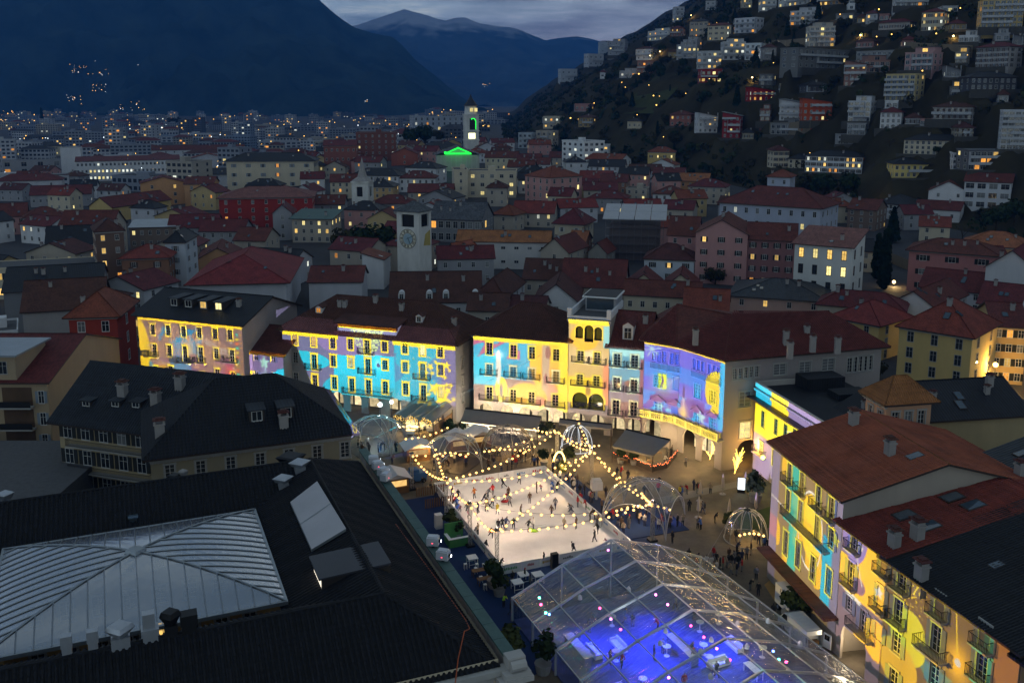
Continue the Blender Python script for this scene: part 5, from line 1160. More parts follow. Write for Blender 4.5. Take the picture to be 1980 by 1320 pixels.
pol = [[(*out[0], hv9), (*out[1], hv9), (*ra, rz9)], [(*out[1], hv9), (*out[2], hv9), (*rb, rz9), (*ra, rz9)], [(*out[2], hv9), (*out[3], hv9), (*rc, rz9), (*rb, rz9)], [(*out[3], hv9), (back[0].x + .5, back[0].y + .5, hv9), (*rc, rz9)], [(back[0].x + .5, back[0].y + .5, hv9), (back[1].x - .5, back[1].y + .5, hv9), (*ra, rz9), (*rb, rz9)] , [(back[0].x + .5, back[0].y + .5, hv9), (*rb, rz9), (*rc, rz9)], [(back[1].x - .5, back[1].y + .5, hv9), (*out[0], hv9), (*ra, rz9)]]
m = MB()
for p in pol: m.face([(q[0], q[1], q[2] + .22) for q in p])
m.face([(*q, hv9) for q in (out + [back[0], back[1]])][::-1], 1)
for a, c in zip(out, out[1:]): m.face([(*a, hv9), (*c, hv9), (*c, hv9 + .22), (*a, hv9 + .22)], 1)
for a, c in (((*out[1], hv9), (*ra, rz9)), ((*out[2], hv9), (*rb, rz9)), ((*out[3], hv9), (*rc, rz9)), ((*ra, rz9), (*rb, rz9)), ((*rb, rz9), (*rc, rz9))): m.tube([Vector(a) + Vector((0, 0, .24)), Vector(c) + Vector((0, 0, .24))], .13, 4)
rf9 = m.build("roof", [M['dred'], M['gutter']], t9)
tiles(rf9, [[(q[0], q[1], q[2] + .22) for q in p] for p in pol[:3]], M['dred'], (.36, .8))
for px_, py_ in ((1345, 647), (1520, 650), (1528, 672), (1572, 660), (1620, 663), (1560, 640)):
    p = P(px_, py_, hv9 + 2.6); l = loc(p); inst("chimney", chimney_mesh(), rf9, (l.x, l.y, hv9 + 2.2))
for i in (0, 1):
    a, d, L = segs[i]; cv = Canvas(L, 4.4, hv9); cv.rect(0, L, 0, 20, (.36, .36, 1.05)); cv.rect(0, L, 11.2, 13.6, (.25, .5, 1.2)); cv.blob(0, L, 4, 11.5, (.40, .38, 1.0), 11 + i, .5, .3); cv.rect(0, L, 4, 9.2, (.32, .21, .55), .8); cv.blob(0, L, 4, 9, (.18, .5, 1.1), 21 + i, .55, .7)
    for x, z0, z1, w in ws[i][:6]: cv.rect(x - w/2, x + w/2, z0, z1, (.15, .3, 1.1))
    for x, z0, z1, w in ws[i][6:]: cv.rect(x - w/2 - .1, x + w/2 + .1, z0, z1, (.15, .35, 1.0) if i == 0 else (.2, .7, 1.2))
    for x, z0, z1, w in ws[i][8:10]: cv.disc(x, z1 + .7, 1.5, (.28, .14, .38), .55)
    if i == 0:
        for k in range(8):
            t = k * math.pi / 4 + .2; cv.line([(1.4, hv9 - 1.2), (1.4 + 1.5 * math.cos(t), hv9 - 1.2 + 1.5 * math.sin(t))], .07, (1.0, 1.3, 1.4)); cv.line([(1.4 + .9 * math.cos(t), hv9 - 1.2 + .9 * math.sin(t)), (1.4 + 1.2 * math.cos(t + .35), hv9 - 1.2 + 1.2 * math.sin(t + .35))], .05, (1, 1.3, 1.4))
        cv.rect(L * .42, L * .66, 9.6, 12.0, (1.1, 1.2, .12)); cv.glow(L * .54, 10.6, 1.5, (.3, .6, .0)); cv.line([(L * .52, 11.6), (L * .56, 10.8), (L * .50, 9.9)], .17, (.28, .2, .45)); cv.line([(L * .45, 9.4), (L * .98, 11.9)], .06, (1, 1.2, 1.4)); cv.star(L * .48, 6.6, .75, (.9, 1.3, 1.4)); cv.star(L * .72, 6.2, .5, (.7, 1.2, 1.4)); cv.star(L * .54, 5.6, .3, (.9, 1.3, 1.4)); cv.disc(L * .33, 5.9, .6, (.5, 1.0, 1.4))
    else:
        cv.disc(L * .83, 11.6, 2.3, (1.25, 1.05, .02), 3.2); cv.rect(L * .9, L, 4.4, 16.6, (.3, .85, 1.25)); cv.blob(L * .6, L, 4.4, 9.4, (.45, .6, 1.3), 31, .7, .2); cv.disc(L * .12, 9.9, .28, (.10, .05, .25), 1.0); cv.line([(L * .13, 8.8), (L * .13, 5.4)], .09, (1.0, 1.0, 1.1)); cv.glow(L * .12, 6.0, .8, (1.2, 1.0, .0), 1.6); cv.ring(L * .10, 6.0, 1.6, .08, (1.2, 1.3, .9), .5); cv.star(L * .52, 6.9, .9, (.95, 1.3, 1.4)); cv.star(L * .62, 5.4, .5, (.9, 1.3, 1.4)); cv.disc(L * .35, 5.7, .7, (.3, .9, 1.3))
        for k, (dx, pts) in enumerate(((-.35, [(0, 0), (0, 1.0), (-.2, .8)]), (.15, [(.4, 0), (.42, .95), (.05, .95), (.05, .5), (.42, .5)]))): cv.line([(L * .06 + dx * 1.6 + x, 7.9 + z) for x, z in pts], .07, (1.2, 1.1, 1.3))
    cv.rect(0, L, hv9 - .5, hv9, YL); cv.rect(0, L, 4.4, 6.0, (1.3, 1.05, .05)); cv.a[(cv.Z > 5.75) & (cv.Z < 6.0)] = (.3, .3, .6)
    project(a, d, cv, (PA[0] + .8, PA[1] - 1.8, PA[2]), 1.0)
# --- yellow lit house with flat black roof
A, u, W = edge2((1462, 748), (1598, 832), 12.6)
wy = wl(Z6, A, u, [(130, 270, 390), (222, 325, 440), (290, 365, 475), (355, 395, 500), (118, 490, 580), (208, 550, 660)], 1.0)
root, rf, pl = palazzo("yellow lit house with a flat black roof and dark cornice", A, u, W, 14, 12.6, 'flat', 0, (.55, .5, .45), 'black', wy, (), lit=(), chim=0, sky=0)
m = MB(); m.box(0, W, 0, 14, 12.58, 12.72, 0); m.box(-.1, W + .1, -.1, .25, 12.72, 13.5, 1); m.box(-.1, .25, .25, 14, 12.72, 13.5, 1); m.box(.5, 4, 6, 12, 12.72, 14.5, 0); m.box(6, 9, 8, 13, 12.72, 13.6, 0); m.build("flat_roof", [M['black'], wallm((.5, .46, .42))], root)
m = MB(); m.box(-.6, W + .2, -1.1, 0, 11.0, 11.25); m.build("cornice_shelf", M['gutter'], root)
balcony(root, wy[4][0], wy[4][1], 3.2); 
cv = Canvas(W, 0, 13.4); cv.rect(0, W, 0, 14, (.45, .40, .62)); cv.rect(0, W, 6.4, 11, (1.45, 1.3, .02)); cv.rect(0, W * .25, 11.2, 14, (.2, .8, 1.1)); cv.rect(W * .25, W * .5, 11.2, 14, (1.4, 1.15, .05)); cv.rect(0, W, 5.9, 6.5, YL)
for x, a, b, w in wy: cv.rect(x - w/2, x + w/2, a, b, (.02, .1, .08))
frames(cv, wy[4:], YL, .14)
for k in range(7): cv.line([(W * .5, 7 + k * .35), (W * .58, 7.4 + k * .35)], .06, WH_)
project(A, u, cv, PA, 1.1); Y10 = (A, u, W)
# --- right hand row: three stepped houses facing the tent
A, u, W = edge2((1496, 856), (1632, 965), 16.2); RA, Ru, RW = A, u, W
wr = wl(Z6, A, u, [(320, 640, 785), (410, 705, 860), (525, 800, 965), (618, 880, 1045), (310, 830, 975), (398, 905, 1075), (515, 1015, 1190), (618, 1105, 1245)], 1.0) + wl(Z7, A, u, [(292, 90, 270), (380, 165, 355), (485, 270, 450), (598, 355, 550)], 1.1)
R1T = (.30, .65)
root, rf, pl = palazzo("four storey house with orange tiled roof facing the clear tent", A, u, W, 21, 16.2, 'gx', 2.9, (.58, .50, .42), 'orange', wr, shut=(3, 7), blinds=(0, 1, 4, 5, 6, 8, 9, 11), chim=0, sky=0, over=.6, ribs=R1T)
for px_, py_ in ((1650, 822), (1720, 876)):
    p = P(px_, py_, 18.6); dx = p - Vector((A.x, A.y, 18.6)); x_, y_ = dx.dot(u), dx.dot(Vector((-u.y, u.x, 0))); o = on_roof(rf, pl, chimney_mesh(), "chimney", x_, y_, False, 1.25)
on_roof(rf, pl, skylight_mesh(), "skylight", W * .82, 9.0, True, 1.2)
for i in (0, 1, 2, 3): balcony(root, wr[i][0], wr[i][1], 1.9, .7)
balcony(root, wr[6][0] - 2.0, wr[6][1], 9.5, .9); m = MB(); m.box(.2, W + .4, -1.5, 0, 3.7, 3.95); m.build("canopy", M['brown'], root)
cv = Canvas(W, 0, 16.2); cv.rect(0, W, 0, 17, (.42, .33, .2)); cv.blob(0, W, 4, 16, (1.2, .85, .03), 14, .45, .55); cv.rect(W * .3, W * .42, 4, 16, (.25, .85, .75), .8); cv.rect(W * .78, W * .9, 4, 11, (.15, .8, 1.1), .9); cv.disc(W * .62, 10.5, 2.2, (1.5, 1.15, .1), 3.6); cv.ring(W * .6, 10, 2.6, .08, WH_, 4.2); cv.rect(W * .9, W, 0, 17, (.40, .38, .50)); cv.rect(0, W * .12, 0, 17, (.44, .40, .50)); cv.rect(0, W * .12, 5.5, 8, (.7, .45, .5)); cv.star(W * .94, 11.5, .6, (1.3, 1.2, .5)); cv.line([(0, 10.2), (W * .2, 10.0)], .06, WH_)
frames(cv, wr, (1.3, 1.15, .1), .16); cv.rect(0, W, 15.8, 16.3, YL); cv.a[cv.Z < 3.6] *= .45
PR = (-6.5, 80.5, 15.2); project(A, u, cv, PR, .9)
A2 = A + u * (W + .02); h2 = fp(1622, 1003, A2, u)[1]; B2 = P(1717, 1073, h2); d = B2 - Vector((A2.x, A2.y, h2)); W2 = d.length; u2 = d / W2; h2 = float(h2)
wr2 = wl(Z7, A2, u2, [(782, 105, 235), (992, 275, 405), (757, 310, 490), (967, 485, 660), (742, 560, 665), (842, 650, 820), (952, 750, 870)], 1.0)
root, rf, pl = palazzo("house with weathered ribbed red roof and yellow lit front above an arch", A2, u2, W2, 34, h2, 'gx', 3.3, (.56, .48, .42), 'red', wr2, [(W2 * .42, 0, 4.6, 4.0)], shut=(0, 1, 2, 3, 4, 5, 6), chim=0, sky=0, ribs=(.30, .65))
for px_, py_, s in ((1700, 1025, 1.25), (1792, 1022, 1.35), (1870, 880, 1.1), (1893, 862, 1), (1910, 866, 1)):
    p = P(px_, py_, h2 + 2.4); dx = p - Vector((A2.x, A2.y, h2 + 2.4)); on_roof(rf, pl, chimney_mesh(), "chimney", max(.6, min(W2 - .6, dx.dot(u2))), max(1, dx.dot(Vector((-u2.y, u2.x, 0)))), False, s)
for x, y in ((.35, 5.0), (.75, 5.5), (.3, 10.5), (.62, 11)): on_roof(rf, pl, skylight_mesh(), "skylight", W2 * x, y, True, 1.5)
for i in (0, 1, 2, 3): balcony(root, wr2[i][0], wr2[i][1], 1.9, .7)
balcony(root, wr2[5][0], wr2[5][1], 3.4, .9)
cv = Canvas(W2, 0, h2); cv.rect(0, W2, 0, 18, (.42, .36, .40)); cv.rect(W2 * .3, W2, 6, h2, (1.5, 1.02, .01)); cv.rect(0, W2 * .35, 8, 11, (1.4, 1.0, .02)); cv.disc(W2 * .3, h2, 2, (.6, .52, .85), 3.2); cv.rect(0, W2, 0, 7.4, (.34, .27, .29)); cv.disc(W2 * .9, 5.0, 2.2, OR, 2); cv.star(W2 * .88, 9.8, .5, WH_); cv.disc(W2 * .45, 8.8, 1.0, (.5, .35, .4), .8); cv.line([(W2 * .3, 12.5), (W2 * .52, 9)], .06, WH_); cv.line([(W2 * .1, 7.6), (W2 * .5, 7.2)], .22, WH_); cv.star(W2 * .45, h2 - 1.2, .3, WH_)
frames(cv, wr2[:2], (1.2, 1.0, .1), .12); cv.rect(0, W2, h2 - .35, h2, YL)
project(A2, u2, cv, PR, .95)
A3 = A2 + u2 * (W2 + .02); h3 = float(fp(1717, 1078, A3, u2)[1]); B3 = P(1945, 1236, h3); d = B3 - Vector((A3.x, A3.y, h3)); W3 = d.length; u3 = d / W3
wr3 = wl(Z7, A3, u3, [(1118, 365, 515), (1388, 540, 705), (1705, 745, 925), (1092, 575, 755), (1357, 755, 960), (1682, 965, 1150), (1077, 800, 965), (1345, 1025, 1200)], 1.1)
wr3 += [(x, max(.3, a - 4.3), a - 1.6, w) for x, a, b, w in wr3[5:8]]
root, rf, pl = palazzo("near house with black ribbed roof, grey blue shutters and yellow lamp motifs", A3, u3, W3 + 1.5, 34, h3, 'gx', 3.6, (.48, .40, .32), 'black', wr3, shut=range(11), chim=0, sky=0, ribs=(.30, .65))
p = P(1783, 1090, h3 + 1.6); dx = p - Vector((A3.x, A3.y, h3 + 1.6)); on_roof(rf, pl, chimney_mesh(), "chimney", dx.dot(u3), dx.dot(Vector((-u3.y, u3.x, 0))), False, 1.25)
for x, y in ((.45, 6), (.3, 12), (.7, 9), (.55, 14)): on_roof(rf, pl, skylight_mesh(), "skylight", W3 * x, y, True, .9)
for i in range(6): balcony(root, wr3[i][0], wr3[i][1], 2.0 if i != 4 else 3.2, .75 if i != 4 else 1.1)
cv = Canvas(W3 + 1.5, 0, h3); cv.rect(0, 40, 0, 18, (.34, .24, .13)); cv.rect(W3 * .85, 40, 0, 18, (.28, .55, .30)); cv.blob(0, W3 * .85, 0, 7, (.35, .62, .5), 44, .5, .5, .7); cv.disc(W3 * .25, 7.8, 2.3, (1.3, 1.25, .03), 2.5); cv.disc(W3 * .16, 4.6, 2.6, (1.3, .95, .03), 2.2); cv.glow(W3 * .67, 8.8, 1.2, (1.5, 1.0, .0), 1.5); cv.disc(W3 * .67, 8.9, .35, WH_)
cv.line([(W3 * .17, h3), (W3 * .2, 9)], .06, YL); cv.line([(W3 * .62, h3), (W3 * .66, 9.6)], .06, YL); cv.line([(W3 * .1, 12), (W3 * .2, 11.2), (W3 * .3, 12), (W3 * .36, h3)], .07, YL); cv.specks(W3 * .1, W3 * .4, 10, h3, 90, .06, YL, 2); cv.squiggle(W3 * .4, W3 * .58, 6, 9, (.8, .65, .4), 3, .5); cv.rect(0, 40, h3 - .3, h3, YL); frames(cv, wr3[:6], (1.0, .95, .2), .1)
cv.rect(W3 * .93, 40, 0, 18, (.5, .27, .11))
project(A3, u3, cv, (PR[0] + 1.5, PR[1] - 4, PR[2]), .8)
h4 = h3 - .4; A4 = A3 + u3 * (W3 + 1.6)
palazzo("orange plastered end house at the lower right corner", A4, u3, 9, 20, h4, 'gx', 4, (.5, .30, .16), 'black', [(3, 3, 5, 1), (3, 7, 9, 1), (6, 7, 9, 1)], chim=0, sky=0, ribs=(.3, .65))
# orange tower house behind the tiled roofs, dark yard roofs round it
palazzo("square salmon tower room with a red pyramid roof", Vector((43.0, 110.7, 0)), Vector((.19, -.982, 0)).normalized(), 4.4, 5.8, 19.0, 'hip', 2.6, (.85, .50, .32), 'orange', [(1.2, 15.9, 18.0, .9), (3.2, 15.9, 18.0, .9)], sidew=[(1.2, 15.9, 18.1, .9), (2.9, 15.9, 18.1, .9), (4.6, 15.9, 18.1, .9)], chim=0, sky=0, over=.7, ribs=(.3, .65))
for (a, c, h, D, lb, rm, wl_) in [((1795, 812), (1990, 800), 14.5, 12, "low yard house under a long black roof behind the tower room", 'black', (.45, .36, .2)), ((1600, 800), (1690, 850), 12, 12, "black roofed yard house beside the yellow lit house", 'black', (.5, .42, .2)), ((1880, 890), (2010, 960), 16, 22, "dark roofed house with a row of round chimney pots at the right edge", 'slate', (.45, .3, .22))]:
    A, u, W = edge2(a, c, h); house(lb, Vector((A.x, A.y, 0)), u, W, D, h, 'gx', 3, wl_, rm, 3, 0, 0, deep=0, cornice=False, chim=3, sky=2)
# the red house left of the film strip facade
H(149, 233, 614, 757, 38, "brick red house with white pilasters and a red hip roof", (.34, .05, .035), 'red', 'hip', 4, D=13, floors=4, cols=2, scols=1, win=(1.2, 1.9), lit=0, over=.9, frame='white', chim=1, sky=0)

H(1915, 1972, 632, 742, -34, "ochre townhouse lit golden along the narrow street", (.5, .34, .15), 'dred', 'gx', 3, D=16, floors=4, cols=3, scols=4, shut='shut', lit=.25, lits=['lit', 'lit4'])
# ---------------------------------------------------------------- municipal palace with the glazed courtyard (near left)
A1 = Vector((math.cos(R(22.5)), math.sin(R(22.5)))); A2_ = Vector((-A1.y, A1.x)); RZ = R(22.5)
PO = Vector((-18.2, 107.7))
tm = thing("palace", "large dark roofed palace with a glazed courtyard canopy and green coping", "building", (PO.x, PO.y, 0), RZ)
yw = wallm((.42, .27, .10)); cream = wallm((.50, .42, .30)); p0, pL, qF, qB = -.6, -58.0, -46.6, -2.6
hz_, he = 17.0, 13.0; rp, rqf, rqb, rpl = -7.8, -40.9, -11.0, -43.0
# outer and courtyard walls
b = MB(); b.wall((pL, qF + .3), (1, 0), p0 - pL, 0, he, (0, -1), [(p0 - pL - 3.2 - 4.2 * i, p0 - pL - 2.0 - 4.2 * i, 9.2, 11.4) for i in range(12)], 0); b.face([(p0, qF + .3, 0), (p0, qB - .3, 0), (p0, qB - .3, he), (p0, qF + .3, he)]); b.face([(p0, qB - .3, 0), (pL, qB - .3, 0), (pL, qB - .3, he), (p0, qB - .3, he)]); b.build("wall", cream, tm)
ci = (-14.6, -36.2, -16.8, -35.8)        # courtyard: right, left, back, front
b = MB()
hc_ = 14.1
ops = [(1.4 + 2.7 * i, 2.6 + 2.7 * i, z, z + 1.9) for i in range(8) for z in (3.2, 7.0, 10.6)]
b.wall((ci[1], ci[2]), (1, 0), ci[0] - ci[1], 0, hc_, (0, -1), ops); b.wall((ci[1], ci[3]), (0, 1), ci[2] - ci[3], 0, hc_, (1, 0), [(1.4 + 2.7 * i, 2.6 + 2.7 * i, z, z + 1.9) for i in range(6) for z in (3.2, 7.0, 10.6)])
b.wall((ci[0], ci[2]), (0, -1), ci[2] - ci[3], 0, hc_, (-1, 0), []); b.wall((ci[0], ci[3]), (-1, 0), ci[0] - ci[1], 0, hc_, (0, 1), [])
b.face([(ci[0], ci[3], .02), (ci[0], ci[2], .02), (ci[1], ci[2], .02), (ci[1], ci[3], .02)]); b.build("courtyard_wall", yw, tm)
for i in range(8):
    for z in (3.2, 7.0, 10.6): 
        o = inst("window", casing_mesh(1.2, 1.9), tm, (ci[1] + 2.0 + 2.7 * i, ci[2], z)); q = inst("pane", pane_mesh(1.2, 1.9), o)
        if (i, z) in ((4, 3.2),): q.material_slots[0].link = 'OBJECT'; q.material_slots[0].material = M['lit']
# roof: four wings, ridge line at 17 m
slm = tilemat("roof_dark_slates", (.009, .0095, .012), .36, .7, .8, .35)
K = [(rpl, rqb), (rp, rqb), (rp, rqf), (rpl, rqf)]
Ro = [(pL, qB), (p0 + .0, qB), (p0 + .0, qF), (pL, qF)]; Ri = [(ci[1] + .2, ci[2] - .2), (ci[0] - .2, ci[2] - .2), (ci[0] - .2, ci[3] + .2), (ci[1] + .2, ci[3] + .2)]
pol = []
for i in range(4):
    j = (i + 1) % 4
    pol.append([(*Ro[j], he - .5), (*Ro[i], he - .5), (*K[i], hz_), (*K[j], hz_)]); pol.append([(*Ri[i], 14.3), (*Ri[j], 14.3), (*K[j], hz_), (*K[i], hz_)])
m = MB()
for p in pol: m.face(p)
for i in range(4):
    a, c = K[i], K[(i + 1) % 4]; m.tube([(*a, hz_ + .03), (*c, hz_ + .03)], .16, 5); m.tube([(*K[i], hz_ + .03), (*Ro[i], he - .45)], .13, 4)
rfm = m.build("roof", slm, tm)
tiles(rfm, pol, slm, (.42, .38))
m = MB(); m.box(pL, p0 + .6, qF - .5, qF + .3, he - .95, he - .52); m.box(pL, p0 + .3, qF - .2, qF + .3, he - 1.5, he - .95); m.build("cornice", casem, tm)
# glazed pillow canopy
gx0, gx1, gy0, gy1, gz, rise = -36.0, -14.4, -35.5, -17.0, 15.0, 2.0
gcx, gcy = (gx0 + gx1) / 2, (gy0 + gy1) / 2
def gzf(x, y):
    s = min(1 - abs(x - gcx) / ((gx1 - gx0) / 2), 1 - abs(y - gcy) / ((gy1 - gy0) / 2)); return gz + rise * math.sin(max(0, s) * math.pi / 2) ** .9
canm = film("canopy_glass", (.50, .52, .56), .46, .5, .24, .12, (.3, .3, .3))
alu = mat("aluminium", (.32, .35, .38), .4, .15, 1, .7)
cg = link(bpy.data.objects.new("canopy", None)); cg.parent = tm
def strip(nx, side):
    for i in range(nx):
        t0, t1 = i / nx, (i + 1) / nx; m = MB(); ns = 7
        def pt(t, s):
            if side in 'FB':
                x = gx0 + (gx1 - gx0) * t; k = 1 - abs(x - gcx) / ((gx1 - gx0) / 2); y = (gy0 if side == 'F' else gy1) + (gcy - (gy0 if side == 'F' else gy1)) * k * s
            else:
                y = gy0 + (gy1 - gy0) * t; k = 1 - abs(y - gcy) / ((gy1 - gy0) / 2); x = (gx0 if side == 'L' else gx1) + (gcx - (gx0 if side == 'L' else gx1)) * k * s
            return (x, y, gzf(x, y))
        for s in range(ns): m.face([pt(t0, s / ns), pt(t1, s / ns), pt(t1, (s + 1) / ns), pt(t0, (s + 1) / ns)])
        m.build("pane", canm, cg)
        if i:
            m = MB(); m.tube([tuple(Vector(pt(t0, s / ns)) + Vector((0, 0, .05))) for s in range(ns + 1)], .055, 4); m.build("rib", alu, cg)
for side, n in (('F', 18), ('B', 18), ('L', 17), ('R', 17)): strip(n, side)
for cxx, cyy in ((gx0, gy0), (gx1, gy0), (gx1, gy1), (gx0, gy1)):
    m = MB(); m.tube([(cxx + (gcx - cxx) * t / 10, cyy + (gcy - cyy) * t / 10, gzf(cxx + (gcx - cxx) * t / 10, cyy + (gcy - cyy) * t / 10) + .07) for t in range(11)], .08, 5); m.build("hip_rib", alu, cg)
m = MB(); m.box(gx0 - .15, gx1 + .15, gy0 - .15, gy0 + .1, gz - .25, gz + .05); m.box(gx0 - .15, gx1 + .15, gy1 - .1, gy1 + .15, gz - .25, gz + .05); m.box(gx0 - .15, gx0 + .1, gy0 + .1, gy1 - .1, gz - .25, gz + .05); m.box(gx1 - .1, gx1 + .15, gy0 + .1, gy1 - .1, gz - .25, gz + .05)
m.build("edge_frame", alu, cg)
m = MB(); m.lathe([(.9, gz + rise), (.75, gz + rise + .25), (.1, gz + rise + .55)], 4, 0, (gcx, gcy)); m.build("cap", alu, cg)
# things on that roof
def loc2(px, py, z):
    p = P(px, py, z); d = Vector((p.x - PO.x, p.y - PO.y)); return d.dot(A1), d.dot(A2_)
def W2(p, q): v = PO + A1 * p + A2_ * q; return v.x, v.y
def rz_(p, q):
    best = 0
    s = []
    for P_ in pol:
        a, b_, c = [Vector(t) for t in P_[:3]]; n = (b_ - a).cross(c - a).normalized()
        ins = True; sg = 0
        for i in range(len(P_)):
            e, f_ = P_[i], P_[(i + 1) % len(P_)]; cr = (f_[0] - e[0]) * (q - e[1]) - (f_[1] - e[1]) * (p - e[0])
            if sg == 0: sg = cr
            elif cr * sg < -1e-6: ins = False
        if ins: return a.z - (n.x * (p - a.x) + n.y * (q - a.y)) / n.z
    return 15
m = MB()
o1 = [loc2(562, 984, 15.4), loc2(614, 952, 16.2), loc2(670, 1046, 16.2), loc2(603, 1077, 15.4)]
zz = [15.9, 17.15, 17.15, 15.9]
m.face([(*o1[k], zz[k] + .25) for k in range(4)], 0); m.face([(*o1[k], zz[k]) for k in range(4)][::-1], 1)
for k in range(4): a, c = o1[k], o1[(k + 1) % 4]; m.face([(*a, zz[k]), (*c, zz[(k + 1) % 4]), (*c, zz[(k + 1) % 4] + .25), (*a, zz[k] + .25)], 1)
m.tube([tuple((Vector((*o1[0], zz[0] + .27)) + Vector((*o1[3], zz[3] + .27))) / 2), tuple((Vector((*o1[1], zz[1] + .27)) + Vector((*o1[2], zz[2] + .27))) / 2)], .05, 4, 1)
m.build("roof_window", [mat("panel_grey", (.40, .38, .40), .35, .15, .3, spec=.6), alu], tm)
# box dormer with a lit side
d0, d1 = loc2(607, 1110, 15.2), loc2(726, 1108, 16.2)
pA, qA = d0; m = MB(); w_, dd, h_ = 5.6, 3.6, 1.9
m.box(pA, pA + w_, qA - dd, qA, 14.2, 16.6, 0); m.obox((pA - .3, qA - dd - .3, 16.6), (w_ + .3, 0, .25), (0, dd + .6, 0), (0, 0, .16), 1); m.face([(pA - .02, qA - dd + .3, 14.9), (pA - .02, qA - .2, 14.9), (pA - .02, qA - .2, 16.5), (pA - .02, qA - dd + .3, 16.5)][::-1], 2)
m.build("box_dormer", [M['dframe'], mat("sheet_dark", (.06, .06, .07), .45, .2, .4, .3), emat("lit_opal_glass", (1, .9, .72), 1.3)], tm)
def vent(px, py, z, w, h, label, mt, flare=True):
    p, q = loc2(px, py, z); m = MB(); zb = rz_(p, q); zz = max(z - .8, zb - .3)
    m.box(-w * .35, w * .35, -w * .35, w * .35, -1.0, h * .5)
    if flare: m.lathe([(w * .5, h * .5), (w * .78, h), (w * .6, h + .12)], 4)
    else: m.box(-w * .45, w * .45, -w * .45, w * .45, h * .5, h)
    m.build("roof_vent", mt, tm, (p, q, zb + .1), (0, 0, R(45) if False else 0))
steel = mat("zinc_sheet", (.42, .44, .48), .35, .2, 1, .6)
for q in ((580, 915, 16.2, 1.5, .9, steel), (548, 943, 15.6, 1.4, .9, steel), (12, 985, 15.5, 1.1, 1.1, steel), (257, 995, 15.6, 1.0, .25, M['skyl']), (562, 868, 16.4, 2.2, 1.4, M['iron']), (337, 905, 16.4, 1.0, .9, M['iron']), (353, 903, 16.4, .7, 1.2, M['chim'])): vent(q[0], q[1], q[2], q[3], q[4], "", q[5], q[4] > .3)
for px, py, w, h, mt, fl in ((232, 1208, 1.6, 1.5, steel, True), (288, 1208, .9, 2.0, steel, False), (290, 1218, 1.3, .9, steel, False), (331, 1215, 1.2, 1.8, M['iron'], True), (366, 1205, 1.3, 1.4, M['iron'], False), (128, 1252, .8, 1.5, steel, False), (179, 1240, .8, 1.5, steel, False)):
    p, q = loc2(px, py, 17.8); m = MB(); m.box(-w * .38, w * .38, -w * .3, w * .3, -1.5, h * .45)
    if fl: m.lathe([(w * .3, h * .45), (w * .62, h * .8), (w * .5, h)], 4)
    else: m.box(-w * .45, w * .45, -w * .38, w * .38, h * .45, h)
    m.build("chimney", mt, rfm, (p, rqf + .25, 17.0), (0, 0, 0))
m = MB(); pts = [loc2(*q, 13.4) for q in ((765, 1010), (840, 1105), (900, 1185), (908, 1205))]; pts = [(p, q, rz_(p, q) + .1) for p, q in pts] + [(*loc2(898, 1222, 14.2), 14.3), (*loc2(886, 1270, 14), 13.9), (*loc2(880, 1318, 13.6), 13.4)]
m.build("unused", M['wood']) if False else None
m.tube(pts, .05, 5); m.build("cable", mat("orange_cable", (.35, .07, .02), .5), tm)
# parapet with copper coping, balusters, blocks
pp = .35
m = MB(); m.box(p0 - .1, pp + .35, qF + .2, 0, 9.5, 11.6); m.build("parapet_base", wallm((.36, .33, .32)), tm)
nseg = 20; L = -qF - .2
for i in range(nseg):
    y1 = -i * L / nseg; y0 = y1 - L / nseg; 
    m = MB(); m.box(pp - .5, pp + .5, y0 + .02, y1 - .02, 13.0, 13.16); m.box(pp - .42, pp + .42, y0 + .02, y1 - .02, 12.85, 13.0); m.build("coping_slab", M['copper'], tm)
    m = MB()
    if i % 5 == 4: m.box(pp - .3, pp + .3, y0, y1, 11.6, 12.85)
    else:
        for k in range(7): yy = y0 + (k + .5) * L / nseg / 7; m.lathe([(.10, 11.6), (.13, 11.9), (.07, 12.4), (.11, 12.85)], 6, 0, (pp, yy))
        m.box(pp - .25, pp + .25, y1 - .28, y1, 11.6, 12.85)
    m.build("balustrade", wallm((.36, .33, .32)), tm)
m = MB(); m.box(pp - 1.0, pp + 1.1, qF - 1.2, qF + .5, 12.0, 12.4); m.box(pp - .5, pp + .9, qF - .6, qF + .4, 12.4, 13.3); m.tube([(pp - .4, qF - .8, 12.8), (pp + .8, qF - .8, 12.8)], .4, 8); m.box(pp - 1.4, pp + 1.3, qF - 1.3, qF + .5, 11.6, 12.0); m.build("corner_scroll", wallm((.42, .40, .38)), tm)
# projectors clamped to the parapet
pj = MB(); pj.box(-.55, .55, -.4, .4, .25, 1.0, 0); pj.box(-.45, .45, -.3, .3, 1.0, 1.12, 0); pj.tube([(.3, 0, .62), (.75, 0, .62)], .16, 8, 1); pj.box(-.1, .1, -.1, .1, 0, .25, 1); pjm = pj.mesh("housing", [mat("white_housing", (.62, .62, .66), .4, .05), M['iron']])
ln = MB(); ln.lathe([(.13, 0), (.13, .02)], 10); lnm = ln.mesh("lens", [emat("projector_lens", (.9, .95, 1), 6)])
rdm = MB(); rdm.box(-.06, .06, -.405, -.40, .5, .56); rdm = rdm.mesh("led", [emat("red_led", (1, .05, .1), 5)])
for i, (p, q, r) in enumerate(((.3, -5.6, -.2), (.3, -7.3, .1), (.4, -9.4, .4), (.3, -10.9, .7), (.35, -27.5, -.5), (.35, -30.5, -.7))):
    x, y = W2(p, q); t = thing("projector", "white light show projector on the green palace coping", "projector", (x, y, 13.16), RZ + r, "projectors on the palace parapet")
    inst("housing", pjm, t); inst("lens", lnm, t, (.76, 0, .62), (0, math.pi/2, 0)); inst("led", rdm, t)
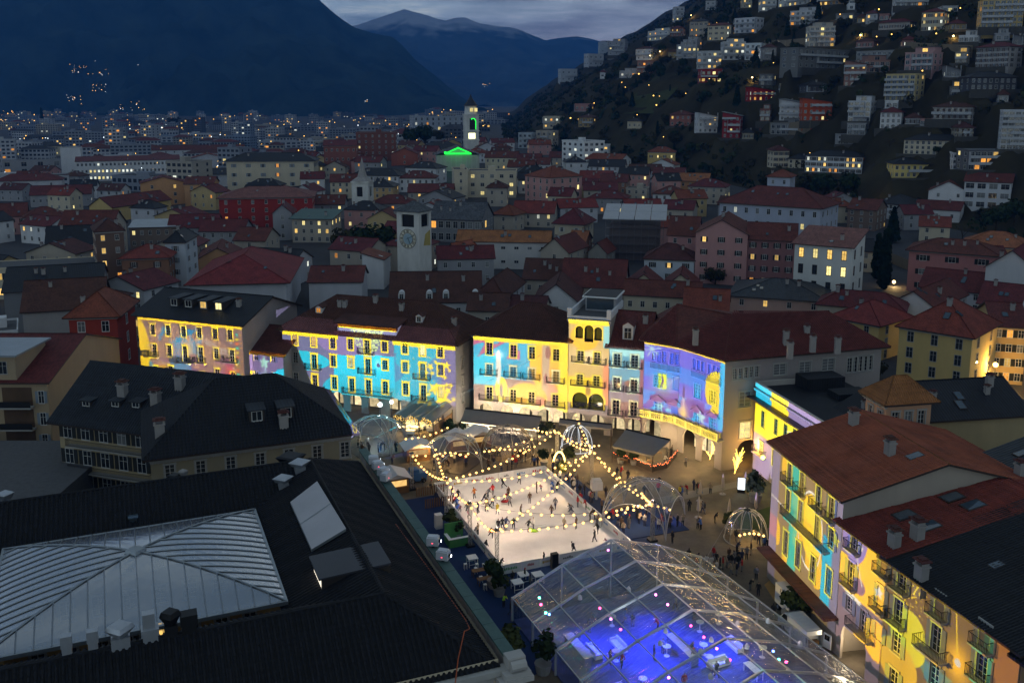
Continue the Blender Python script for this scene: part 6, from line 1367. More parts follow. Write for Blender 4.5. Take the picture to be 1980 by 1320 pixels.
# ---------------------------------------------------------------- other near houses on the left
A, u, W = edge2((291, 887), (678, 838), 13.6)
root, rf, pl = palazzo("black hip roofed corner house with cream walls and two box dormers", A, u, W, 17, 13.6, 'hip', 6.0, (.50, .42, .28), 'black', [(2 + 3.4 * i, 10.6, 12.6, 1.1) for i in range(7)], chim=0, sky=0, over=.9, ribs=(.4, .36), corn=.6)
for x in (.53, .68): dormer(rf, pl, W * x, 2.2, 1.8, 1.5, M['slate'], None, shed=True)
o = on_roof(rf, pl, chimney_mesh(), "chimney", 1.2, 3.0, False, 1.4); on_roof(rf, pl, chimney_mesh(), "chimney", W * .66, 1.2, False, 1.3)
A, u, W = edge2((112, 806), (272, 826), 11.0); W = 27.0
root, rf, pl = house("cream house with dark green shutters under a steep slate roof with chimneys", Vector((A.x, A.y, 0)), u, W, 16, 11.0, 'gx', 5.6, (.40, .32, .19), 'slate', 3, 9, 0, -1, .0, 'shut', (1.3, 2.0), 1.1, chim=0, sky=0, deep=0, ribs=(.4, .36), cornice=False)
for x, y in ((.13, 1.6), (.30, 2.0), (.42, 2.2)): dormer(rf, pl, W * x, y, 1.6, .9, M['slate'], None, shed=True)
for x, y in ((.30, 3.6), (.52, 3.0), (.60, 5.5)): on_roof(rf, pl, chimney_mesh(), "chimney", W * x, y, False, 1.5)
balcony(root, W * .32, 3.75, W * .5, 1.1); balcony(root, W * .32, 7.4, W * .5, 1.1)
ya = 141.0; xa = -125.0
root, rf, pl = house("orange beige house with deep loggias and a big bare gable wall", Vector((xa, ya, 0)), Vector((1, 0, 0)), 53.3, 27, 11.3, 'gx', 4.2, (.36, .27, .17), 'dred', 4, 0, 0, 1, 0, over=.5, chim=0, sky=1, deep=0, cornice=False)
m = MB(); m.box(26, 48.5, .3, 10, 11.3, 15.5, 0); m.box(25, 49.3, -.8, 10.5, 15.5, 15.8, 1); m.build("attic_floor", [wallm((.38, .29, .19)), M['metal']], root)
for i in range(8): window(root, 29 + i * 2.5, .27, 12.6, 0, 1.2, 1.9, 'plain', None, 'stonef')
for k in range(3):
    z = .6 + k * 3.5; m = MB(); m.box(46.2, 50.8, -.06, .0, z, z + 2.9, 0); m.build("loggia", mat("loggia_shade", (.10, .06, .035), .9, .3, .5), root) if k == 0 else m.build("loggia", bpy.data.materials["loggia_shade"], root)  # flat dark panel, the loggia's inner shade is put into its colour
    m = MB(); m.box(46.0, 51.0, -1.3, 0, z - .25, z, 0); m.box(46.0, 51.0, -1.3, -1.22, z, z + .95, 1); m.build("balcony", [casem, M['iron']], root)
    o = inst("window", winmesh(.8, 1.9, 'shut'), root, (52.2, -.02, z + .4), (0, 0, 0), {2: M['shutg']})
tr = thing("terrace_roof", "flat dark yard terrace roof below the orange beige house", "roof", (-80, 122, 0), 0)
m = MB(); m.box(-40, 22, -14, 12, 0, 4.5); m.build("terrace", M['gravel'], tr)
H(-10, 36, 645, 700, 4, "white flat roofed cube behind the orange house at the left edge", (.7, .7, .72), 'gravel', 'flat', .4, D=12, cols=0, scols=0, chim=1)
H(60, 200, 598, 690, 20, "brown roofed house with a bare grey gable at the left", (.36, .34, .33), 'brown', 'gx', 5, D=16, floors=2, cols=0, scols=0, litf=(), chim=1, sky=0)
H(25, 195, 560, 640, 20, "wide black roofed house behind the bare grey gable", (.2, .2, .21), 'black', 'gx', 4, D=22, floors=2, cols=0, scols=0, chim=3, sky=0)
# ---------------------------------------------------------------- the square: paving, rink, tents
def sheet(name, poly, z, m, kind='structure'):
    b = MB(); b.face([(p[0], p[1], z) for p in poly]); return b.build(name, m, kind=kind)
G = lambda px, py: P(px, py, 0)
cob = mat("cobblestones", (.12, .10, .075), .8, .5, .5, bump=.5, streak=False)
sheet("piazza_paving", [(-45, 170), (-30, 60), (45, 55), (48, 150), (20, 160)], .006, cob)
slab = mat("granite_slabs", (.17, .16, .15), .75, .25, .4, streak=False)
sheet("stone_path", [(G(1270, 962)), (G(1425, 930)), (G(1440, 938)), (G(1280, 975))], .012, slab)
sheet("stone_path", [(G(1478, 1130)), (G(1492, 1118)), (G(1520, 1165)), (G(1508, 1178))], .012, mat("ochre_strip", (.30, .19, .06), .8))
bluec = mat("blue_carpet", (.006, .024, .09), .9, .25, .6, streak=False)
OR_ = Vector((-10.9, 126.1)); r1 = Vector((math.cos(R(22)), math.sin(R(22)))); r2 = Vector((r1.y, -r1.x))
rk = lambda a, b: OR_ + r1 * a + r2 * b
RW_, RL_ = 16.9, 26.0
sheet("blue_carpet", [rk(-5.2, 1.5), rk(RW_ + 3.6, 1.5), rk(RW_ + 3.6, 30), rk(-5.2, 46)], .012, bluec)
sheet("grass_patch", [G(1425, 1000), G(1500, 975), G(1510, 1010), G(1440, 1040)], .012, mat("lawn", (.06, .085, .02), .95, .4, 1))
rt = thing("ice_rink", "bright white ice rink ringed by advertising boards", "ice rink", (OR_.x, OR_.y, .02), R(22))
icem = mat("ice", (.78, .75, .72), .28, .13, .9, spec=.35, streak=False)
b = MB(); b.box(0, RW_, -RL_, 0, 0, .10); b.build("ice", icem, rt)
bdm = mat("rink_board", (.70, .70, .70), .5, .06)
adc = [mat("print_%d" % i, c, .5, .05) for i, c in enumerate(((.03, .03, .04), (.4, .03, .03), (.05, .2, .45), (.08, .28, .1), (.45, .3, .03)))]
rb = random.Random(2)
def board(x, y, rz, L, k):
    b = MB(); b.box(.03, L - .03, -.05, .05, 0, 1.1, 0); b.box(0, L, -.08, .08, 1.1, 1.16, 0)
    w = rb.uniform(.3, .6) * L; x0 = (L - w) / 2; c = 1
    for s in (-1, 1):
        yy = -.056 if s < 0 else .056; n = rb.randint(4, 8)
        if k % 2: b.box(x0 - .25, x0 - .05, min(yy, 0), max(yy, 0), .4, .7, 1)
        for i in range(n):
            xa = x0 + w * i / n; b.box(xa, xa + w / n * .7, min(yy, 0), max(yy, 0), .45, .45 + rb.choice((.18, .25, .32)), 1)
    b.build("board", [bdm, rb.choice(adc)], rt, (x, y, 0), (0, 0, rz))
for i in range(7): board(i * RW_ / 7, 0, 0, RW_ / 7, i); board(i * RW_ / 7, -RL_, 0, RW_ / 7, i + 1)
for i in range(10): board(0, -(i + 1) * RL_ / 10, math.pi / 2, RL_ / 10, i); board(RW_, -(i + 1) * RL_ / 10, math.pi / 2, RL_ / 10, i + 1)
for px, py in ((1305 / 3.88 + 640, 0),): pass
# truss masts with floodlights
trm = mat("truss_steel", (.45, .44, .42), .4, .1, 1, .6)
def mast(px, py, h, label, lamp=None):
    p = G(px, py); t = thing("truss_mast", label, "mast", p, R(22)); s = .17; b = MB()
    for sx in (-s, s):
        for sy in (-s, s): b.tube([(sx, sy, 0), (sx, sy, h)], .03, 5)
    n = int(h / .4)
    for i in range(n):
        z0, z1 = i * h / n, (i + 1) * h / n
        for a, c in (((-s, -s), (s, -s)), ((s, -s), (s, s)), ((s, s), (-s, s)), ((-s, s), (-s, -s))):
            if i % 2: a, c = c, a
            b.tube([(*a, z0), (*c, z1)], .018, 4)
    b.build("truss", trm, t); b = MB(); b.box(-.5, .5, -.5, .5, 0, .25); b.box(-.3, .3, -.3, .3, h, h + .06); b.build("ballast", M['iron'], t)
    if lamp:
        b = MB(); b.box(-.18, .18, -.12, .12, 0, .22); b.build("floodlight", M['iron'], t, (0, 0, h + .06))
        li = bpy.data.lights.new("floodlight", 'SPOT'); li.energy = lamp[1]; li.color = (1, .72, .50); li.spot_size = R(80); li.spot_blend = .5; li.shadow_soft_size = .25
        o = link(bpy.data.objects.new("floodlight_beam", li)); o.location = (p.x, p.y, h + .5); tg = rk(*lamp[0]); tg = Vector((p.x, p.y, 0)) + (Vector((tg.x, tg.y, 0)) - Vector((p.x, p.y, 0))).normalized() * 6.5; o.rotation_euler = (tg - o.location).to_track_quat('-Z', 'Y').to_euler()
    return Vector((p.x, p.y, h))
F_ = 5200
m1 = mast(863, 1002, 5.5, "truss mast at the back left corner of the ice rink", ((7, 5), F_)); m2 = mast(909, 1055, 5.6, "truss mast halfway along the left rink boards", ((8, 12), F_)); m3 = mast(961, 1114, 5.7, "truss mast at the near left rink corner", ((9, 20), F_))
m4 = mast(797, 946, 5.4, "truss mast beside the white roofed hut"); m5 = mast(1144, 935, 5.2, "truss mast behind the right rink boards", ((9, 6), F_)); m6 = mast(1261, 1045, 5.1, "truss mast in front of the blue carpeted dome", ((10, 18), F_)); m7 = mast(1077, 882, 4.2, "truss mast near the glowing igloo")
# light strings
bulb = MB(); bulb.lathe([(.05, .14), (.13, .07), (.17, 0), (.13, -.09), (.04, -.15)], 8); bulbm = bulb.mesh("bulb", [emat("bulb_warm", (1, .56, .16), 4.2, True)])
cordm = M['iron']
def string(a, c, n, sag, label):
    a, c = Vector(a), Vector(c); pt = lambda t: a + (c - a) * t - Vector((0, 0, sag * 4 * t * (1 - t)))
    t_ = thing("light_string", label, "light string", a, 0)
    b = MB(); b.tube([pt(i / 12) - a for i in range(13)], .025, 4); b.build("cord", cordm, t_)
    for i in range(n):
        inst("bulb", bulbm, t_, pt((i + .6) / n) - a - Vector((0, 0, .12)))
string(m4, m1, 12, .9, "sagging bulb string from the hut mast to the back left rink corner")
string(m1, m7, 19, 1.2, "long bulb string along the back of the rink towards the glowing igloo")
string(m1, m5 + Vector((0, 0, -.3)), 20, 1.6, "bulb string across the back end of the rink")
string(m1, m2, 8, .6, "short bulb string along the left rink boards, far half")
string(m2, m3, 8, .9, "short bulb string along the left rink boards, near half")
string(m2, m5, 22, 1.3, "bulb string crossing the middle of the ice")
string(m3, m5, 20, 1.0, "bulb string crossing the ice diagonally from the near left corner")
string(m3, m6, 18, .9, "bulb string across the near end of the ice")
string(m2, m6, 17, 1.5, "bulb string sagging over the skaters to the blue carpeted dome")
string(m5, m6, 15, 1.0, "bulb string along the right rink boards")
string(m5, m7, 11, .8, "bulb string from the right mast to the glowing igloo")
string(m5, G(1112, 838) + Vector((0, 0, 3.6)), 10, .5, "bulb string reaching over the crowd to the igloo top")
string(m7, G(1030, 872) + Vector((0, 0, 3.9)), 6, .4, "short bulb string over the ribbed dome")
string(m4 + Vector((-2, 6, 0)), G(870, 870) + Vector((0, 0, 4)), 8, .5, "bulb string hanging over the arched clear dome")
string(m4 + Vector((0, 0, -.2)), m7 + Vector((0, 0, .3)), 18, 1.4, "added bulb string over the huts from the left mast to the far one")  # added string, for more warm light on the square
string(m1 + Vector((0, 0, -.2)), m4 + Vector((3, 4, -.6)), 9, .5, "added second bulb string at the back left rink corner")  # another added string, warming the left edge
string(m5, P(1245, 955, 4.6), 10, .5, "bulb string from the right mast to the big dome's crown")
string(m6, P(1240, 950, 5.0), 8, .3, "bulb string climbing the near side of the big dome")
string(m7, m5 + Vector((1.5, 3, -.4)), 10, .9, "added second bulb string over the crowd by the glowing arch")  # added as well, more amber at the far end
string(P(835, 880, 3.2), P(905, 882, 3.2), 7, -.6, "added bulb string arched inside the clear dome left of the rink")  # strings inside the domes are added for warm light in the film
string(P(940, 872, 3.0), P(1020, 872, 3.0), 8, -.4, "added bulb string arched inside the big ribbed dome")
string(P(1195, 985, 3.2), P(1300, 985, 3.2), 9, -.7, "added bulb string arched inside the big dome on blue carpet")
string(P(1425, 1035, 2.4), P(1480, 1035, 2.4), 6, -.4, "added bulb string inside the small igloo by the tiled houses")
# guy wires
for a, c, lb in ((m3, rk(10, 16), "thin guy wire from the near mast over the ice"), (P(1420, 985, 5), G(1275, 1235), "long cable spanning the dark paving beside the tent"), (P(655, 880, 12), P(1100, 660, 13), "overhead cable in front of the palazzi")):
    b = MB(); a = Vector((*a[:2], a[2] if len(a) > 2 else 0)); c = Vector((*c[:2], c[2] if len(c) > 2 else .1)); b.tube([Vector((0, 0, 0)), c - a], .02, 4)
    single("cable", b.mesh("cable", [M['chim']]), lb, "cable", a)
# ---- large clear tent
TO = Vector((10.83, 96.67)); ta = R(-66.94); tx = Vector((math.cos(ta), math.sin(ta))); tc_ = Vector((-tx.y, tx.x))
zL = 2.7; wL = -(Vector(P(1003, 1169, zL)[:2]) - TO).dot(tc_)
tz, tk, tkz = 7.06, 5.97, 5.27
tent = thing("party_tent", "huge transparent event tent glowing blue inside", "tent", (TO.x, TO.y, 0), ta)     # local x along, y across (+ right)
prof = [(-wL, zL), (-tk, tkz), (0, tz), (tk, tkz), (wL, zL)]
tentm = film("clear_pvc", (.93, .95, .98), .05, .65, .06, 1.0, (4.5, .45, .45)); tw = film("clear_wall", (.75, .8, .85), .08, .35, .1, .7, (2, 1, .3))
beam = mat("tent_aluminium", (.52, .54, .58), .35, .06, 1, .5)
BAY, NB = 5.25, 7
for k in range(NB + 1):
    b = MB(); x = k * BAY
    for (y0, z0), (y1, z1) in zip(prof, prof[1:]):
        d = Vector((0, y1 - y0, z1 - z0)); n = Vector((0, -d.z, d.y)).normalized(); b.obox(Vector((x - .09, y0, z0)) - n * .24, (.18, 0, 0), d, n * .22)
    for y in (-wL, wL): b.box(x - .09, x + .09, y - .1, y + .1, 0, zL)
    if k in (0, NB): b.box(x - .06, x + .06, -.08, .08, 0, tz - .2); [b.box(x - .06, x + .06, y - .06, y + .06, 0, tkz - .2) for y in (-tk, tk)]
    b.build("frame", beam, tent)
def lerp(a, c, t): return a + (c - a) * t
for j in range(4):
    for s in (0, .5):
        y, z = lerp(prof[j][0], prof[j + 1][0], s), lerp(prof[j][1], prof[j + 1][1], s); b = MB(); b.box(0, NB * BAY, y - .05, y + .05, z - .12, z - .02); b.build("purlin", beam, tent)
b = MB(); b.box(0, NB * BAY, wL - .06, wL + .06, zL - .1, zL + .02); b.build("purlin", beam, tent)
rg = random.Random(4)
for k in range(NB):
    for j in range(4):
        b = MB(); nu, nv = 10, 8; ph = rg.uniform(0, 6); k0 = len(b.v)
        for iu in range(nu + 1):
            for iv in range(nv + 1):
                u_, v_ = iu / nu, iv / nv; y, z = lerp(prof[j][0], prof[j + 1][0], v_), lerp(prof[j][1], prof[j + 1][1], v_)
                e = 4 * u_ * (1 - u_) * 4 * v_ * (1 - v_); sag = -.16 * e + .05 * math.sin(u_ * 17 + v_ * 9 + ph) * e
                b.v.append((k * BAY + .09 + u_ * (BAY - .18), y, z + .03 + sag))
        for iu in range(nu):
            for iv in range(nv): q = iu * (nv + 1) + iv; b.f.append([q, q + nv + 1, q + nv + 2, q + 1]); b.m.append(0)
        o = b.build("roof_panel", tentm, tent); o.data.polygons.foreach_set('use_smooth', [True] * len(o.data.polygons))
    for y in (-wL, wL):
        b = MB(); b.face([(k * BAY + .1, y, 0), ((k + 1) * BAY - .1, y, 0), ((k + 1) * BAY - .1, y, zL - .1), (k * BAY + .1, y, zL - .1)]); b.build("side_panel", tw, tent)
b = MB(); b.face([(0, y, z) for y, z in [(-wL, 0)] + [(q[0], q[1] - .2) for q in prof] + [(wL, 0)]]); b.build("gable_panel", tw, tent)
b = MB(); b.box(0, NB * BAY, -wL + .1, wL - .1, .014, .10); b.build("tent_floor", mat("tent_carpet", (.05, .07, .22), .6, .8), tent)
def tl(x, y, z=0.1): v = TO + tx * x + tc_ * y; return Vector((v.x, v.y, z))
bl = [(8, -5.5), (8, 1), (13.5, 4.5), (17.5, -6.5), (22, 4.5), (25, -4), (21, -1), (12, -2), (28, 4)]
for x, y in bl:
    li = bpy.data.lights.new("blue_lamp", 'SPOT'); li.spot_size = R(125); li.spot_blend = .6; li.energy = 3000; li.color = (.025, .05, 1); li.shadow_soft_size = .3
    o = link(bpy.data.objects.new("blue_lamp", li)); o.location = tl(x, y, 3.4)
# tent interior furniture
whitem = mat("table_white", (.75, .75, .75), .5, .05); clothm = mat("cloth_white", (.7, .7, .68), .8, .06)
tb = MB(); tb.lathe([(.42, 1.04), (.42, 1.09)], 12); tb.lathe([(.04, .03), (.04, 1.04)], 6); tb.lathe([(.3, 0), (.28, .03)], 10); tbm = tb.mesh("standing_table", [whitem])
lt = MB(); lt.box(-1.1, 1.1, -.4, .4, .72, .77); [lt.box(sx - .03, sx + .03, sy - .03, sy + .03, 0, .72) for sx in (-1, 1) for sy in (-.34, .34)]; ltm = lt.mesh("long_table", [whitem])
lt2 = ltm.copy(); lt2.materials[0] = M['wood']; 
sf = MB(); sf.box(-1, 1, -.4, .4, .12, .42); sf.box(-1, 1, .25, .42, .42, .85); sf.box(-1.15, -1, -.4, .42, .12, .62); sf.box(1, 1.15, -.4, .42, .12, .62); sfm = sf.mesh("lounge_sofa", [whitem])
ct = MB(); ct.box(-2.2, 2.2, -.4, .4, 0, 1.05, 0); ct.box(-2.3, 2.3, -.5, .5, 1.05, 1.12, 1); ctm = ct.mesh("bar_counter", [mat("counter_blue", (.06, .08, .3), .4), whitem])
lpm = MB(); lpm.lathe([(.04, .5), (.2, .3), (.24, 0)], 10, 1); lpm.lathe([(.2, .01), (.2, .04)], 10, 0); lpmm = lpm.mesh("pendant_lamp", [emat("pendant_white", (.9, 1, .95), 14, True), M['white']])
rg = random.Random(21)
for i in range(16):
    x, y = rg.uniform(5, 30), rg.choice([-8, -5.5, -3, 3, 5.5, 8, 0]) + rg.uniform(-.5, .5)
    single("standing_table", tbm, "round white standing table under the clear tent roof", "table", tl(x, y, .1), group="standing tables in the clear tent")
for i, (x, y, r) in enumerate(((16, -7.5, 0), (19.5, -2, 1.57), (23, -7, .2), (25, 1, 1.57), (18, 5.6, 0), (28, 7, 0), (22, 6, 1.57))): single("long_table", ltm, "long white table inside the clear tent", "table", tl(x, y, .1), (0, 0, ta + r), group="long tables in the clear tent")
for i, (x, y, r) in enumerate(((9, -4, 0), (9, -6.8, math.pi), (13.5, 6.6, 0), (15.5, 3.4, 1.6), (21.5, -3.8, 3.1), (24.5, 3.6, 0))): single("lounge_sofa", sfm, "pale lounge sofa bathed in blue tent light", "sofa", tl(x, y, .1), (0, 0, ta + r), group="lounge sofas in the clear tent")
for x, y, lb in ((8.5, -8.3, "bar counter along the left wall of the clear tent"), (12.5, 1.2, "bar counter in the middle of the clear tent"), (23, -.5, "bar counter near the front of the clear tent")): single("bar_counter", ctm, lb, "counter", tl(x, y, .1), (0, 0, ta))
for i, (x, y) in enumerate(((5.5, -6.6), (6.0, -1.2), (14.2, -1.9), (15.8, -3.5), (17.2, 1.2), (18.4, -.8), (20.6, .6), (19.4, 3.6), (15.8, 5.2), (24, 4.6), (22, -2.2), (16.6, 8.2), (21, 8.4))): single("pendant_lamp", lpmm, "white pendant lamp hanging in the clear tent", "lamp", tl(x, y, 4.2), group="pendant lamps in the clear tent")
for x, y in ((14.5, -2.5), (17.5, .2), (20.2, 1.8), (16.0, 5.2)):
    li = bpy.data.lights.new("pendant_light", 'POINT'); li.energy = 130; li.color = (.85, 1, .95); li.shadow_soft_size = .25; o = link(bpy.data.objects.new("pendant_light", li)); o.location = tl(x, y, 3.0)
dcol = [emat("disco_%d" % i, c, 16) for i, c in enumerate(((1, .05, .25), (.1, .2, 1), (.1, 1, .6), (1, .15, .6), (.5, .2, 1)))]
ds = MB(); ds.lathe([(.02, .12), (.1, .06), (.12, 0), (.1, -.06), (.02, -.12)], 8); dsm = [ds.mesh("party_light", [m_]) for m_ in dcol]; dn = ["pink", "blue", "green", "magenta", "violet"]
def plight(pos, c, where): single("party_light", dsm[c], "small %s party light %s" % (dn[c], where), "party light", pos)
rg = random.Random(6)
for px, py, c in ((1046, 1168, 0), (1055, 1184, 2), (1062, 1187, 1), (1160, 1175, 0), (1181, 1196, 3), (1200, 1216, 0), (1268, 1149, 3), (1291, 1168, 3), (1336, 1209, 0), (1361, 1231, 0), (1411, 1275, 0), (1386, 1253, 3), (1293, 1309, 3), (1176, 1063, 3), (1495, 1258, 1), (1506, 1274, 2), (1520, 1279, 0), (1043, 1155, 2)): plight(P(px, py, 4.3), c, "strung inside the clear tent")
# ---- vault domes of clear film
domem = film("dome_film", (.84, .86, .88), .07, .6, .05, .35, (1.3, 1.3, 1.3)); ribw = mat("dome_rib", (.42, .42, .42), .4, .05)
def vault(c, a, rz, zs, label):
    t = thing("vault_dome", label, "dome tent", (c[0], c[1], .02), rz); Rr = a * math.sqrt(2); n = 10
    zf = lambda x, y: zs * math.sqrt(max(0, Rr * Rr - x * x - y * y))
    cr = lambda k: -a + 2 * a * k / n
    for s in range(4):            # four film gores
        b = MB()
        for i in range(n // 2):
            for j in range(n):
                f0, f1 = 1 - i / (n / 2), 1 - (i + 1) / (n / 2)
                q = [(cr(j) * f0, -a * f0), (cr(j + 1) * f0, -a * f0), (cr(j + 1) * f1, -a * f1), (cr(j) * f1, -a * f1)]
                if i == n // 2 - 1: q = q[:3]
                b.face([(x, y, zf(x, y)) for x, y in q])
        o = b.build("film", domem, t, (0, 0, 0), (0, 0, s * math.pi / 2)); o.data.polygons.foreach_set('use_smooth', [True] * len(o.data.polygons))
    for s in range(4):
        b = MB(); b.tube([(x, -a, zf(x, -a)) for x in (cr(k * .5) for k in range(2 * n + 1))], .06, 6); b.build("arch", ribw, t, (0, 0, 0), (0, 0, s * math.pi / 2))
    for s in range(2):            # doubled diagonal ribs crossing on top
        for off in (-.55, .55):
            b = MB(); pts = []
            for k in range(25):
                w = -1 + 2 * k / 24; x, y = a * w, a * w; bow = off * (1 - w ** 2) ** .5 * 1.0; x, y = x - bow * .7, y + bow * .7; pts.append((x, y, zf(x, y) + .05))
            b.tube(pts, .055, 6); b.build("rib", ribw, t, (0, 0, 0), (0, 0, s * math.pi / 2))
    b = MB(); b.lathe([(a * 1.42, 0), (a * 1.42, .06)], 4); b.build("platform", bluec if "right" in label else M["dframe"], t, (0, 0, 0), (0, 0, R(45)) if False else (0, 0, R(0)))
    return t
vault((17.2, 116.3), 4.3, R(-26), .92, "large clear vault dome on blue carpet right of the ice rink")
vault((-8.9, 136.2), 3.5, R(20), .92, "clear vault dome behind the left back corner of the rink")
vault((-21.6, 142.5), 3.9, R(-10), .95, "clear vault dome glowing white beside the black hip roof")
geo = film("geo_film", (.62, .58, .55), .10, .45, .12, .3)
def ribdome(c, r, h, n, label, filmm, rm, rr, rings=(.55,), base=.0, sec='thing', ribname="rib"):
    t = thing("ribbed_dome", label, "dome tent", (c[0], c[1], .02), 0); ht = lambda k: (r * math.cos(k) ** .8 if k < 1.57 else 0.01, base + (h - base) * math.sin(k))
    for s in range(n):
        b = MB(); K_ = 8
        for k in range(K_):
            a0, a1 = 2 * math.pi * s / n, 2 * math.pi * (s + 1) / n; (ra, za), (rb_, zb) = ht(k * 1.55 / K_), ht((k + 1) * 1.55 / K_)
            b.face([(ra * math.cos(a0), ra * math.sin(a0), za), (ra * math.cos(a1), ra * math.sin(a1), za), (rb_ * math.cos(a1), rb_ * math.sin(a1), zb), (rb_ * math.cos(a0), rb_ * math.sin(a0), zb)])
        o = b.build("film", filmm, t); o.data.polygons.foreach_set('use_smooth', [True] * K_)
        b = MB(); b.tube([(ht(k * 1.55 / 10)[0] * math.cos(a0), ht(k * 1.55 / 10)[0] * math.sin(a0), ht(k * 1.55 / 10)[1] + .02) for k in range(11)], rr, 5); b.build(ribname, rm, t)
    for q in rings:
        k = math.asin(q); b = MB(); b.tube([((ht(k)[0] + .03) * math.cos(2 * math.pi * i / 28), (ht(k)[0] + .03) * math.sin(2 * math.pi * i / 28), ht(k)[1]) for i in range(28)], rr, 5, 0, True); b.build("ring", rm, t)
    b = MB(); b.lathe([(.5, h - .02), (.3, h + .08)], 12); b.build("cap", M['iron'], t)
    return t
ribdome((-.7, 140.6), 4.2, 4.4, 14, "big ribbed dome with smoky film behind the ice rink", geo, mat("dark_rib", (.25, .24, .23), .5), .05, (.02, .55))
ribdome((10.2, 142.6), 2.5, 3.7, 9, "small igloo with glowing white ribs in front of the palazzi", domem, emat("led_tube", (.95, .97, 1), 1.1), .035, (.02,))
ribdome((29.3, 111.0), 2.7, 3.9, 12, "small clear igloo near the orange tiled houses", domem, ribw, .05, (.02,))
# ---- restaurant tents, awnings and huts
greyc = mat("canvas_grey", (.17, .165, .16), .8, .15, .8); whitec = mat("canvas_white", (.56, .56, .60), .8, .08, .6); fairy = emat("fairy_gold", (1, .6, .12), 4.0, True)
p1, p2 = G(757, 838), G(838, 850); d = (p2 - p1); W = d.length; d /= W; back = Vector((-d.y, d.x, 0))
t = thing("restaurant_tent", "long restaurant tent with three barrel roofs and golden fairy lights", "tent", p1, math.atan2(d.y, d.x))
for i in range(3):
    b = MB(); w = W / 3
    for k in range(8):
        a0, a1 = k / 8, (k + 1) / 8; f_ = lambda a: (i * w + .05 + (w - .1) * a, 2.9 + .75 * math.sin(math.pi * a))
        (xa, za), (xb, zb) = f_(a0), f_(a1); b.face([(xa, 0, za), (xb, 0, zb), (xb, 7.2, zb + .5), (xa, 7.2, za + .5)]); b.face([(xa, 0, za - .12), (xb, 0, zb - .12), (xb, 0, zb), (xa, 0, za)])
    o = b.build("barrel_roof", greyc, t)
b = MB(); [b.box(i * W / 3 - .06, i * W / 3 + .06, y - .06, y + .06, 0, 2.9) for i in range(4) for y in (0, 3.6, 7.1)]; b.build("posts", M['dframe'], t)['kind'] = 'stuff'
b = MB(); [b.box(W - .03, W + .03, .3 + i * 1.7, .3 + i * 1.7 + 1.6, .1, 2.4) for i in range(4)]; b.build("side_shutters", M['wood'], t)['kind'] = 'stuff'
b = MB(); rg = random.Random(8)
for i in range(300): octa(b, (rg.uniform(.2, W - .2), rg.uniform(-.15, 3.5), 3.0 - abs(rg.gauss(0, .55))), .05)
b.build("fairy_lights", fairy, t)['kind'] = 'stuff'
def awning(A, B, C, E, label, mt, fringe=True, posts=True, lampc=None):
    A, B, C, E = [Vector(q) for q in (A, B, C, E)]       # front left, front right, back right, back left (roof corners)
    o = Vector((A.x, A.y, 0)); t = thing("awning", label, "awning", o, 0); n = 5
    for i in range(n):
        q = [lerp(A, B, i / n), lerp(A, B, (i + 1) / n), lerp(E, C, (i + 1) / n), lerp(E, C, i / n)]; b = MB(); b.face([v - o for v in q]); b.face([v - o - Vector((0, 0, .05)) for v in q][::-1])
        if fringe: b.face([q[0] - o, q[0] - o - Vector((0, 0, .3)), q[1] - o - Vector((0, 0, .3)), q[1] - o])
        b.build("canvas", mt, t)
    if posts:
        for v in (A, B, C, E): b = MB(); p = v - o; b.box(p.x - .06, p.x + .06, p.y - .06, p.y + .06, 0, p.z - .06); b.build("post", M['dframe'], t)
    b = MB(); b.tube([E - o + Vector((0, 0, .08)), C - o + Vector((0, 0, .08))], .13, 6); b.build("cassette", M['iron'], t)
    if lampc:
        b = MB(); b.tube([A - o - Vector((0, -.25, .42)), B - o - Vector((0, -.25, .42))], .06, 5); b.build("light_tube", lampc, t)
    return t
warmt = emat("warm_tube", (1, .82, .5), 4, True)
awning(P(891, 812, 2.7), P(1039, 828, 2.7), P(1047, 806, 3.7), P(900, 790, 3.7), "long grey sloping awning over lit restaurant tables", greyc, lampc=warmt)
awning(P(1080, 818, 3.3), P(1181, 829, 3.3), P(1183, 821, 3.6), P(1082, 810, 3.6), "narrow grey awning in front of the loggia tower house", greyc)
awning(P(1184, 862, 2.6), P(1262, 881, 2.6), P(1296, 851, 3.7), P(1210, 830, 3.7), "wide grey awning over a terrace ringed by red light chains", greyc)
def hut(px, py, w, dpt, h, rz, label, roofm=None, wall=None):
    p = G(px, py); t = thing("market_hut", label, "market hut", p, rz); b = MB(); b.box(-w/2, w/2, 0, dpt, 0, h); b.box(-w/2 - .02, w/2 + .02, -.25, 0, .95, 1.05); b.build("cabin", wall or M['wood'], t)
    b = MB(); b.box(-w/2 + .3, w/2 - .3, -.02, 0, 1.1, h - .25); b.build("serving_hatch", emat("hut_light", (1, .6, .2), .8, var=.5) if "hut_light" not in bpy.data.materials else bpy.data.materials["hut_light"], t)
    b = MB(); o = .45; r = w * .22
    for s in (-1, 1): b.obox((0, -o, h + r), (s * (w/2 + o), 0, -r - .1), (0, dpt + 2 * o, 0), (0, 0, .06))
    for y in (0, dpt): b.face([(-w/2, y, h), (w/2, y, h), (0, y, h + r)])
    b.build("gable_roof", roofm or whitec, t)
hut(768, 955, 3.4, 3.2, 2.2, R(22), "wooden hut with a wide white roof beside the parapet"); hut(810, 892, 3.6, 3, 2.1, R(20), "white roofed hut left of the arched clear dome"); hut(893, 874, 3.4, 3, 2.1, R(20), "white roofed hut between the arched dome and the ribbed dome"); hut(932, 866, 3.2, 3, 2.1, R(20), "white roofed hut behind the ribbed dome")
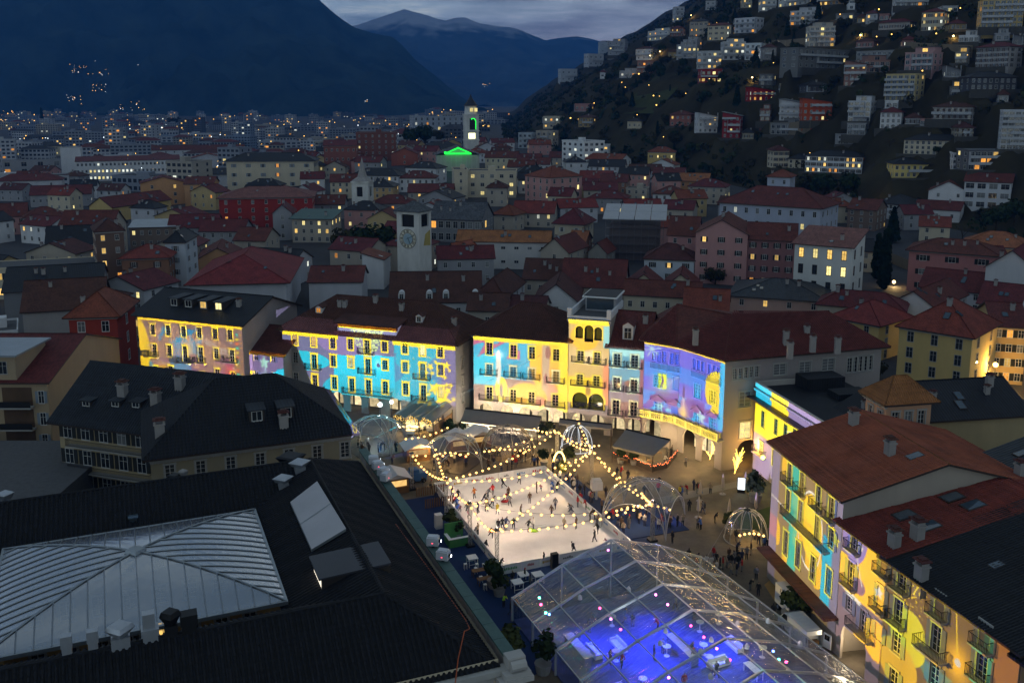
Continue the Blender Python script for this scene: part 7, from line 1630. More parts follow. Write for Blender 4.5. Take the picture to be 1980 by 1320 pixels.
# glowing entrance arch, info totem, closed parasols, kiosk, van, truck
t = thing("light_arch", "glowing golden entrance arch among the crowd", "light arch", G(1081, 905), R(15)); b = MB(); b.tube([(-1.0 * math.cos(a), 0, 2.6 * math.sin(a)) for a in [math.pi * k / 12 for k in range(13)]], .13, 6); b.build("light_tube", emat("arch_gold", (1, .68, .2), 5, True), t)
for px, py, s, lb in ((1372, 888, 1.0, "golden light tree inside the arcade"), (1420, 915, 1.25, "golden light branch leaning in the lane arch")):
    t = thing("light_tree", lb, "light tree", G(px, py), 0); rg = random.Random(px); b = MB()
    for k in range(26):
        z = rg.uniform(.2, 2.6) * s; a = rg.uniform(0, 6.3); b.tube([(.25 * z * .6, 0, z * .8), (.25 * z + math.cos(a) * .7, math.sin(a) * .5, z + .7)], .035, 4)
    b.tube([(0, 0, 0), (.9 * s, 0, 3.2 * s)], .06, 5); b.build("branches", emat("tree_gold_%d" % px, (1, .66, .12), 4.5, True), t)['kind'] = 'stuff'
t = thing("info_totem", "bright white information screen on the dark paving", "sign", G(1433, 952), R(-15)); b = MB(); b.box(-.55, .55, -.12, .12, 0, 2.3); b.build("body", M['iron'], t); b = MB(); b.box(-.48, .48, -.135, -.12, .5, 2.2); b.build("screen", emat("screen_white", (.85, .93, 1), 2.2, True), t)
def parasol(px, py, h, lb):
    t = thing("closed_parasol", lb, "parasol", G(px, py)); b = MB(); b.lathe([(.5, 0), (.45, .08)], 10); b.lathe([(.04, .08), (.04, h)], 6); b.build("pole", M['chim'], t); b = MB(); b.lathe([(.10, h * .3), (.26, h * .36), (.2, h * .7), (.05, h)], 8); b.build("folded_canvas", mat("parasol_canvas", (.36, .32, .27), .9) if "parasol_canvas" not in bpy.data.materials else bpy.data.materials["parasol_canvas"], t)
for px, py, h, lb in ((1353, 968, 3.0, "closed beige parasol by the stone path"), (1397, 955, 3.0, "closed beige parasol left of the bright screen"), (1441, 945, 2.6, "closed beige parasol right of the bright screen"), (1350, 1000, 3.0, "closed beige parasol on the dark paving"), (1409, 1008, 3.2, "closed beige parasol by the lawn"), (1461, 995, 3.2, "closed beige parasol before the small clear igloo")): parasol(px, py, h, lb)
t = thing("projector_cabinet", "white projector cabinet on a short post behind the boards", "projector", G(1153, 965), R(10)); b = MB(); b.box(-.12, .12, -.12, .12, 0, 1.5); b.build("post", M['white'], t); b = MB(); b.box(-.75, .75, -.6, .6, 1.5, 2.6); b.box(-.6, .6, -.5, .5, 2.6, 2.95); b.build("cabinet", mat("white_cabinet", (.65, .63, .6), .5), t)
def wheel(par, x, y, r, rm):
    b = MB(); b.tube([(x, y - .11, r), (x, y + .11, r)], r, 14, 0); b.tube([(x, y - .12, r), (x, y + .12, r)], r * .55, 10, 1); b.build("wheel", [M['iron'], rm], par)
vn = thing("van", "white delivery van parked with its rear doors open", "van", P(1547, 1232, 0), R(-76) + math.pi)
vp = mat("van_white", (.70, .70, .73), .25, .04, .5, spec=.6, coat=.5); vg = glass("van_glass", (.01, .012, .015), .05, .9)
b = MB(); L_ = [(-2.6, .45), (-2.6, 1.75), (-2.45, 2.15), (1.1, 2.2), (1.75, 1.95), (2.35, 1.25), (2.75, 1.05), (2.85, .5), (2.8, .35), (-2.5, .35)]; hw = .98
k = len(L_); b.v = [(x, -hw + (.12 if z > 1.4 else 0), z) for x, z in L_] + [(x, hw - (.12 if z > 1.4 else 0), z) for x, z in L_]; b.f = [list(range(k)), list(range(2 * k - 1, k - 1, -1))] + [[i, i + k, (i + 1) % k + k, (i + 1) % k] for i in range(k) if i not in (0,)]; b.m = [0] * len(b.f)
b.face([(-2.0, -hw + .15, .55), (-2.0, hw - .15, .55), (-2.0, hw - .15, 1.9), (-2.0, -hw + .15, 1.9)], 0)
b.build("body", vp, vn)
b = MB(); b.face([(1.78, -.8, 1.93), (1.78, .8, 1.93), (2.34, .84, 1.28), (2.34, -.84, 1.28)]); b.build("windscreen", vg, vn, (.03, 0, .03))
for s in (-1, 1):
    b = MB(); y = s * (hw - .09); b.face([(1.05, y, 1.35), (2.1, y * 1.06, 1.35), (1.7, y, 1.9), (1.1, y, 1.95)]); b.build("side_window", vg, vn, (0, s * .06, 0)); wheel(vn, 1.85, s * .88, .34, steel); wheel(vn, -1.7, s * .88, .34, steel)
    b = MB(); b.box(0, .06, 0, .92, .5, 2.05); b.box(.061, .07, .15, .75, 1.35, 1.9, 1); b.build("rear_door", [vp, vg], vn, (-2.62, s * hw, 0), (0, 0, R(165 if s > 0 else 15) if False else (R(70) if s > 0 else R(110 + 0)))); 
    b = MB(); b.box(2.72, 2.86, s * .62 - .2, s * .62 + .2, .75, .98); b.build("headlight", steel, vn)
for s in range(5): pass
b = MB(); [b.box(-2.2 + i * .6, -1.85 + i * .6, -.75, .75, 2.19, 2.215) for i in range(6)]; b.build("roof_ribs", vp, vn)['kind'] = 'stuff'
b = MB(); b.box(-2.5, -2.02, -.6, .5, .4, 1.0); b.build("cargo", M['wood'], vn)
tk_ = thing("box_truck", "small white box truck beside the arcade wall", "truck", P(1528, 1185, 0), R(-76)); b = MB(); b.box(-1.6, 1.3, -1.0, 1.0, .7, 2.9); b.build("box_body", vp, tk_); b = MB(); b.box(1.35, 2.7, -.95, .95, .5, 1.5); b.box(1.4, 2.3, -.9, .9, 1.5, 2.2); b.build("cab", mat("cab_dark", (.08, .08, .09), .4), tk_)
for x in (-1.0, 1.9):
    for s in (-1, 1): wheel(tk_, x, s * .85, .36, steel)
b = MB(); [b.box(-1.62, -1.6, s * .5 - .45, s * .5 + .45, .8, 2.8) for s in (-1, 1)]; b.build("rear_doors", M['white'], tk_)
# left strip: bars, tables, planters
stl = MB(); stl.box(-.18, .18, -.18, .18, .66, .72); [stl.box(sx - .02, sx + .02, sy - .02, sy + .02, 0, .66) for sx in (-.15, .15) for sy in (-.15, .15)]; stlm = stl.mesh("bar_stool", [whitem])
sq = MB(); sq.box(-.6, .6, -.6, .6, 1.0, 1.06); [sq.box(sx - .03, sx + .03, sy - .03, sy + .03, 0, 1.0) for sx in (-.52, .52) for sy in (-.52, .52)]; [sq.box(-.52, .52, sy - .02, sy + .02, .3, .34) for sy in (-.52, .52)]; sqm = sq.mesh("high_table", [whitem])
single("high_table", sqm, "white square high table on the blue carpet by the left boards", "table", G(913, 1092), (0, 0, R(20)))
for i, (px, py) in enumerate(((922, 1100), (936, 1100), (920, 1108), (900, 1100))): single("bar_stool", stlm, "white bar stool at the square high table", "stool", G(px, py), (0, 0, R(20)))
single("long_table", lt2, "long wooden topped table on the blue carpet, farther one", "table", G(930, 1112), (0, 0, R(22))); single("long_table", lt2, "long wooden topped table on the blue carpet, nearer one", "table", G(941, 1128), (0, 0, R(22)))
for px, py in ((930, 1125), (945, 1122), (938, 1140), (952, 1108)): single("bar_stool", stlm, "white bar stool between the wooden tables", "stool", G(px, py), (0, 0, R(20)))
for px, py in ((1000, 1140), (1012, 1125), (1040, 1125)): single("high_table", sqm, "white high table near the tent's front corner", "table", G(px, py), (0, 0, R(22)))
t = thing("snack_kiosk", "green and white snack kiosk by the left rink boards", "kiosk", G(882, 1050), R(22)); b = MB(); b.box(-1.2, 1.2, -1.0, -.85, 0, 1.1, 0); b.box(-1.2, 1.2, .85, 1.0, 0, 2.4, 0); b.box(-1.2, -1.05, -.85, .85, 0, 1.1, 0); b.build("counter", mat("kiosk_green", (.05, .2, .06), .6), t); b = MB(); b.box(-1.3, 1.3, -1.1, -.7, 1.1, 1.16); b.box(-1.3, -.9, -.7, .9, 1.1, 1.16); b.build("worktop", whitem, t)
t = thing("fridge_rack", "white drinks rack beside the dark planter", "rack", G(848, 1020), R(22)); b = MB(); b.box(-.45, .45, -.4, .4, 0, 1.9); [b.box(-.4, .4, -.42, -.4, .2 + i * .4, .5 + i * .4) for i in range(4)]; b.build("cabinet", M['white'], t)
t = thing("deck_fence", "slatted wooden deck fence at the rink's back left corner", "fence", G(805, 960), R(22))
for i in range(26): b = MB(); b.box(0, .16, -.04, .04, 0, 1.3); b.build("slat", M['wood'], t, ((i % 13) * .32, 0 if i < 13 else -4.2, 0))
sp = thing("parked_machine", "blue ice machine parked beside the wooden deck", "machine", G(806, 930), R(22)); b = MB(); b.box(-1.3, 1.3, -.8, .8, .3, 1.5); b.box(-1.0, .2, -.7, .7, 1.5, 2.0); b.build("body", mat("machine_blue", (.04, .12, .28), .5), sp); [wheel(sp, x, s * .75, .35, steel) for x in (-.8, .8) for s in (-1, 1)]
sc_ = thing("black_screen", "black speaker box on the near rink boards", "speaker", G(1072, 1098), R(22)); b = MB(); b.box(-.4, .4, -.3, .3, 0, 1.9); b.box(-.34, .34, -.31, -.3, .1, 1.8); b.build("cabinet", M['iron'], sc_)
# restaurant tables with cloths
rg = random.Random(12)
clt = MB(); clt.box(-.75, .75, -.45, .45, .25, .78); [clt.box(sx - .03, sx + .03, sy - .03, sy + .03, 0, .25) for sx in (-.6, .6) for sy in (-.35, .35)]; cltm = clt.mesh("laid_table", [clothm])
chm = MB(); chm.box(-.2, .2, -.2, .2, .42, .47); chm.box(-.2, .2, .17, .21, .47, .9); [chm.box(sx - .02, sx + .02, sy - .02, sy + .02, 0, .42) for sx in (-.17, .17) for sy in (-.17, .17)]; chmm = chm.mesh("chair", [M['wood']])
for i in range(22):
    a, c = rg.random(), rg.random(); q = lerp(lerp(G(893, 840), G(1045, 852), a), lerp(G(897, 822), G(1046, 835), a), c)
    single("laid_table", cltm, "white clothed restaurant table under the long grey awning", "table", q, (0, 0, R(-17)), group="restaurant tables under the long grey awning")
    single("chair", chmm, "wooden chair at the tables under the long grey awning", "chair", q + Vector((0, -.8, 0)), (0, 0, R(163)), group="chairs under the long grey awning")
for i in range(14):
    q = p1 + d * rg.uniform(.8, W - .8) + back * rg.uniform(.6, 6)
    single("laid_table", cltm, "clothed table beneath the golden barrel tent", "table", q, (0, 0, R(-10)), group="tables in the golden barrel tent")
for i in range(12):
    a, c = rg.random(), rg.random(); q = lerp(lerp(G(1186, 892), G(1268, 915), a), lerp(G(1212, 868), G(1296, 885), a), c)
    single("dark_table", lt2, "dark table on the terrace with red light chains", "table", q, (0, 0, R(-20)), group="tables on the terrace with red light chains").scale = (.55, .8, 1)
b = MB(); rg = random.Random(3)
cc = [G(1184, 885), G(1228, 898), G(1260, 912), G(1290, 905), G(1310, 880)]
tt = thing("light_chain", "red and orange light chain on the terrace hedge", "light chain", cc[0])
for a, c in zip(cc, cc[1:]):
    for k in range(14): q = lerp(a, c, k / 14) - cc[0]; octa(b, (q.x + rg.uniform(-.1, .1), q.y, .95 + rg.uniform(-.2, .1)), .07)
b.build("bulbs", emat("chain_red", (1, .18, .06), 6), tt)['kind'] = 'stuff'
for a, c, n in zip(cc, cc[1:], range(9)):
    b = MB(); v = c - a; b.obox((0, 0, 0), v * .94, Vector((-v.y, v.x, 0)).normalized() * .5, (0, 0, .9)); t = thing("planter_box", "dark planter box edging the terrace with red light chains", "planter", a, 0); b.build("trough", M['dframe'], t)
# street and arcade lamps, plus added unseen fill lights
gl = MB(); gl.lathe([(.03, -.32), (.24, -.2), (.32, 0), (.24, .2), (.03, .32)], 10); 
def lamp(pos, rgb, st, watts, label, post=0, r=1.0):
    nm = "globe_%d" % len(THINGS); t = thing("street_lamp", label, "street lamp", (pos[0], pos[1], pos[2] - post)); o = inst("globe", gl.mesh("globe", [emat(nm, rgb, st)]), t, (0, 0, post)); o.scale = (r, r, r)
    b = MB(); b.tube([(0, 0, 0), (0, 0, max(.2, post) - .3 * r)], .06, 6) if post else b.box(-.05, .05, 0, .6, -.05, .05); b.build("post" if post else "bracket", M['iron'], t)
    li = bpy.data.lights.new("lamp_light", 'POINT'); li.energy = watts; li.color = rgb; li.shadow_soft_size = .3; l = link(bpy.data.objects.new("lamp_light", li)); l.location = (pos[0], pos[1] - .5, pos[2] - .1)
wa = (1, .62, .22)
q = P(735, 782, 4.6); lamp(q, (.85, 1, .95), 7, 250, "tall white lamp in front of the starry palazzo", 4.6, 1.2); q = P(757, 777, 4.6); lamp(q, (.85, 1, .95), 7, 150, "second white lamp right beside the tall white one", 4.6, 1.0)
q = P(1475, 884, 4.5); lamp(q, (.75, 1, .15), 6, 160, "yellow green globe lamp on the yellow lit house", 0, 1.0)
q = P(1669, 539, 7); p = hit(1665, 585); lamp((p.x - 2, p.y - 1, hz(p.y, 539)), (1, .66, .25), 14, 2600, "upper warm lamp at the white penthouse house", 5, 1.5); lamp((p.x - 3.5, p.y - 3, hz(p.y, 569)), (1, .70, .3), 14, 2200, "lower warm lamp at the white penthouse house", 3, 1.5)
for px, py, wtt in ((1925, 705, 5000), (1950, 690, 5000), (1970, 655, 4500)):
    p = P(px, py, 5); lamp(p, (1, .6, .16), 10, wtt, "warm lamp in the golden lit street at the right", 5, 1.5)
for x, wtt in ((.13, 260), (.45, 260), (.8, 260)):
    p = Vector(B6[0]) + Vector(B6[1]) * (x * B6[2]) + Vector((-B6[1][1], B6[1][0], 0)) * -1.2; li = bpy.data.lights.new("arcade_light", 'POINT'); li.energy = wtt * .8; li.color = (1, .72, .4); li.shadow_soft_size = .3; o = link(bpy.data.objects.new("arcade_light", li)); o.location = (p.x, p.y, 2.6)
for a, dd, L, ar in zip(segs, (0, 1, 2), (0, 0, 0), arcs9):
    s, dv, LL = a
    for x, z0, z1, w in ar:
        n = Vector((dv.y, -dv.x)); q = Vector((s.x, s.y)) + dv * x - n * 2.2; li = bpy.data.lights.new("arcade_light", 'POINT'); li.energy = 420; li.color = (1, .70, .34) if dd < 2 else (1, .5, .1); li.shadow_soft_size = .3; o = link(bpy.data.objects.new("arcade_light", li)); o.location = (q.x, q.y, 3.2)
        q = q + n * 4.4; li = bpy.data.lights.new("arcade_light", 'POINT'); li.energy = 260 if dd < 2 else 900; li.color = (1, .72, .36) if dd < 2 else (1, .46, .08); li.shadow_soft_size = .3; o = link(bpy.data.objects.new("arcade_light", li)); o.location = (q.x, q.y, 2.8 if dd < 2 else 4.2)
for px, py, wtt, cl in ((800, 835, 800, wa), (1000, 842, 1300, (1, .85, .6)), (930, 840, 1200, (1, .85, .6)), (1240, 890, 520, wa), (1117, 868, 260, (1, .8, .5)), (870, 902, 500, wa), (980, 885, 420, wa), (1010, 880, 250, wa), (1450, 1050, 420, wa), (722, 862, 300, (.8, 1, 1)), (1648, 1285, 260, (1, .8, .5)), (1240, 1020, 300, (1, .7, .4)), (1290, 1010, 160, (.5, .5, 1)), (1090, 930, 420, wa), (1060, 890, 600, wa), (1150, 900, 600, wa), (1220, 920, 420, wa), (830, 895, 420, wa), (905, 868, 420, wa), (1330, 915, 300, wa), (1405, 905, 420, (1, .5, .1)), (1380, 1000, 160, wa), (1180, 960, 260, wa)):
    p = G(px, py); li = bpy.data.lights.new("unseen_fill_light", 'POINT'); li.energy = wtt * 1.15; li.color = cl; li.shadow_soft_size = .4; o = link(bpy.data.objects.new("unseen_fill_light", li)); o.location = (p.x, p.y, 2.2)  # fill lights without any lamp, added to warm tents and paving
# shop fronts glowing behind the arcades
shop = emat("shop_glow", (1, .78, .42), .9, True, var=.7)
def shopfront(A, u, W, z, nm):
    n = Vector((u[1], -u[0])); 
    q = [Vector((A[0], A[1])) + Vector((u[0], u[1])) * x - n * 3.2 for x in (.4, W - .4)]
    k = int(W / 3); t = thing("shop_row", nm, "shop", (q[0].x, q[0].y, 0), math.atan2(u[1], u[0]))
    for i in range(k):
        b = MB(); w = (W - .8) / k; b.box(i * w + .2, (i + 1) * w - .2, -.05, 0, .3, z); b.build("shop_window", shop, t)
shopfront(B4[0], B4[1], B4[2], 2.8, "row of lit shop windows inside the starry palazzo's portico"); shopfront(B6[0], B6[1], B6[2] + W8 + 8, 2.9, "row of lit shop windows behind the blue and yellow palazzo's arches")
for s, dv, LL in segs[:2]: shopfront(s, dv, LL, 3.4, "lit shop windows behind the violet palazzo's arcade")
# ---------------------------------------------------------------- towers and churches
stonew = mat("tower_stone", (.60, .59, .56), .9, .3, .35, bump=.4)
A, u, W, h = site(770, 812, 408, 562, 24, 6.5)
t = thing("clock_tower", "old square stone clock tower with a big Roman clock face", "tower", A, math.atan2(u.y, u.x)); D = 6.5
b = MB(); b.wall((0, 0), (1, 0), W, -4, h, (0, -1), [(W * .22, W * .78, h - 4.6, h - 1.0)], 0, .5); b.wall((W, 0), (0, 1), D, -4, h, (1, 0), [(D * .2, D * .8, h - 4.6, h - 1.0)], 0, .5); b.wall((W, D), (-1, 0), W, -4, h, (0, 1), []); b.wall((0, D), (0, -1), D, -4, h, (-1, 0), []); b.build("shaft", stonew, t)
b = MB(); b.face([(-.7, -.7, h), (W + .7, -.7, h), (W / 2, D / 2, h + 2.8)]); b.face([(W + .7, -.7, h), (W + .7, D + .7, h), (W / 2, D / 2, h + 2.8)]); b.face([(W + .7, D + .7, h), (-.7, D + .7, h), (W / 2, D / 2, h + 2.8)]); b.face([(-.7, D + .7, h), (-.7, -.7, h), (W / 2, D / 2, h + 2.8)]); b.box(-.7, W + .7, -.7, D + .7, h - .25, h); b.build("roof", M['stone'], t)
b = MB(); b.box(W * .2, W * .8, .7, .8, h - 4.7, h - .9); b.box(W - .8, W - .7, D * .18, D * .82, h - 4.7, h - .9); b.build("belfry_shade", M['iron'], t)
zc = hz(A.y, 460) - A.z; rc = 2.75
dial = thing("x", "x", "x") if False else None
b = MB(); b.tube([(W / 2, -.10, zc), (W / 2, -.02, zc)], rc, 36); b.build("dial", mat("dial_stone", (.62, .58, .46), .8, .15, 1), t)
b = MB(); b.tube([(W / 2, -.14, zc), (W / 2, -.10, zc)], rc * .56, 28); b.build("dial_centre", mat("dial_blue", (.30, .40, .46), .7, .3, .8), t)
b = MB()
for rr in (rc, rc * .62): b.tube([(W / 2 + rr * math.cos(q * math.pi / 20), -.12, zc + rr * math.sin(q * math.pi / 20)) for q in range(40)], .06, 4, 0, True)
rn = ["XII", "I", "II", "III", "IIII", "V", "VI", "VII", "VIII", "IX", "X", "XI"]
for i, s in enumerate(rn):
    a = math.pi / 2 - i * math.pi / 6; ux = Vector((-math.sin(a), math.cos(a))) * -1; ur = Vector((math.cos(a), math.sin(a))); n = len(s); w = .26
    for j, ch in enumerate(s):
        o = (j - (n - 1) / 2) * w; r0, r1_ = rc * .68, rc * .92
        for (oa, ob) in ({'I': [(0, 0)], 'V': [(0, -.12), (0, .12)], 'X': [(-.12, .12), (.12, -.12)]}[ch]):
            p, q = ur * r0 + ux * (o + oa), ur * r1_ + ux * (o + ob); b.tube([(W / 2 + p.x, -.13, zc + p.y), (W / 2 + q.x, -.13, zc + q.y)], .05, 4)
b.build("numerals", M['iron'], t)
for ln_, an, nm in ((rc * .8, 66 - 0, "minute_hand"), (rc * .62, 155, "hour_hand")):
    a = R(90 - an); b = MB(); b.obox((W / 2 - math.cos(a) * .4, -.2, zc - math.sin(a) * .4), (math.cos(a) * (ln_ + .4), 0, math.sin(a) * (ln_ + .4)), (-math.sin(a) * .2, 0, math.cos(a) * .2), (0, .05, 0)); b.build(nm, mat("clock_hand", (.10, .16, .18), .5) if "clock_hand" not in bpy.data.materials else bpy.data.materials["clock_hand"], t)
b = MB(); b.face([(W + .02, D * .35, zc - 2), (W + .02, D * .92, zc - 2.4), (W + .02, D * .9, zc + 2.2), (W + .02, D * .5, zc + 1.2)]); b.build("fresco", mat("fresco_ochre", (.42, .33, .10), .9, .6, .5), t)
# lit bell tower, church front with green pediment
c = hit(911, 302); d = c.y; px = FPX / d; w = 27 / px
t = thing("bell_tower", "tall bell tower with a lit clock panel and green lit arch", "tower", c, R(8)); Z = lambda y: hz(d, y) - c.z
b = MB(); b.wall((-w/2, -w/2), (1, 0), w, -2, Z(222), (0, -1), [(w * .36, w * .80, Z(251), Z(229))], 0, .8); b.wall((w/2, -w/2), (0, 1), w, -2, Z(222), (1, 0), [(w * .3, w * .7, Z(251), Z(229))], 0, .8); b.wall((w/2, w/2), (-1, 0), w, -2, Z(222), (0, 1), []); b.wall((-w/2, w/2), (0, -1), w, -2, Z(222), (-1, 0), [])
for y in (222, 253, 271): b.box(-w/2 - .5, w/2 + .5, -w/2 - .5, w/2 + .5, Z(y) - .3, Z(y) + .4)
b.build("shaft", stonew, t)
b = MB(); b.lathe([(w * .46, Z(222)), (w * .42, Z(206)), (w * .5, Z(205))], 8); b.build("drum", stonew, t)
b = MB(); b.lathe([(w * .52, Z(205)), (w * .30, Z(197)), (w * .12, Z(190)), (.1, Z(182))], 8); b.build("spire", M['slate'], t)
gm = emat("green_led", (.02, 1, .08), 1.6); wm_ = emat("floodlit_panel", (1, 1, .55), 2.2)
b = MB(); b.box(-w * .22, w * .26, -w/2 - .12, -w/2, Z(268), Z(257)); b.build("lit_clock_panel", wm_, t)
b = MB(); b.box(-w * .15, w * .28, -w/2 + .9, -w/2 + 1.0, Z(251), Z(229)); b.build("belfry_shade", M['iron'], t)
b = MB(); ar = [(w * .30, Z(250)), (w * .30, Z(234)), (w * .2, Z(229.5)), (w * .08, Z(229)), (-.3, Z(231))]; b.tube([(x, -w/2 + .1, z) for x, z in ar], .35, 5); b.build("green_arch_light", gm, t)
for x in (-.1, .22): b = MB(); b.box(w * x, w * (x + .2), -w * .46, -w * .42, Z(216), Z(209)); b.build("lit_window", M['lit2'], t)
c = hit(886, 332); d = c.y; px = FPX / d; w = 82 / px; Z = lambda y: hz(d, y) - c.z
t = thing("church", "pale church front outlined by a glowing green pediment", "church", c, R(6))
b = MB(); b.box(-w/2, w/2, 0, 26, -2, Z(300)); b.face([(-w * .3, 0, Z(300)), (w * .32, 0, Z(300)), (0, 0, Z(284))]); b.build("wall", wallm((.42, .42, .38)), t)
b = MB(); b.face([(-w/2 - 1, -1, Z(300)), (0, -1, Z(284)), (0, 26, Z(284)), (-w/2 - 1, 26, Z(300))]); b.face([(w/2 + 1, -1, Z(300)), (w/2 + 1, 26, Z(300)), (0, 26, Z(284)), (0, -1, Z(284))]); b.build("roof", M['slate'], t)
b = MB(); pz = [(-w * .31, Z(297)), (w * .31, Z(297)), (0, Z(286))]; b.tube([(x, -1.2, z) for x, z in pz], .5, 5, 0, True); b.tube([(-w * .30, -1.2, Z(293)), (-w * .30, -1.2, Z(297))], .8, 5); b.build("pediment_light", gm, t)
b = MB(); [b.box(-w * .42 + i * w * .12, -w * .42 + i * w * .12 + .9, -.4, 0, 0, Z(301)) for i in range(8)]; b.build("pilasters", wallm((.46, .46, .42)), t)['kind'] = 'stuff'
li = bpy.data.lights.new("green_light", 'POINT'); li.energy = 500; li.color = (.05, 1, .1); li.shadow_soft_size = 1; o = link(bpy.data.objects.new("green_light", li)); o.location = c + Vector((0, -7, Z(291)))
c = hit(703, 430); d = c.y; px = FPX / d; w = 33 / px; Z = lambda y: hz(d, y) - c.z
t = thing("church_steeple", "small grey church steeple with a pointed stone spire", "tower", c, R(-10))
b = MB(); b.wall((-w/2, -w/2), (1, 0), w, -3, Z(352), (0, -1), [(w * .3, w * .66, Z(379), Z(360))], 0, .6); b.wall((w/2, -w/2), (0, 1), w, -3, Z(352), (1, 0), [(w * .3, w * .7, Z(379), Z(360))], 0, .6); b.wall((w/2, w/2), (-1, 0), w, -3, Z(352), (0, 1), []); b.wall((-w/2, w/2), (0, -1), w, -3, Z(352), (-1, 0), []); b.box(-w/2 - .3, w/2 + .3, -w/2 - .3, w/2 + .3, Z(353), Z(350)); b.build("shaft", stonew, t)
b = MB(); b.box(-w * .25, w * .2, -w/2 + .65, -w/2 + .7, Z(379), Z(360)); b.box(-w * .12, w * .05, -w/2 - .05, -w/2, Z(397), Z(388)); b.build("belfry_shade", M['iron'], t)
b = MB(); b.lathe([(w * .66, Z(350)), (w * .30, Z(342)), (w * .2, Z(330)), (.05, Z(304))], 8); b.build("spire", M["chim"], t)
# scaffolded house under a white weather roof
c = hit(1225, 505); d = c.y; px = FPX / d; Z = lambda y: hz(d, y) - c.z; w = 112 / px
t = thing("scaffolded_house", "house wrapped in scaffolding under a white weather roof", "building", c, R(-10))
b = MB(); b.box(-w/2 + 1.2, w/2 - 1.2, 1.2, 15, -3, Z(436)); b.build("wall", wallm((.12, .10, .10)), t)
b = MB(); n = 8; ht_ = Z(426)
for i in range(n + 1):
    for y in (0, 1.0): x = -w/2 + i * w / n; b.tube([(x, y, 0), (x, y, ht_)], .06, 4)
for k in range(6):
    z = ht_ * k / 5; b.box(-w/2, w/2, .05, .95, z - .04, z); b.tube([(-w/2, 0, z + .5 * (k < 5)), (w/2, 0, z + .5 * (k < 5))], .04, 4)
for i in range(n): b.tube([(-w/2 + i * w / n, 0, ht_ * .2), (-w/2 + (i + 1) * w / n, 0, ht_ * .6)], .04, 4)
b.build("scaffold", mat("scaffold_steel", (.16, .15, .17), .6), t)
for i in range(4):
    for j in range(2):
        b = MB(); b.obox((-w/2 - 1 + i * (w + 2) / 4 + .1, -1.5 + j * 9, ht_ + .3 + j * 1.6), ((w + 2) / 4 - .2, 0, 0), (0, 8.8, 1.55), (0, 0, .25)); b.build("roof_panel", mat("weather_roof", (.36, .37, .40), .45, .12, .3) if "weather_roof" not in bpy.data.materials else bpy.data.materials["weather_roof"], t)
OCC.append((c.x, c.y + 8, 12))
# ---------------------------------------------------------------- trees, shrubs, woods
def leafmat(name, rgb): return mat(name, rgb, .9, .8, .6, spec=.1, streak=False)
lm = [leafmat("leaf_dark_green", (.022, .035, .014)), leafmat("leaf_brown_green", (.035, .034, .016)), leafmat("leaf_olive", (.045, .055, .018)), leafmat("needle_dark", (.010, .020, .012))]
bark = mat("bark", (.045, .035, .028), .95, .4, 1)
def crown(n, rx, rz, z0, leaf, seed, shape='round'):
    g = random.Random(seed); b = MB()
    lobes = [(g.uniform(-.5, .5) * rx, g.uniform(-.5, .5) * rx, z0 + rz * g.uniform(.5, 1.5), g.uniform(.35, .62) * rx) for _ in range(9)]
    for i in range(n):
        if shape == 'round':
            lx, ly, lz, lr = g.choice(lobes); d = Vector((g.gauss(0, 1), g.gauss(0, 1), g.gauss(0, .8))).normalized() * lr * g.uniform(.55, 1.05); c = Vector((lx, ly, lz)) + d
        else:
            q = g.random(); w = rx * (1 - q) ** (.8 if shape == 'cone' else .35) * (1 if shape == 'cone' else min(1, q * 6 + .3)); a = g.uniform(0, 6.283); c = Vector((math.cos(a) * w * g.uniform(.5, 1), math.sin(a) * w * g.uniform(.5, 1), z0 + q * 2 * rz)); d = Vector((math.cos(a), math.sin(a), -.3))
        nrm = (d.normalized() + Vector((g.uniform(-.7, .7), g.uniform(-.7, .7), g.uniform(-.2, .9)))).normalized(); e = nrm.orthogonal().normalized(); f = nrm.cross(e); s = leaf * g.uniform(.6, 1.3)
        b.face([c - e * s - f * s * .5, c + e * s * .6 - f * s, c + e * s + f * s * .6, c - e * s * .5 + f * s])
    return b
def trunk(h, r, seed, rx):
    g = random.Random(seed); b = MB(); b.tube([(0, 0, -.5), (.1 * r, 0, h * .4), (g.uniform(-.2, .2), g.uniform(-.2, .2), h)], [r, r * .75, r * .3], 7)
    for i in range(6): a = g.uniform(0, 6.3); z = h * g.uniform(.4, .8); b.tube([(0, 0, z), (math.cos(a) * rx * .3, math.sin(a) * rx * .3, z + h * .15), (math.cos(a) * rx * .7, math.sin(a) * rx * .7, z + h * .3)], [r * .4, r * .25, r * .08], 5)
    return b
TP = {'round': (trunk(5, .35, 1, 4).mesh("trunk", [bark]), crown(900, 4.2, 3.4, 2.2, .48, 2).mesh("crown", [lm[0]])), 'broad': (trunk(5, .4, 5, 5).mesh("trunk", [bark]), crown(900, 5.2, 2.8, 2.0, .52, 7).mesh("crown", [lm[1]])),
      'cone': (trunk(7, .3, 3, 2).mesh("trunk", [bark]), crown(750, 2.8, 5.2, 1.0, .5, 4, 'cone').mesh("crown", [lm[3]])), 'cypress': (trunk(6, .2, 4, 1).mesh("trunk", [bark]), crown(520, 1.3, 4.8, .4, .36, 9, 'col').mesh("crown", [lm[3]]))}
bb = MB(); g = random.Random(31)
def branch(b, p, d, L, r, k):
    q = p + d * L; b.tube([p, q], [r, r * .6], 4)
    if k:
        for i in range(3): branch(b, p + d * L * g.uniform(.6, 1), (d + Vector((g.uniform(-.8, .8), g.uniform(-.8, .8), g.uniform(-.1, .6)))).normalized(), L * .68, r * .55, k - 1)
branch(bb, Vector((0, 0, -.3)), Vector((0, 0, 1)), 2.6, .2, 4); TP['bare'] = (bb.mesh("trunk", [bark]), None)
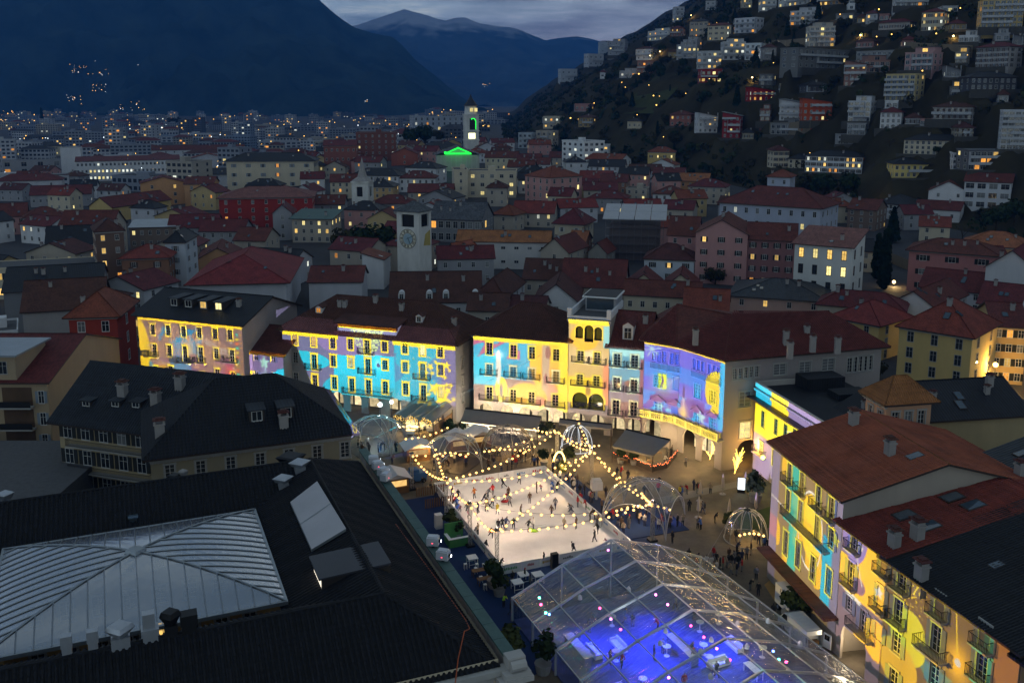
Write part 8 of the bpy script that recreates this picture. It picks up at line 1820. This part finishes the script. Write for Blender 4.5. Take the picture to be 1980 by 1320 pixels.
def tree(kind, pos, s, label, group=None, m=None, rz=None):
    t = thing({'round': "tree", 'broad': "tree", 'cone': "conifer", 'cypress': "cypress", 'bare': "bare_tree"}[kind], label, "tree", pos, rz if rz is not None else random.uniform(0, 6), group); t.scale = (s, s, s)
    inst("trunk", TP[kind][0], t)
    if TP[kind][1]: inst("crown", TP[kind][1], t, mats={0: m} if m else None)
def tpx(kind, px, py, hpx, label, m=None):
    p = hit(px, py); H_ = {'round': 10, 'broad': 8.6, 'cone': 11.5, 'cypress': 10, 'bare': 7}[kind]; tree(kind, p, hpx / (FPX / p.y) / H_, label, None, m)
for q in [('round', 700, 505, 85, "dark leafy tree left of the clock tower"), ('round', 735, 500, 80, "dark leafy tree against the clock tower"), ('broad', 668, 495, 60, "lower dark tree at the foot of the small steeple"), ('round', 795, 290, 50, "black tree clump left of the lit bell tower"), ('round', 822, 288, 55, "tall dark tree before the grey slab block"), ('broad', 843, 282, 34, "dark tree touching the green lit church"),
          ('round', 1590, 385, 60, "dark tree behind the grey blue palace turret"), ('round', 1640, 385, 62, "dark tree right of the palace turret"), ('broad', 1560, 375, 45, "bushy tree beside the palace turret"), ('cypress', 1708, 560, 120, "tall dark cypress in the walled garden"), ('cypress', 1694, 540, 90, "shorter cypress beside the lit white penthouse"), ('cone', 1725, 470, 70, "dark conifer in the garden"), ('bare', 1860, 470, 50, "bare reddish tree by the garden wall"), ('bare', 1725, 430, 40, "bare tree in front of the white villa"), ('round', 1925, 450, 60, "dark round tree behind the coral roofed house"), ('round', 1960, 440, 66, "big dark tree at the right edge above the roofs"), ('cypress', 1590, 590, 70, "small palm like cypress beside the penthouse"), ('broad', 1690, 735, 45, "garden shrub tree beside the big yellow house"),
          ('broad', 1383, 550, 40, "round bush under the pink house windows"), ('cone', 1846, 405, 45, "small fir before the glass balcony house"), ('round', 1810, 300, 20, "clipped round hedge tree by the cream villa"), ('round', 160, 248, 24, "dark tree among the valley blocks"), ('broad', 335, 250, 26, "dark wide tree over the valley roofs"), ('cypress', 82, 240, 30, "dark cypress beside a tall pale block")]: tpx(*q[:5])
rg = random.Random(17)
kn = {'round': "dark round tree", 'broad': "brownish spreading tree", 'cone': "dark conifer", 'cypress': "slim cypress", 'bare': "leafless winter tree"}
for i in range(270):
    for _ in range(20):
        y = rg.uniform(300, 1000); s = rg.uniform(4, 330); x = hx0(y) + s
        if abs(x / y) > .62: continue
        if any((x - q[0]) ** 2 + (y - q[1]) ** 2 < (q[2] + 4) ** 2 for q in OCC): continue
        k = rg.choice(['round', 'round', 'broad', 'broad', 'cone', 'cypress', 'bare']); lev = "low on" if s < 70 else "halfway up" if s < 170 else "high on"
        sz = rg.uniform(.6, 1.15); zn = "small " if sz < .78 else "large " if sz > .98 else ""
        tree(k, (x, y, T(x, y) - .3), sz, "%s%s %s the hillside between the villas" % (zn, kn[k], lev), "%s%ss %s the hillside" % (zn, kn[k], lev), None, rg.uniform(0, 6)); break
for i in range(36):
    px_ = 1010 + i * 9 + rg.uniform(-3, 3); p = None
    y = rg.uniform(700, 1100); x = hx0(y) + rg.uniform(60, 330)
    sz = rg.uniform(1, 1.7); zn = "small" if sz < 1.35 else "tall"
    tree('bare', (x, y, T(x, y) - .2), sz, zn + " leafless winter tree on the dark ridge", zn + " leafless trees on the dark ridge", None, rg.uniform(0, 6))
fb = MB(); g = random.Random(23); nfor = 0
while nfor < 3400:
    y = 230 + 1700 * g.random() ** 1.4; s = g.uniform(0, 430); x = hx0(y) + s
    if abs(x / y) > .66 or any((x - q[0]) ** 2 + (y - q[1]) ** 2 < (q[2] + 1.5) ** 2 for q in OCC): continue
    u_, v_ = 990 + FPX * x / y / 1.0, 0
    if 1205 < u_ < 1330 and s < 190 and s > 45 and g.random() < .8: continue
    nfor += 1; R0 = g.uniform(1.6, 4.2); c = Vector((x, y, T(x, y) + R0 * .45)); mi = g.choice([0, 0, 1, 1, 2, 3])
    for k in range(34):
        d = Vector((g.gauss(0, 1), g.gauss(0, 1), g.gauss(.3, .8))).normalized(); p = c + d * R0 * g.uniform(.6, 1.05); e = d.orthogonal().normalized(); f = d.cross(e); q = g.uniform(.4, .95)
        e, f = (e + d * g.uniform(-.5, .5)) * q, f * q; fb.face([p - e - f * .5, p + e * .6 - f, p + e + f * .6, p - e * .5 + f], mi)
fb.build("woodland", lm, kind='stuff')
# roadside walls and road lamps on the slope
rwm = mat("retaining_wall", (.20, .16, .11), .9, .35, .3)
for pts, hh, lb in (([(1478, 92), (1520, 92), (1565, 88)], 5, "long ochre retaining wall under the upper road"), ([(1750, 96), (1810, 100), (1880, 104)], 4, "retaining wall below the white pavilion"), ([(1488, 262), (1530, 262), (1566, 258)], 7, "concrete retaining wall below the red and white villas"), ([(1640, 520), (1700, 500), (1760, 525)], 3.5, "garden wall lit by the street lamp")):
    q = [hit(*p) for p in pts]; t = thing("retaining_wall", lb, "wall", q[0], 0); b = MB()
    for a, c in zip(q, q[1:]): b.obox(a - q[0] - Vector((0, 0, 2)), c - a, (0, .6, 0), (0, 0, hh + 2))
    b.build("wall", rwm, t)
for px, py, e in ((1520, 60, 3500), (1590, 62, 2500), (1660, 68, 4000), (1463, 108, 16000), (1452, 150, 2000), (1256, 108, 4000), (1275, 100, 2500), (1530, 143, 2500), (1720, 545, 1500), (1838, 70, 1500), (1335, 30, 2500), (1700, 372, 2500), (1655, 395, 2500)):
    p = hit(px, py + 6); w_ = e > 10000; z = hz(p.y - 3, py); col = (.9, .95, 1) if w_ else (1, .66, .25)
    lamp((p.x, p.y - 3, z), col, 10, e, "bright white floodlight between hillside villas" if w_ else "warm street lamp along the hillside road", 4, 1.5 if not w_ else 2.2)
# potted shrubs and trees in the square
pot = MB(); pot.lathe([(.34, 0), (.45, .55), (.40, .55)], 10); potm = pot.mesh("pot", [M['concrete']])
shm = [crown(260, .8, .75, .4, .14, s).mesh("foliage", [lm[0] if s % 2 else lm[2]]) for s in (41, 42, 43)]
for i, (px, py, s, lb) in enumerate([(885, 1040, 1.5, "potted shrub beside the drinks rack"), (872, 1030, 1.8, "dark potted shrub in front of the snack kiosk"), (955, 1135, 2.2, "big dark potted shrub near the tent corner"), (965, 1150, 2.0, "dark potted shrub nearest the tent corner"), (985, 1290, 2.6, "dark bush beside the palace corner"), (1050, 1300, 2.4, "dark bush under the tent eave lamp"), (868, 838, 1.6, "green shrub at the end of the golden barrel tent"), (878, 850, 1.5, "green shrub left of the long grey awning"), (895, 838, 1.3, "lit green shrub at the awning's corner"), (1050, 850, 1.7, "dark shrub right of the long grey awning"), (1062, 842, 1.5, "second dark shrub right of the long grey awning"), (1200, 895, 1.6, "shrub on the terrace with red light chains, left end"), (1225, 898, 1.5, "shrub in the middle of the red light chain terrace"), (1100, 900, 1.8, "dark shrub beside the glowing arch"), (1052, 900, 1.7, "dark shrub left of the glowing arch"), (1460, 970, 2.6, "dark clipped tree on the lawn"), (1410, 1030, 1.7, "shrub left of the small clear igloo"), (1525, 1200, 2.4, "dark bushes behind the white van"), (1550, 1205, 2.2, "dark bush against the arcade wall behind the van"), (1085, 925, 1.6, "potted shrub among the crowd by the arch")]):
    t = thing("potted_shrub", lb, "shrub", G(px, py) if py < 1250 else P(px, py, 0), i); t.scale = (s * .8, s * .8, s * .8); inst("pot", potm, t); inst("foliage", shm[i % 3], t, (0, 0, .35))
# twin pediment fan windows and arched dormers
for o in list(THINGS):
    if o.get('label') == "cream pediment house with a fan window":
        w = max(c.dimensions.x for c in o.children if c.name.startswith('wall')); hh = max(v.co.z for c in o.children if c.name.startswith('wall') for v in c.data.vertices) - 3.6
        b = MB(); n = 12; rr = w * .17; z0 = hh + .25
        for k in range(n): a0, a1 = math.pi * k / n, math.pi * (k + 1) / n; b.face([(w/2, -.03, z0), (w/2 + rr * math.cos(a0), -.03, z0 + rr * math.sin(a0)), (w/2 + rr * math.cos(a1), -.03, z0 + rr * math.sin(a1))][::-1], 1)
        b.tube([(w/2 + rr * math.cos(math.pi * k / n), -.05, z0 + rr * math.sin(math.pi * k / n)) for k in range(n + 1)], .12, 4)
        for k in range(1, 6): a = math.pi * k / 6; b.tube([(w/2, -.05, z0), (w/2 + rr * math.cos(a), -.05, z0 + rr * math.sin(a))], .04, 4)
        b.build("fan_window", [M['frame'], M['pane']], o)
    if "arched dormers" in (o.get('label') or ''):
        rf = [c for c in o.children if c.name.startswith('roof')][0]; xs = [v.co.x for v in rf.data.vertices]; zz = [v.co.z for v in rf.data.vertices]; wd = max(xs)
        for k in (.12, .42, .60, .92):
            b = MB(); b.box(-.8, .8, 0, 3, -.6, 1.3); b.tube([(0, -.02, 1.3), (0, 3, 1.3)], .8, 12); d_ = b.build("dormer", wallm(WHT), rf, (wd * k, .6, min(zz) + .8)); window(d_, 0, -.04, .1, 0, .9, 1.3)
# ---------------------------------------------------------------- people
skin = mat("skin", (.45, .28, .2), .6, .1); hairm = mat("hair", (.03, .02, .015), .7, .2); boot = mat("boots", (.02, .02, .022), .6)
cl = {n: mat("cloth_" + n, c, .9, .2, 3) for n, c in dict(black=(.018, .018, .02), navy=(.03, .04, .09), red=(.38, .02, .02), grey=(.14, .14, .15), white=(.58, .56, .54), beige=(.32, .25, .17), orange=(.5, .16, .03), yellow=(.55, .42, .04), green=(.06, .2, .06), blue=(.05, .12, .35), brown=(.10, .06, .035), pink=(.45, .15, .22), lime=(.35, .6, .05)).items()}
def body(name, hip, knL, ftL, knR, ftR, chest, neck, head, elL, haL, elR, haR):
    vs = [hip, chest, neck, head, knL, ftL, knR, ftR, elL, haL, elR, haR]; V = [Vector(q) for q in vs]; hL, hR = V[0] + Vector((.1, 0, -.03)), V[0] + Vector((-.1, 0, -.03)); sL, sR = V[1] + Vector((.19, 0, .12)), V[1] + Vector((-.19, 0, .12))
    tL, tR = V[5] + Vector((0, -.16, -.02)), V[7] + Vector((0, -.16, -.02)); crownv = V[3] + (V[3] - V[2]).normalized() * .13
    pts = V + [hL, hR, sL, sR, tL, tR, crownv]
    E = [(0, 1), (1, 2), (2, 3), (3, 18), (0, 12), (0, 13), (12, 4), (4, 5), (5, 16), (13, 6), (6, 7), (7, 17), (1, 14), (1, 15), (14, 8), (8, 9), (15, 10), (10, 11)]
    rad = [(.16, .12), (.19, .13), (.06, .06), (.105, .115), (.075, .075), (.05, .055), (.075, .075), (.05, .055), (.05, .05), (.045, .04), (.05, .05), (.045, .04), (.11, .11), (.11, .11), (.08, .08), (.08, .08), (.045, .035), (.045, .035), (.07, .08)]
    me = bpy.data.meshes.new("body"); me.from_pydata([tuple(p) for p in pts], E, []); o = bpy.data.objects.new("tmp", me); COL.objects.link(o)
    sk = o.modifiers.new("s", 'SKIN'); sk.use_smooth_shade = True
    for v, r in zip(me.skin_vertices[0].data, rad): v.radius = r
    me.skin_vertices[0].data[0].use_root = True
    ss = o.modifiers.new("d", 'SUBSURF'); ss.levels = 1
    dg = bpy.context.evaluated_depsgraph_get(); ev = o.evaluated_get(dg); out = bpy.data.meshes.new_from_object(ev); out.name = name
    bpy.data.objects.remove(o); bpy.data.meshes.remove(me)
    out.materials.clear()
    for m in (cl['black'], cl['navy'], skin, hairm, boot): out.materials.append(m)
    hipz = V[0].z; nk = V[2]
    for p in out.polygons:
        c = p.center; k = 0
        dh = (c - nk).dot((V[3] - V[2]).normalized())
        near = min((c - V[9]).length, (c - V[11]).length)
        foot = min((c - V[5]).length, (c - V[7]).length, (c - tL).length, (c - tR).length)
        if dh > .05 and (c - V[3]).length < .3: k = 3 if (c - V[3]).y > -.03 or (c - V[3]).dot((V[3] - V[2]).normalized()) > .07 else 2
        elif near < .075: k = 2
        elif foot < .12: k = 4
        elif min((c - hL).length, (c - hR).length) < .02: k = 1
        elif c.z < hipz - .06 and abs(c.x) < .45 and min((c - V[8]).length, (c - V[10]).length) > .14: k = 1
        p.material_index = k
    return out
PB = dict(
 stand=body("body", (0, 0, .92), (.1, -.02, .5), (.11, .02, .08), (-.1, 0, .5), (-.11, .02, .08), (0, 0, 1.28), (0, .0, 1.48), (0, -.02, 1.62), (.27, .02, 1.12), (.25, -.08, .86), (-.27, .02, 1.12), (-.25, -.06, .86)),
 walk=body("body", (0, 0, .91), (.1, -.17, .52), (.1, -.2, .08), (-.1, .02, .5), (-.1, .3, .14), (0, -.03, 1.28), (0, -.05, 1.48), (0, -.09, 1.61), (.26, .14, 1.1), (.25, .1, .86), (-.26, -.12, 1.1), (-.24, -.28, .92)),
 skate=body("body", (0, 0, .84), (.14, -.2, .5), (.13, -.12, .09), (-.16, .12, .5), (-.34, .46, .16), (0, -.2, 1.16), (0, -.3, 1.33), (0, -.38, 1.45), (.32, -.05, 1.0), (.42, .12, .86), (-.3, -.3, .98), (-.4, -.5, .95)),
 glide=body("body", (0, 0, .88), (.12, -.12, .5), (.16, .0, .09), (-.12, -.08, .5), (-.2, .08, .09), (0, -.08, 1.24), (0, -.12, 1.43), (0, -.17, 1.56), (.36, -.05, 1.1), (.55, -.1, 1.0), (-.36, -.05, 1.1), (-.56, -.05, 1.05)),
 lean=body("body", (0, .06, .9), (.1, 0, .5), (.11, .04, .08), (-.1, 0, .5), (-.11, .04, .08), (0, -.12, 1.2), (0, -.22, 1.38), (0, -.3, 1.5), (.24, -.25, 1.05), (.16, -.42, 1.08), (-.24, -.25, 1.05), (-.16, -.42, 1.08)))
rg = random.Random(77); COLS = ['black', 'black', 'black', 'navy', 'grey', 'brown', 'red', 'white', 'beige', 'blue']
def person(pos, pose, col, where, leg=None, rz=None, s=None):
    act = {'stand': "standing", 'walk': "walking", 'skate': "skating", 'glide': "gliding", 'lean': "leaning"}[pose]; leg = leg or rg.choice(['black', 'navy', 'grey'])
    single("person", PB[pose], "person in a %s jacket %s %s" % (col, act, where), "person", pos, (0, 0, rz if rz is not None else rg.uniform(0, 6.28)), mats={0: cl[col], 1: cl[leg], 3: rg.choice([hairm, cl['brown'], cl['black'], cl['beige'], cl['red'] if rg.random() < .3 else hairm])}).scale = (1, 1, 1) if s is None else (s, s, s)
z2 = lambda x, y: (640 + x * .24242, 740 + y * .24242); z3 = lambda x, y: (1060 + x * .24242, 780 + y * .24242); z4 = lambda x, y: (700 + x * .2576, 980 + y * .2576); z7 = lambda x, y: (1440 + x / 3.667, 1000 + y / 3.667)
sk = [(z2, 965, 920, 'black'), (z2, 1015, 945, 'black'), (z2, 1145, 930, 'orange'), (z2, 1220, 960, 'black'), (z2, 1250, 930, 'grey'), (z2, 1290, 905, 'red'), (z2, 1375, 845, 'black'), (z2, 1415, 925, 'brown'), (z2, 1500, 812, 'grey'), (z2, 1640, 885, 'brown'), (z2, 1675, 868, 'pink'), (z2, 1585, 970, 'brown'), (z2, 1390, 958, 'red'), (z2, 1425, 992, 'grey'), (z2, 1285, 990, 'grey'), (z2, 1250, 1008, 'brown'), (z2, 1240, 1035, 'beige'), (z2, 1328, 1060, 'yellow'), (z2, 1175, 1045, 'navy'), (z2, 1090, 1045, 'grey'), (z2, 1510, 1065, 'brown'), (z2, 1455, 1175, 'black'), (z2, 1335, 1190, 'black'), (z2, 1368, 1178, 'black'), (z2, 1392, 1170, 'navy'), (z2, 1278, 1242, 'orange'), (z2, 1150, 1228, 'grey'), (z2, 1172, 1222, 'beige'), (z2, 1572, 1188, 'black'), (z2, 1615, 1176, 'white'), (z2, 1760, 1072, 'brown'), (z2, 1790, 1012, 'grey'), (z2, 1915, 1050, 'black'), (z2, 1860, 1178, 'beige'), (z2, 1955, 1172, 'brown'), (z2, 985, 985, 'red'), (z2, 1005, 1012, 'blue'), (z2, 1030, 1035, 'pink'), (z2, 1100, 1085, 'pink'), (z3, 370, 1112, 'black'), (z3, 395, 1042, 'black'), (z3, 205, 1208, 'black'), (z3, 465, 1140, 'pink'), (z3, 180, 888, 'grey')]
for f_, x, y, c in sk:
    px_, py_ = f_(x, y); p = G(px_, py_); lc = p - Vector((OR_.x, OR_.y, 0)); a_, b_ = lc.x * r1.x + lc.y * r1.y, lc.x * r2.x + lc.y * r2.y
    zone = ("on the far" if b_ < 8 else "on the middle" if b_ < 16 else "on the near"); side = "left" if a_ < 5.6 else "centre" if a_ < 11.2 else "right"
    p.z = .12; person(p, rg.choice(['skate', 'glide', 'walk', 'skate', 'stand']), c, zone + " " + side + " ice", s=.7 if c in ('pink',) else None)
oth = [(z3, 235, 830, 'red', "behind the right rink boards"), (z3, 258, 800, 'red', "behind the right rink boards"), (z3, 300, 850, 'red', "behind the right rink boards"), (z3, 345, 790, 'red', "behind the right rink boards"), (z3, 335, 935, 'brown', "behind the right rink boards"), (z3, 370, 930, 'black', "behind the right rink boards"), (z3, 390, 968, 'beige', "behind the right rink boards"), (z3, 600, 1040, 'beige', "behind the right rink boards"), (z3, 210, 752, 'white', "behind the right rink boards"), (z3, 290, 735, 'black', "behind the right rink boards"), (z3, 70, 700, 'black', "by the far right rink corner"), (z3, 38, 700, 'blue', "by the far right rink corner"), (z3, 460, 750, 'black', "beside the white projector cabinet"),
 (z3, 545, 592, 'black', "on the open paving"), (z3, 580, 585, 'red', "on the open paving"), (z3, 635, 618, 'black', "on the open paving"), (z3, 1095, 505, 'grey', "near the violet arcade"), (z3, 1105, 725, 'red', "on the stone path"), (z3, 1160, 695, 'navy', "on the stone path"), (z3, 1050, 748, 'yellow', "behind the blue carpeted dome"), (z3, 1125, 862, 'black', "right of the blue carpeted dome"), (z3, 1248, 882, 'black', "by the closed parasols"), (z3, 1232, 872, 'grey', "by the closed parasols"), (z3, 1330, 955, 'black', "on the dark paving"), (z3, 1215, 1010, 'blue', "on the dark paving"), (z3, 1192, 1000, 'beige', "on the dark paving"), (z3, 880, 1012, 'white', "inside the blue carpeted dome"), (z3, 905, 985, 'red', "inside the blue carpeted dome"), (z3, 990, 1118, 'black', "before the blue carpeted dome"), (z3, 960, 965, 'black', "inside the blue carpeted dome"), (z3, 1030, 982, 'black', "inside the blue carpeted dome"), (z3, 1072, 980, 'beige', "inside the blue carpeted dome"),
 (z3, 1120, 1262, 'black', "by the tent's right edge"), (z3, 1180, 1292, 'navy', "by the tent's right edge"), (z3, 1262, 1312, 'white', "right of the tent"), (z3, 1300, 1322, 'white', "right of the tent"), (z3, 1318, 1242, 'red', "right of the tent"), (z3, 1392, 1322, 'red', "right of the tent"), (z3, 1424, 1312, 'beige', "right of the tent"), (z3, 1462, 1302, 'black', "right of the tent"), (z3, 1512, 1312, 'black', "right of the tent"), (z3, 1338, 1290, 'black', "right of the tent"), (z3, 1490, 1280, 'grey', "right of the tent"),
 (z7, 38, 520, 'black', "on the street before the truck"), (z7, 95, 560, 'black', "on the street before the truck"), (z7, 80, 445, 'grey', "on the street before the truck"), (z7, 200, 715, 'black', "beside the white van"), (z7, 90, 692, 'black', "between the tent and the van"), (z4, 930, 345, 'black', "at the left rink boards"), (z4, 1040, 472, 'black', "at the near left rink corner"), (z4, 1365, 440, 'black', "behind the near rink boards"), (z4, 1065, 752, 'lime', "on the blue carpet near the tent"), (z4, 1115, 812, 'black', "on the blue carpet near the tent"), (z4, 1155, 790, 'orange', "on the blue carpet near the tent"), (z4, 1130, 582, 'black', "at the high tables by the tent"), (z4, 1222, 560, 'black', "at the high tables by the tent"), (z4, 1260, 610, 'grey', "at the high tables by the tent"),
 (z2, 905, 455, 'black', "before the golden barrel tent"), (z2, 695, 490, 'black', "beside the left clear dome"), (z2, 795, 850, 'beige', "on the wooden deck"), (z2, 735, 840, 'black', "on the wooden deck"), (z2, 840, 960, 'navy', "at the left rink boards"), (z2, 1780, 400, 'black', "beside the glowing igloo"), (z2, 490, 650, 'brown', "beside the white roofed hut"), (z2, 380, 560, 'white', "before the left clear dome"), (z2, 430, 545, 'grey', "before the left clear dome")]
for f_, x, y, c, wh in oth: px_, py_ = f_(x, y); p = G(px_, py_); p.z = .03; person(p, rg.choice(['stand', 'stand', 'walk', 'lean']), c, wh)
def crowd(n, pts, wh, pose=('stand', 'lean', 'stand', 'walk'), z=.03):
    pts = [G(*q) for q in pts]
    for i in range(n):
        a, c = rg.random(), rg.random(); q = lerp(lerp(pts[0], pts[1], a), lerp(pts[3], pts[2], a), c); q.z = z; person(q, rg.choice(pose), rg.choice(COLS), wh)
crowd(14, [(945, 918), (1050, 902), (1052, 890), (940, 905)], "in crowd behind far boards"); crowd(16, [(1060, 912), (1140, 978), (1160, 965), (1075, 900)], "in crowd along right boards"); crowd(12, [(1160, 985), (1200, 1025), (1225, 1025), (1180, 980)], "beside the blue carpeted dome")
crowd(10, [(835, 908), (905, 908), (905, 896), (835, 896)], "inside the arched clear dome"); crowd(9, [(945, 898), (1020, 898), (1020, 880), (945, 880)], "inside the big ribbed dome"); crowd(10, [(1225, 1030), (1320, 1030), (1310, 1000), (1220, 1000)], "under the blue carpeted dome"); crowd(10, [(1410, 1090), (1490, 1090), (1490, 1040), (1410, 1040)], "around the small clear igloo")
crowd(9, [(1060, 905), (1110, 905), (1110, 885), (1060, 885)], "by the glowing arch"); crowd(10, [(1195, 905), (1300, 905), (1300, 875), (1210, 870)], "under the wide grey awning"); crowd(8, [(690, 880), (770, 880), (770, 862), (690, 862)], "inside the left clear dome"); crowd(7, [(1095, 872), (1140, 872), (1140, 862), (1095, 862)], "inside the glowing igloo")
crowd(14, [(1335, 1120), (1440, 1120), (1440, 1080), (1335, 1080)], "among the visitors right of the tent"); crowd(12, [(1200, 960), (1340, 975), (1400, 945), (1240, 925)], "strolling on the amber lit paving", ('walk', 'stand'))
for i in range(30):
    p = tl(rg.uniform(4, 31), rg.uniform(-8.5, 8.5)); person(p, rg.choice(['stand', 'walk', 'lean']), rg.choice(COLS), "inside the clear tent")
# toy seals that beginners push on the ice
se = MB(); se.tube([(-.5, 0, .2), (-.2, 0, .26), (.25, 0, .3), (.5, 0, .5), (.62, 0, .58)], [.06, .2, .24, .16, .1], 8); sem = se.mesh("skating_aid", [mat("aid_blue", (.04, .10, .4), .3)])
for i, (x, y, lb) in enumerate(((1385, 965, "red skating aid pushed at the far end of the ice"), (1000, 1018, "blue skating aid near the left boards"), (1770, 880, "blue skating aid by the right boards"), (1620, 1200, "green skating aid in the middle of the ice"))):
    p = G(*z2(x, y)); p.z = .12; o = single("skating_aid", sem, lb, "skating aid", p, (0, 0, i), mats={0: [cl['red'], sem.materials[0], sem.materials[0], cl['lime']][i]})
# ---------------------------------------------------------------- blue evening air
def haze():
    b = MB(); b.box(-7000, 7000, -500, 12600, -40, 1060); m = bpy.data.materials.new("evening_air"); m.use_nodes = True; N = m.node_tree.nodes; N.clear()
    o = N.new('ShaderNodeOutputMaterial'); v = N.new('ShaderNodeVolumePrincipled'); v.inputs['Color'].default_value = (.045, .28, .92, 1); v.inputs['Density'].default_value = 1.15e-4; v.inputs['Anisotropy'].default_value = 0
    m.node_tree.links.new(v.outputs[0], o.inputs['Volume']); b.build("haze", m, kind='stuff')
haze()
# ---------------------------------------------------------------- labels: tell look-alikes apart by their place
def finish_labels():
    bpy.context.view_layer.update()
    by = {}
    for o in THINGS:
        if o.name in bpy.data.objects: by.setdefault(o.get('label'), []).append(o)
    def sx(o):
        p = o.matrix_world.translation; dz = p.z - CH; return p.x / max(1e-3, p.y * cs - dz * sn)
    nth = ["leftmost", "second from the left", "third from the left", "fourth from the left", "fifth from the left", "sixth from the left", "seventh from the left", "eighth from the left", "ninth from the left", "tenth from the left", "eleventh from the left", "twelfth from the left", "thirteenth from the left", "fourteenth from the left", "fifteenth from the left", "sixteenth from the left", "seventeenth from the left", "eighteenth from the left", "nineteenth from the left", "twentieth from the left", "twenty-first from the left", "twenty-second from the left", "twenty-third from the left", "twenty-fourth from the left"]
    for lb, os in by.items():
        if lb is None or len(os) < 2: continue
        if len(os) <= 25:
            os.sort(key=sx)
            for i, o in enumerate(os):
                o['label'] = lb + ", " + ("rightmost" if i == len(os) - 1 else nth[i])
                if 'group' not in o: o['group'] = lb
        else:
            for o in os:
                if 'group' not in o: o['group'] = lb
finish_labels()
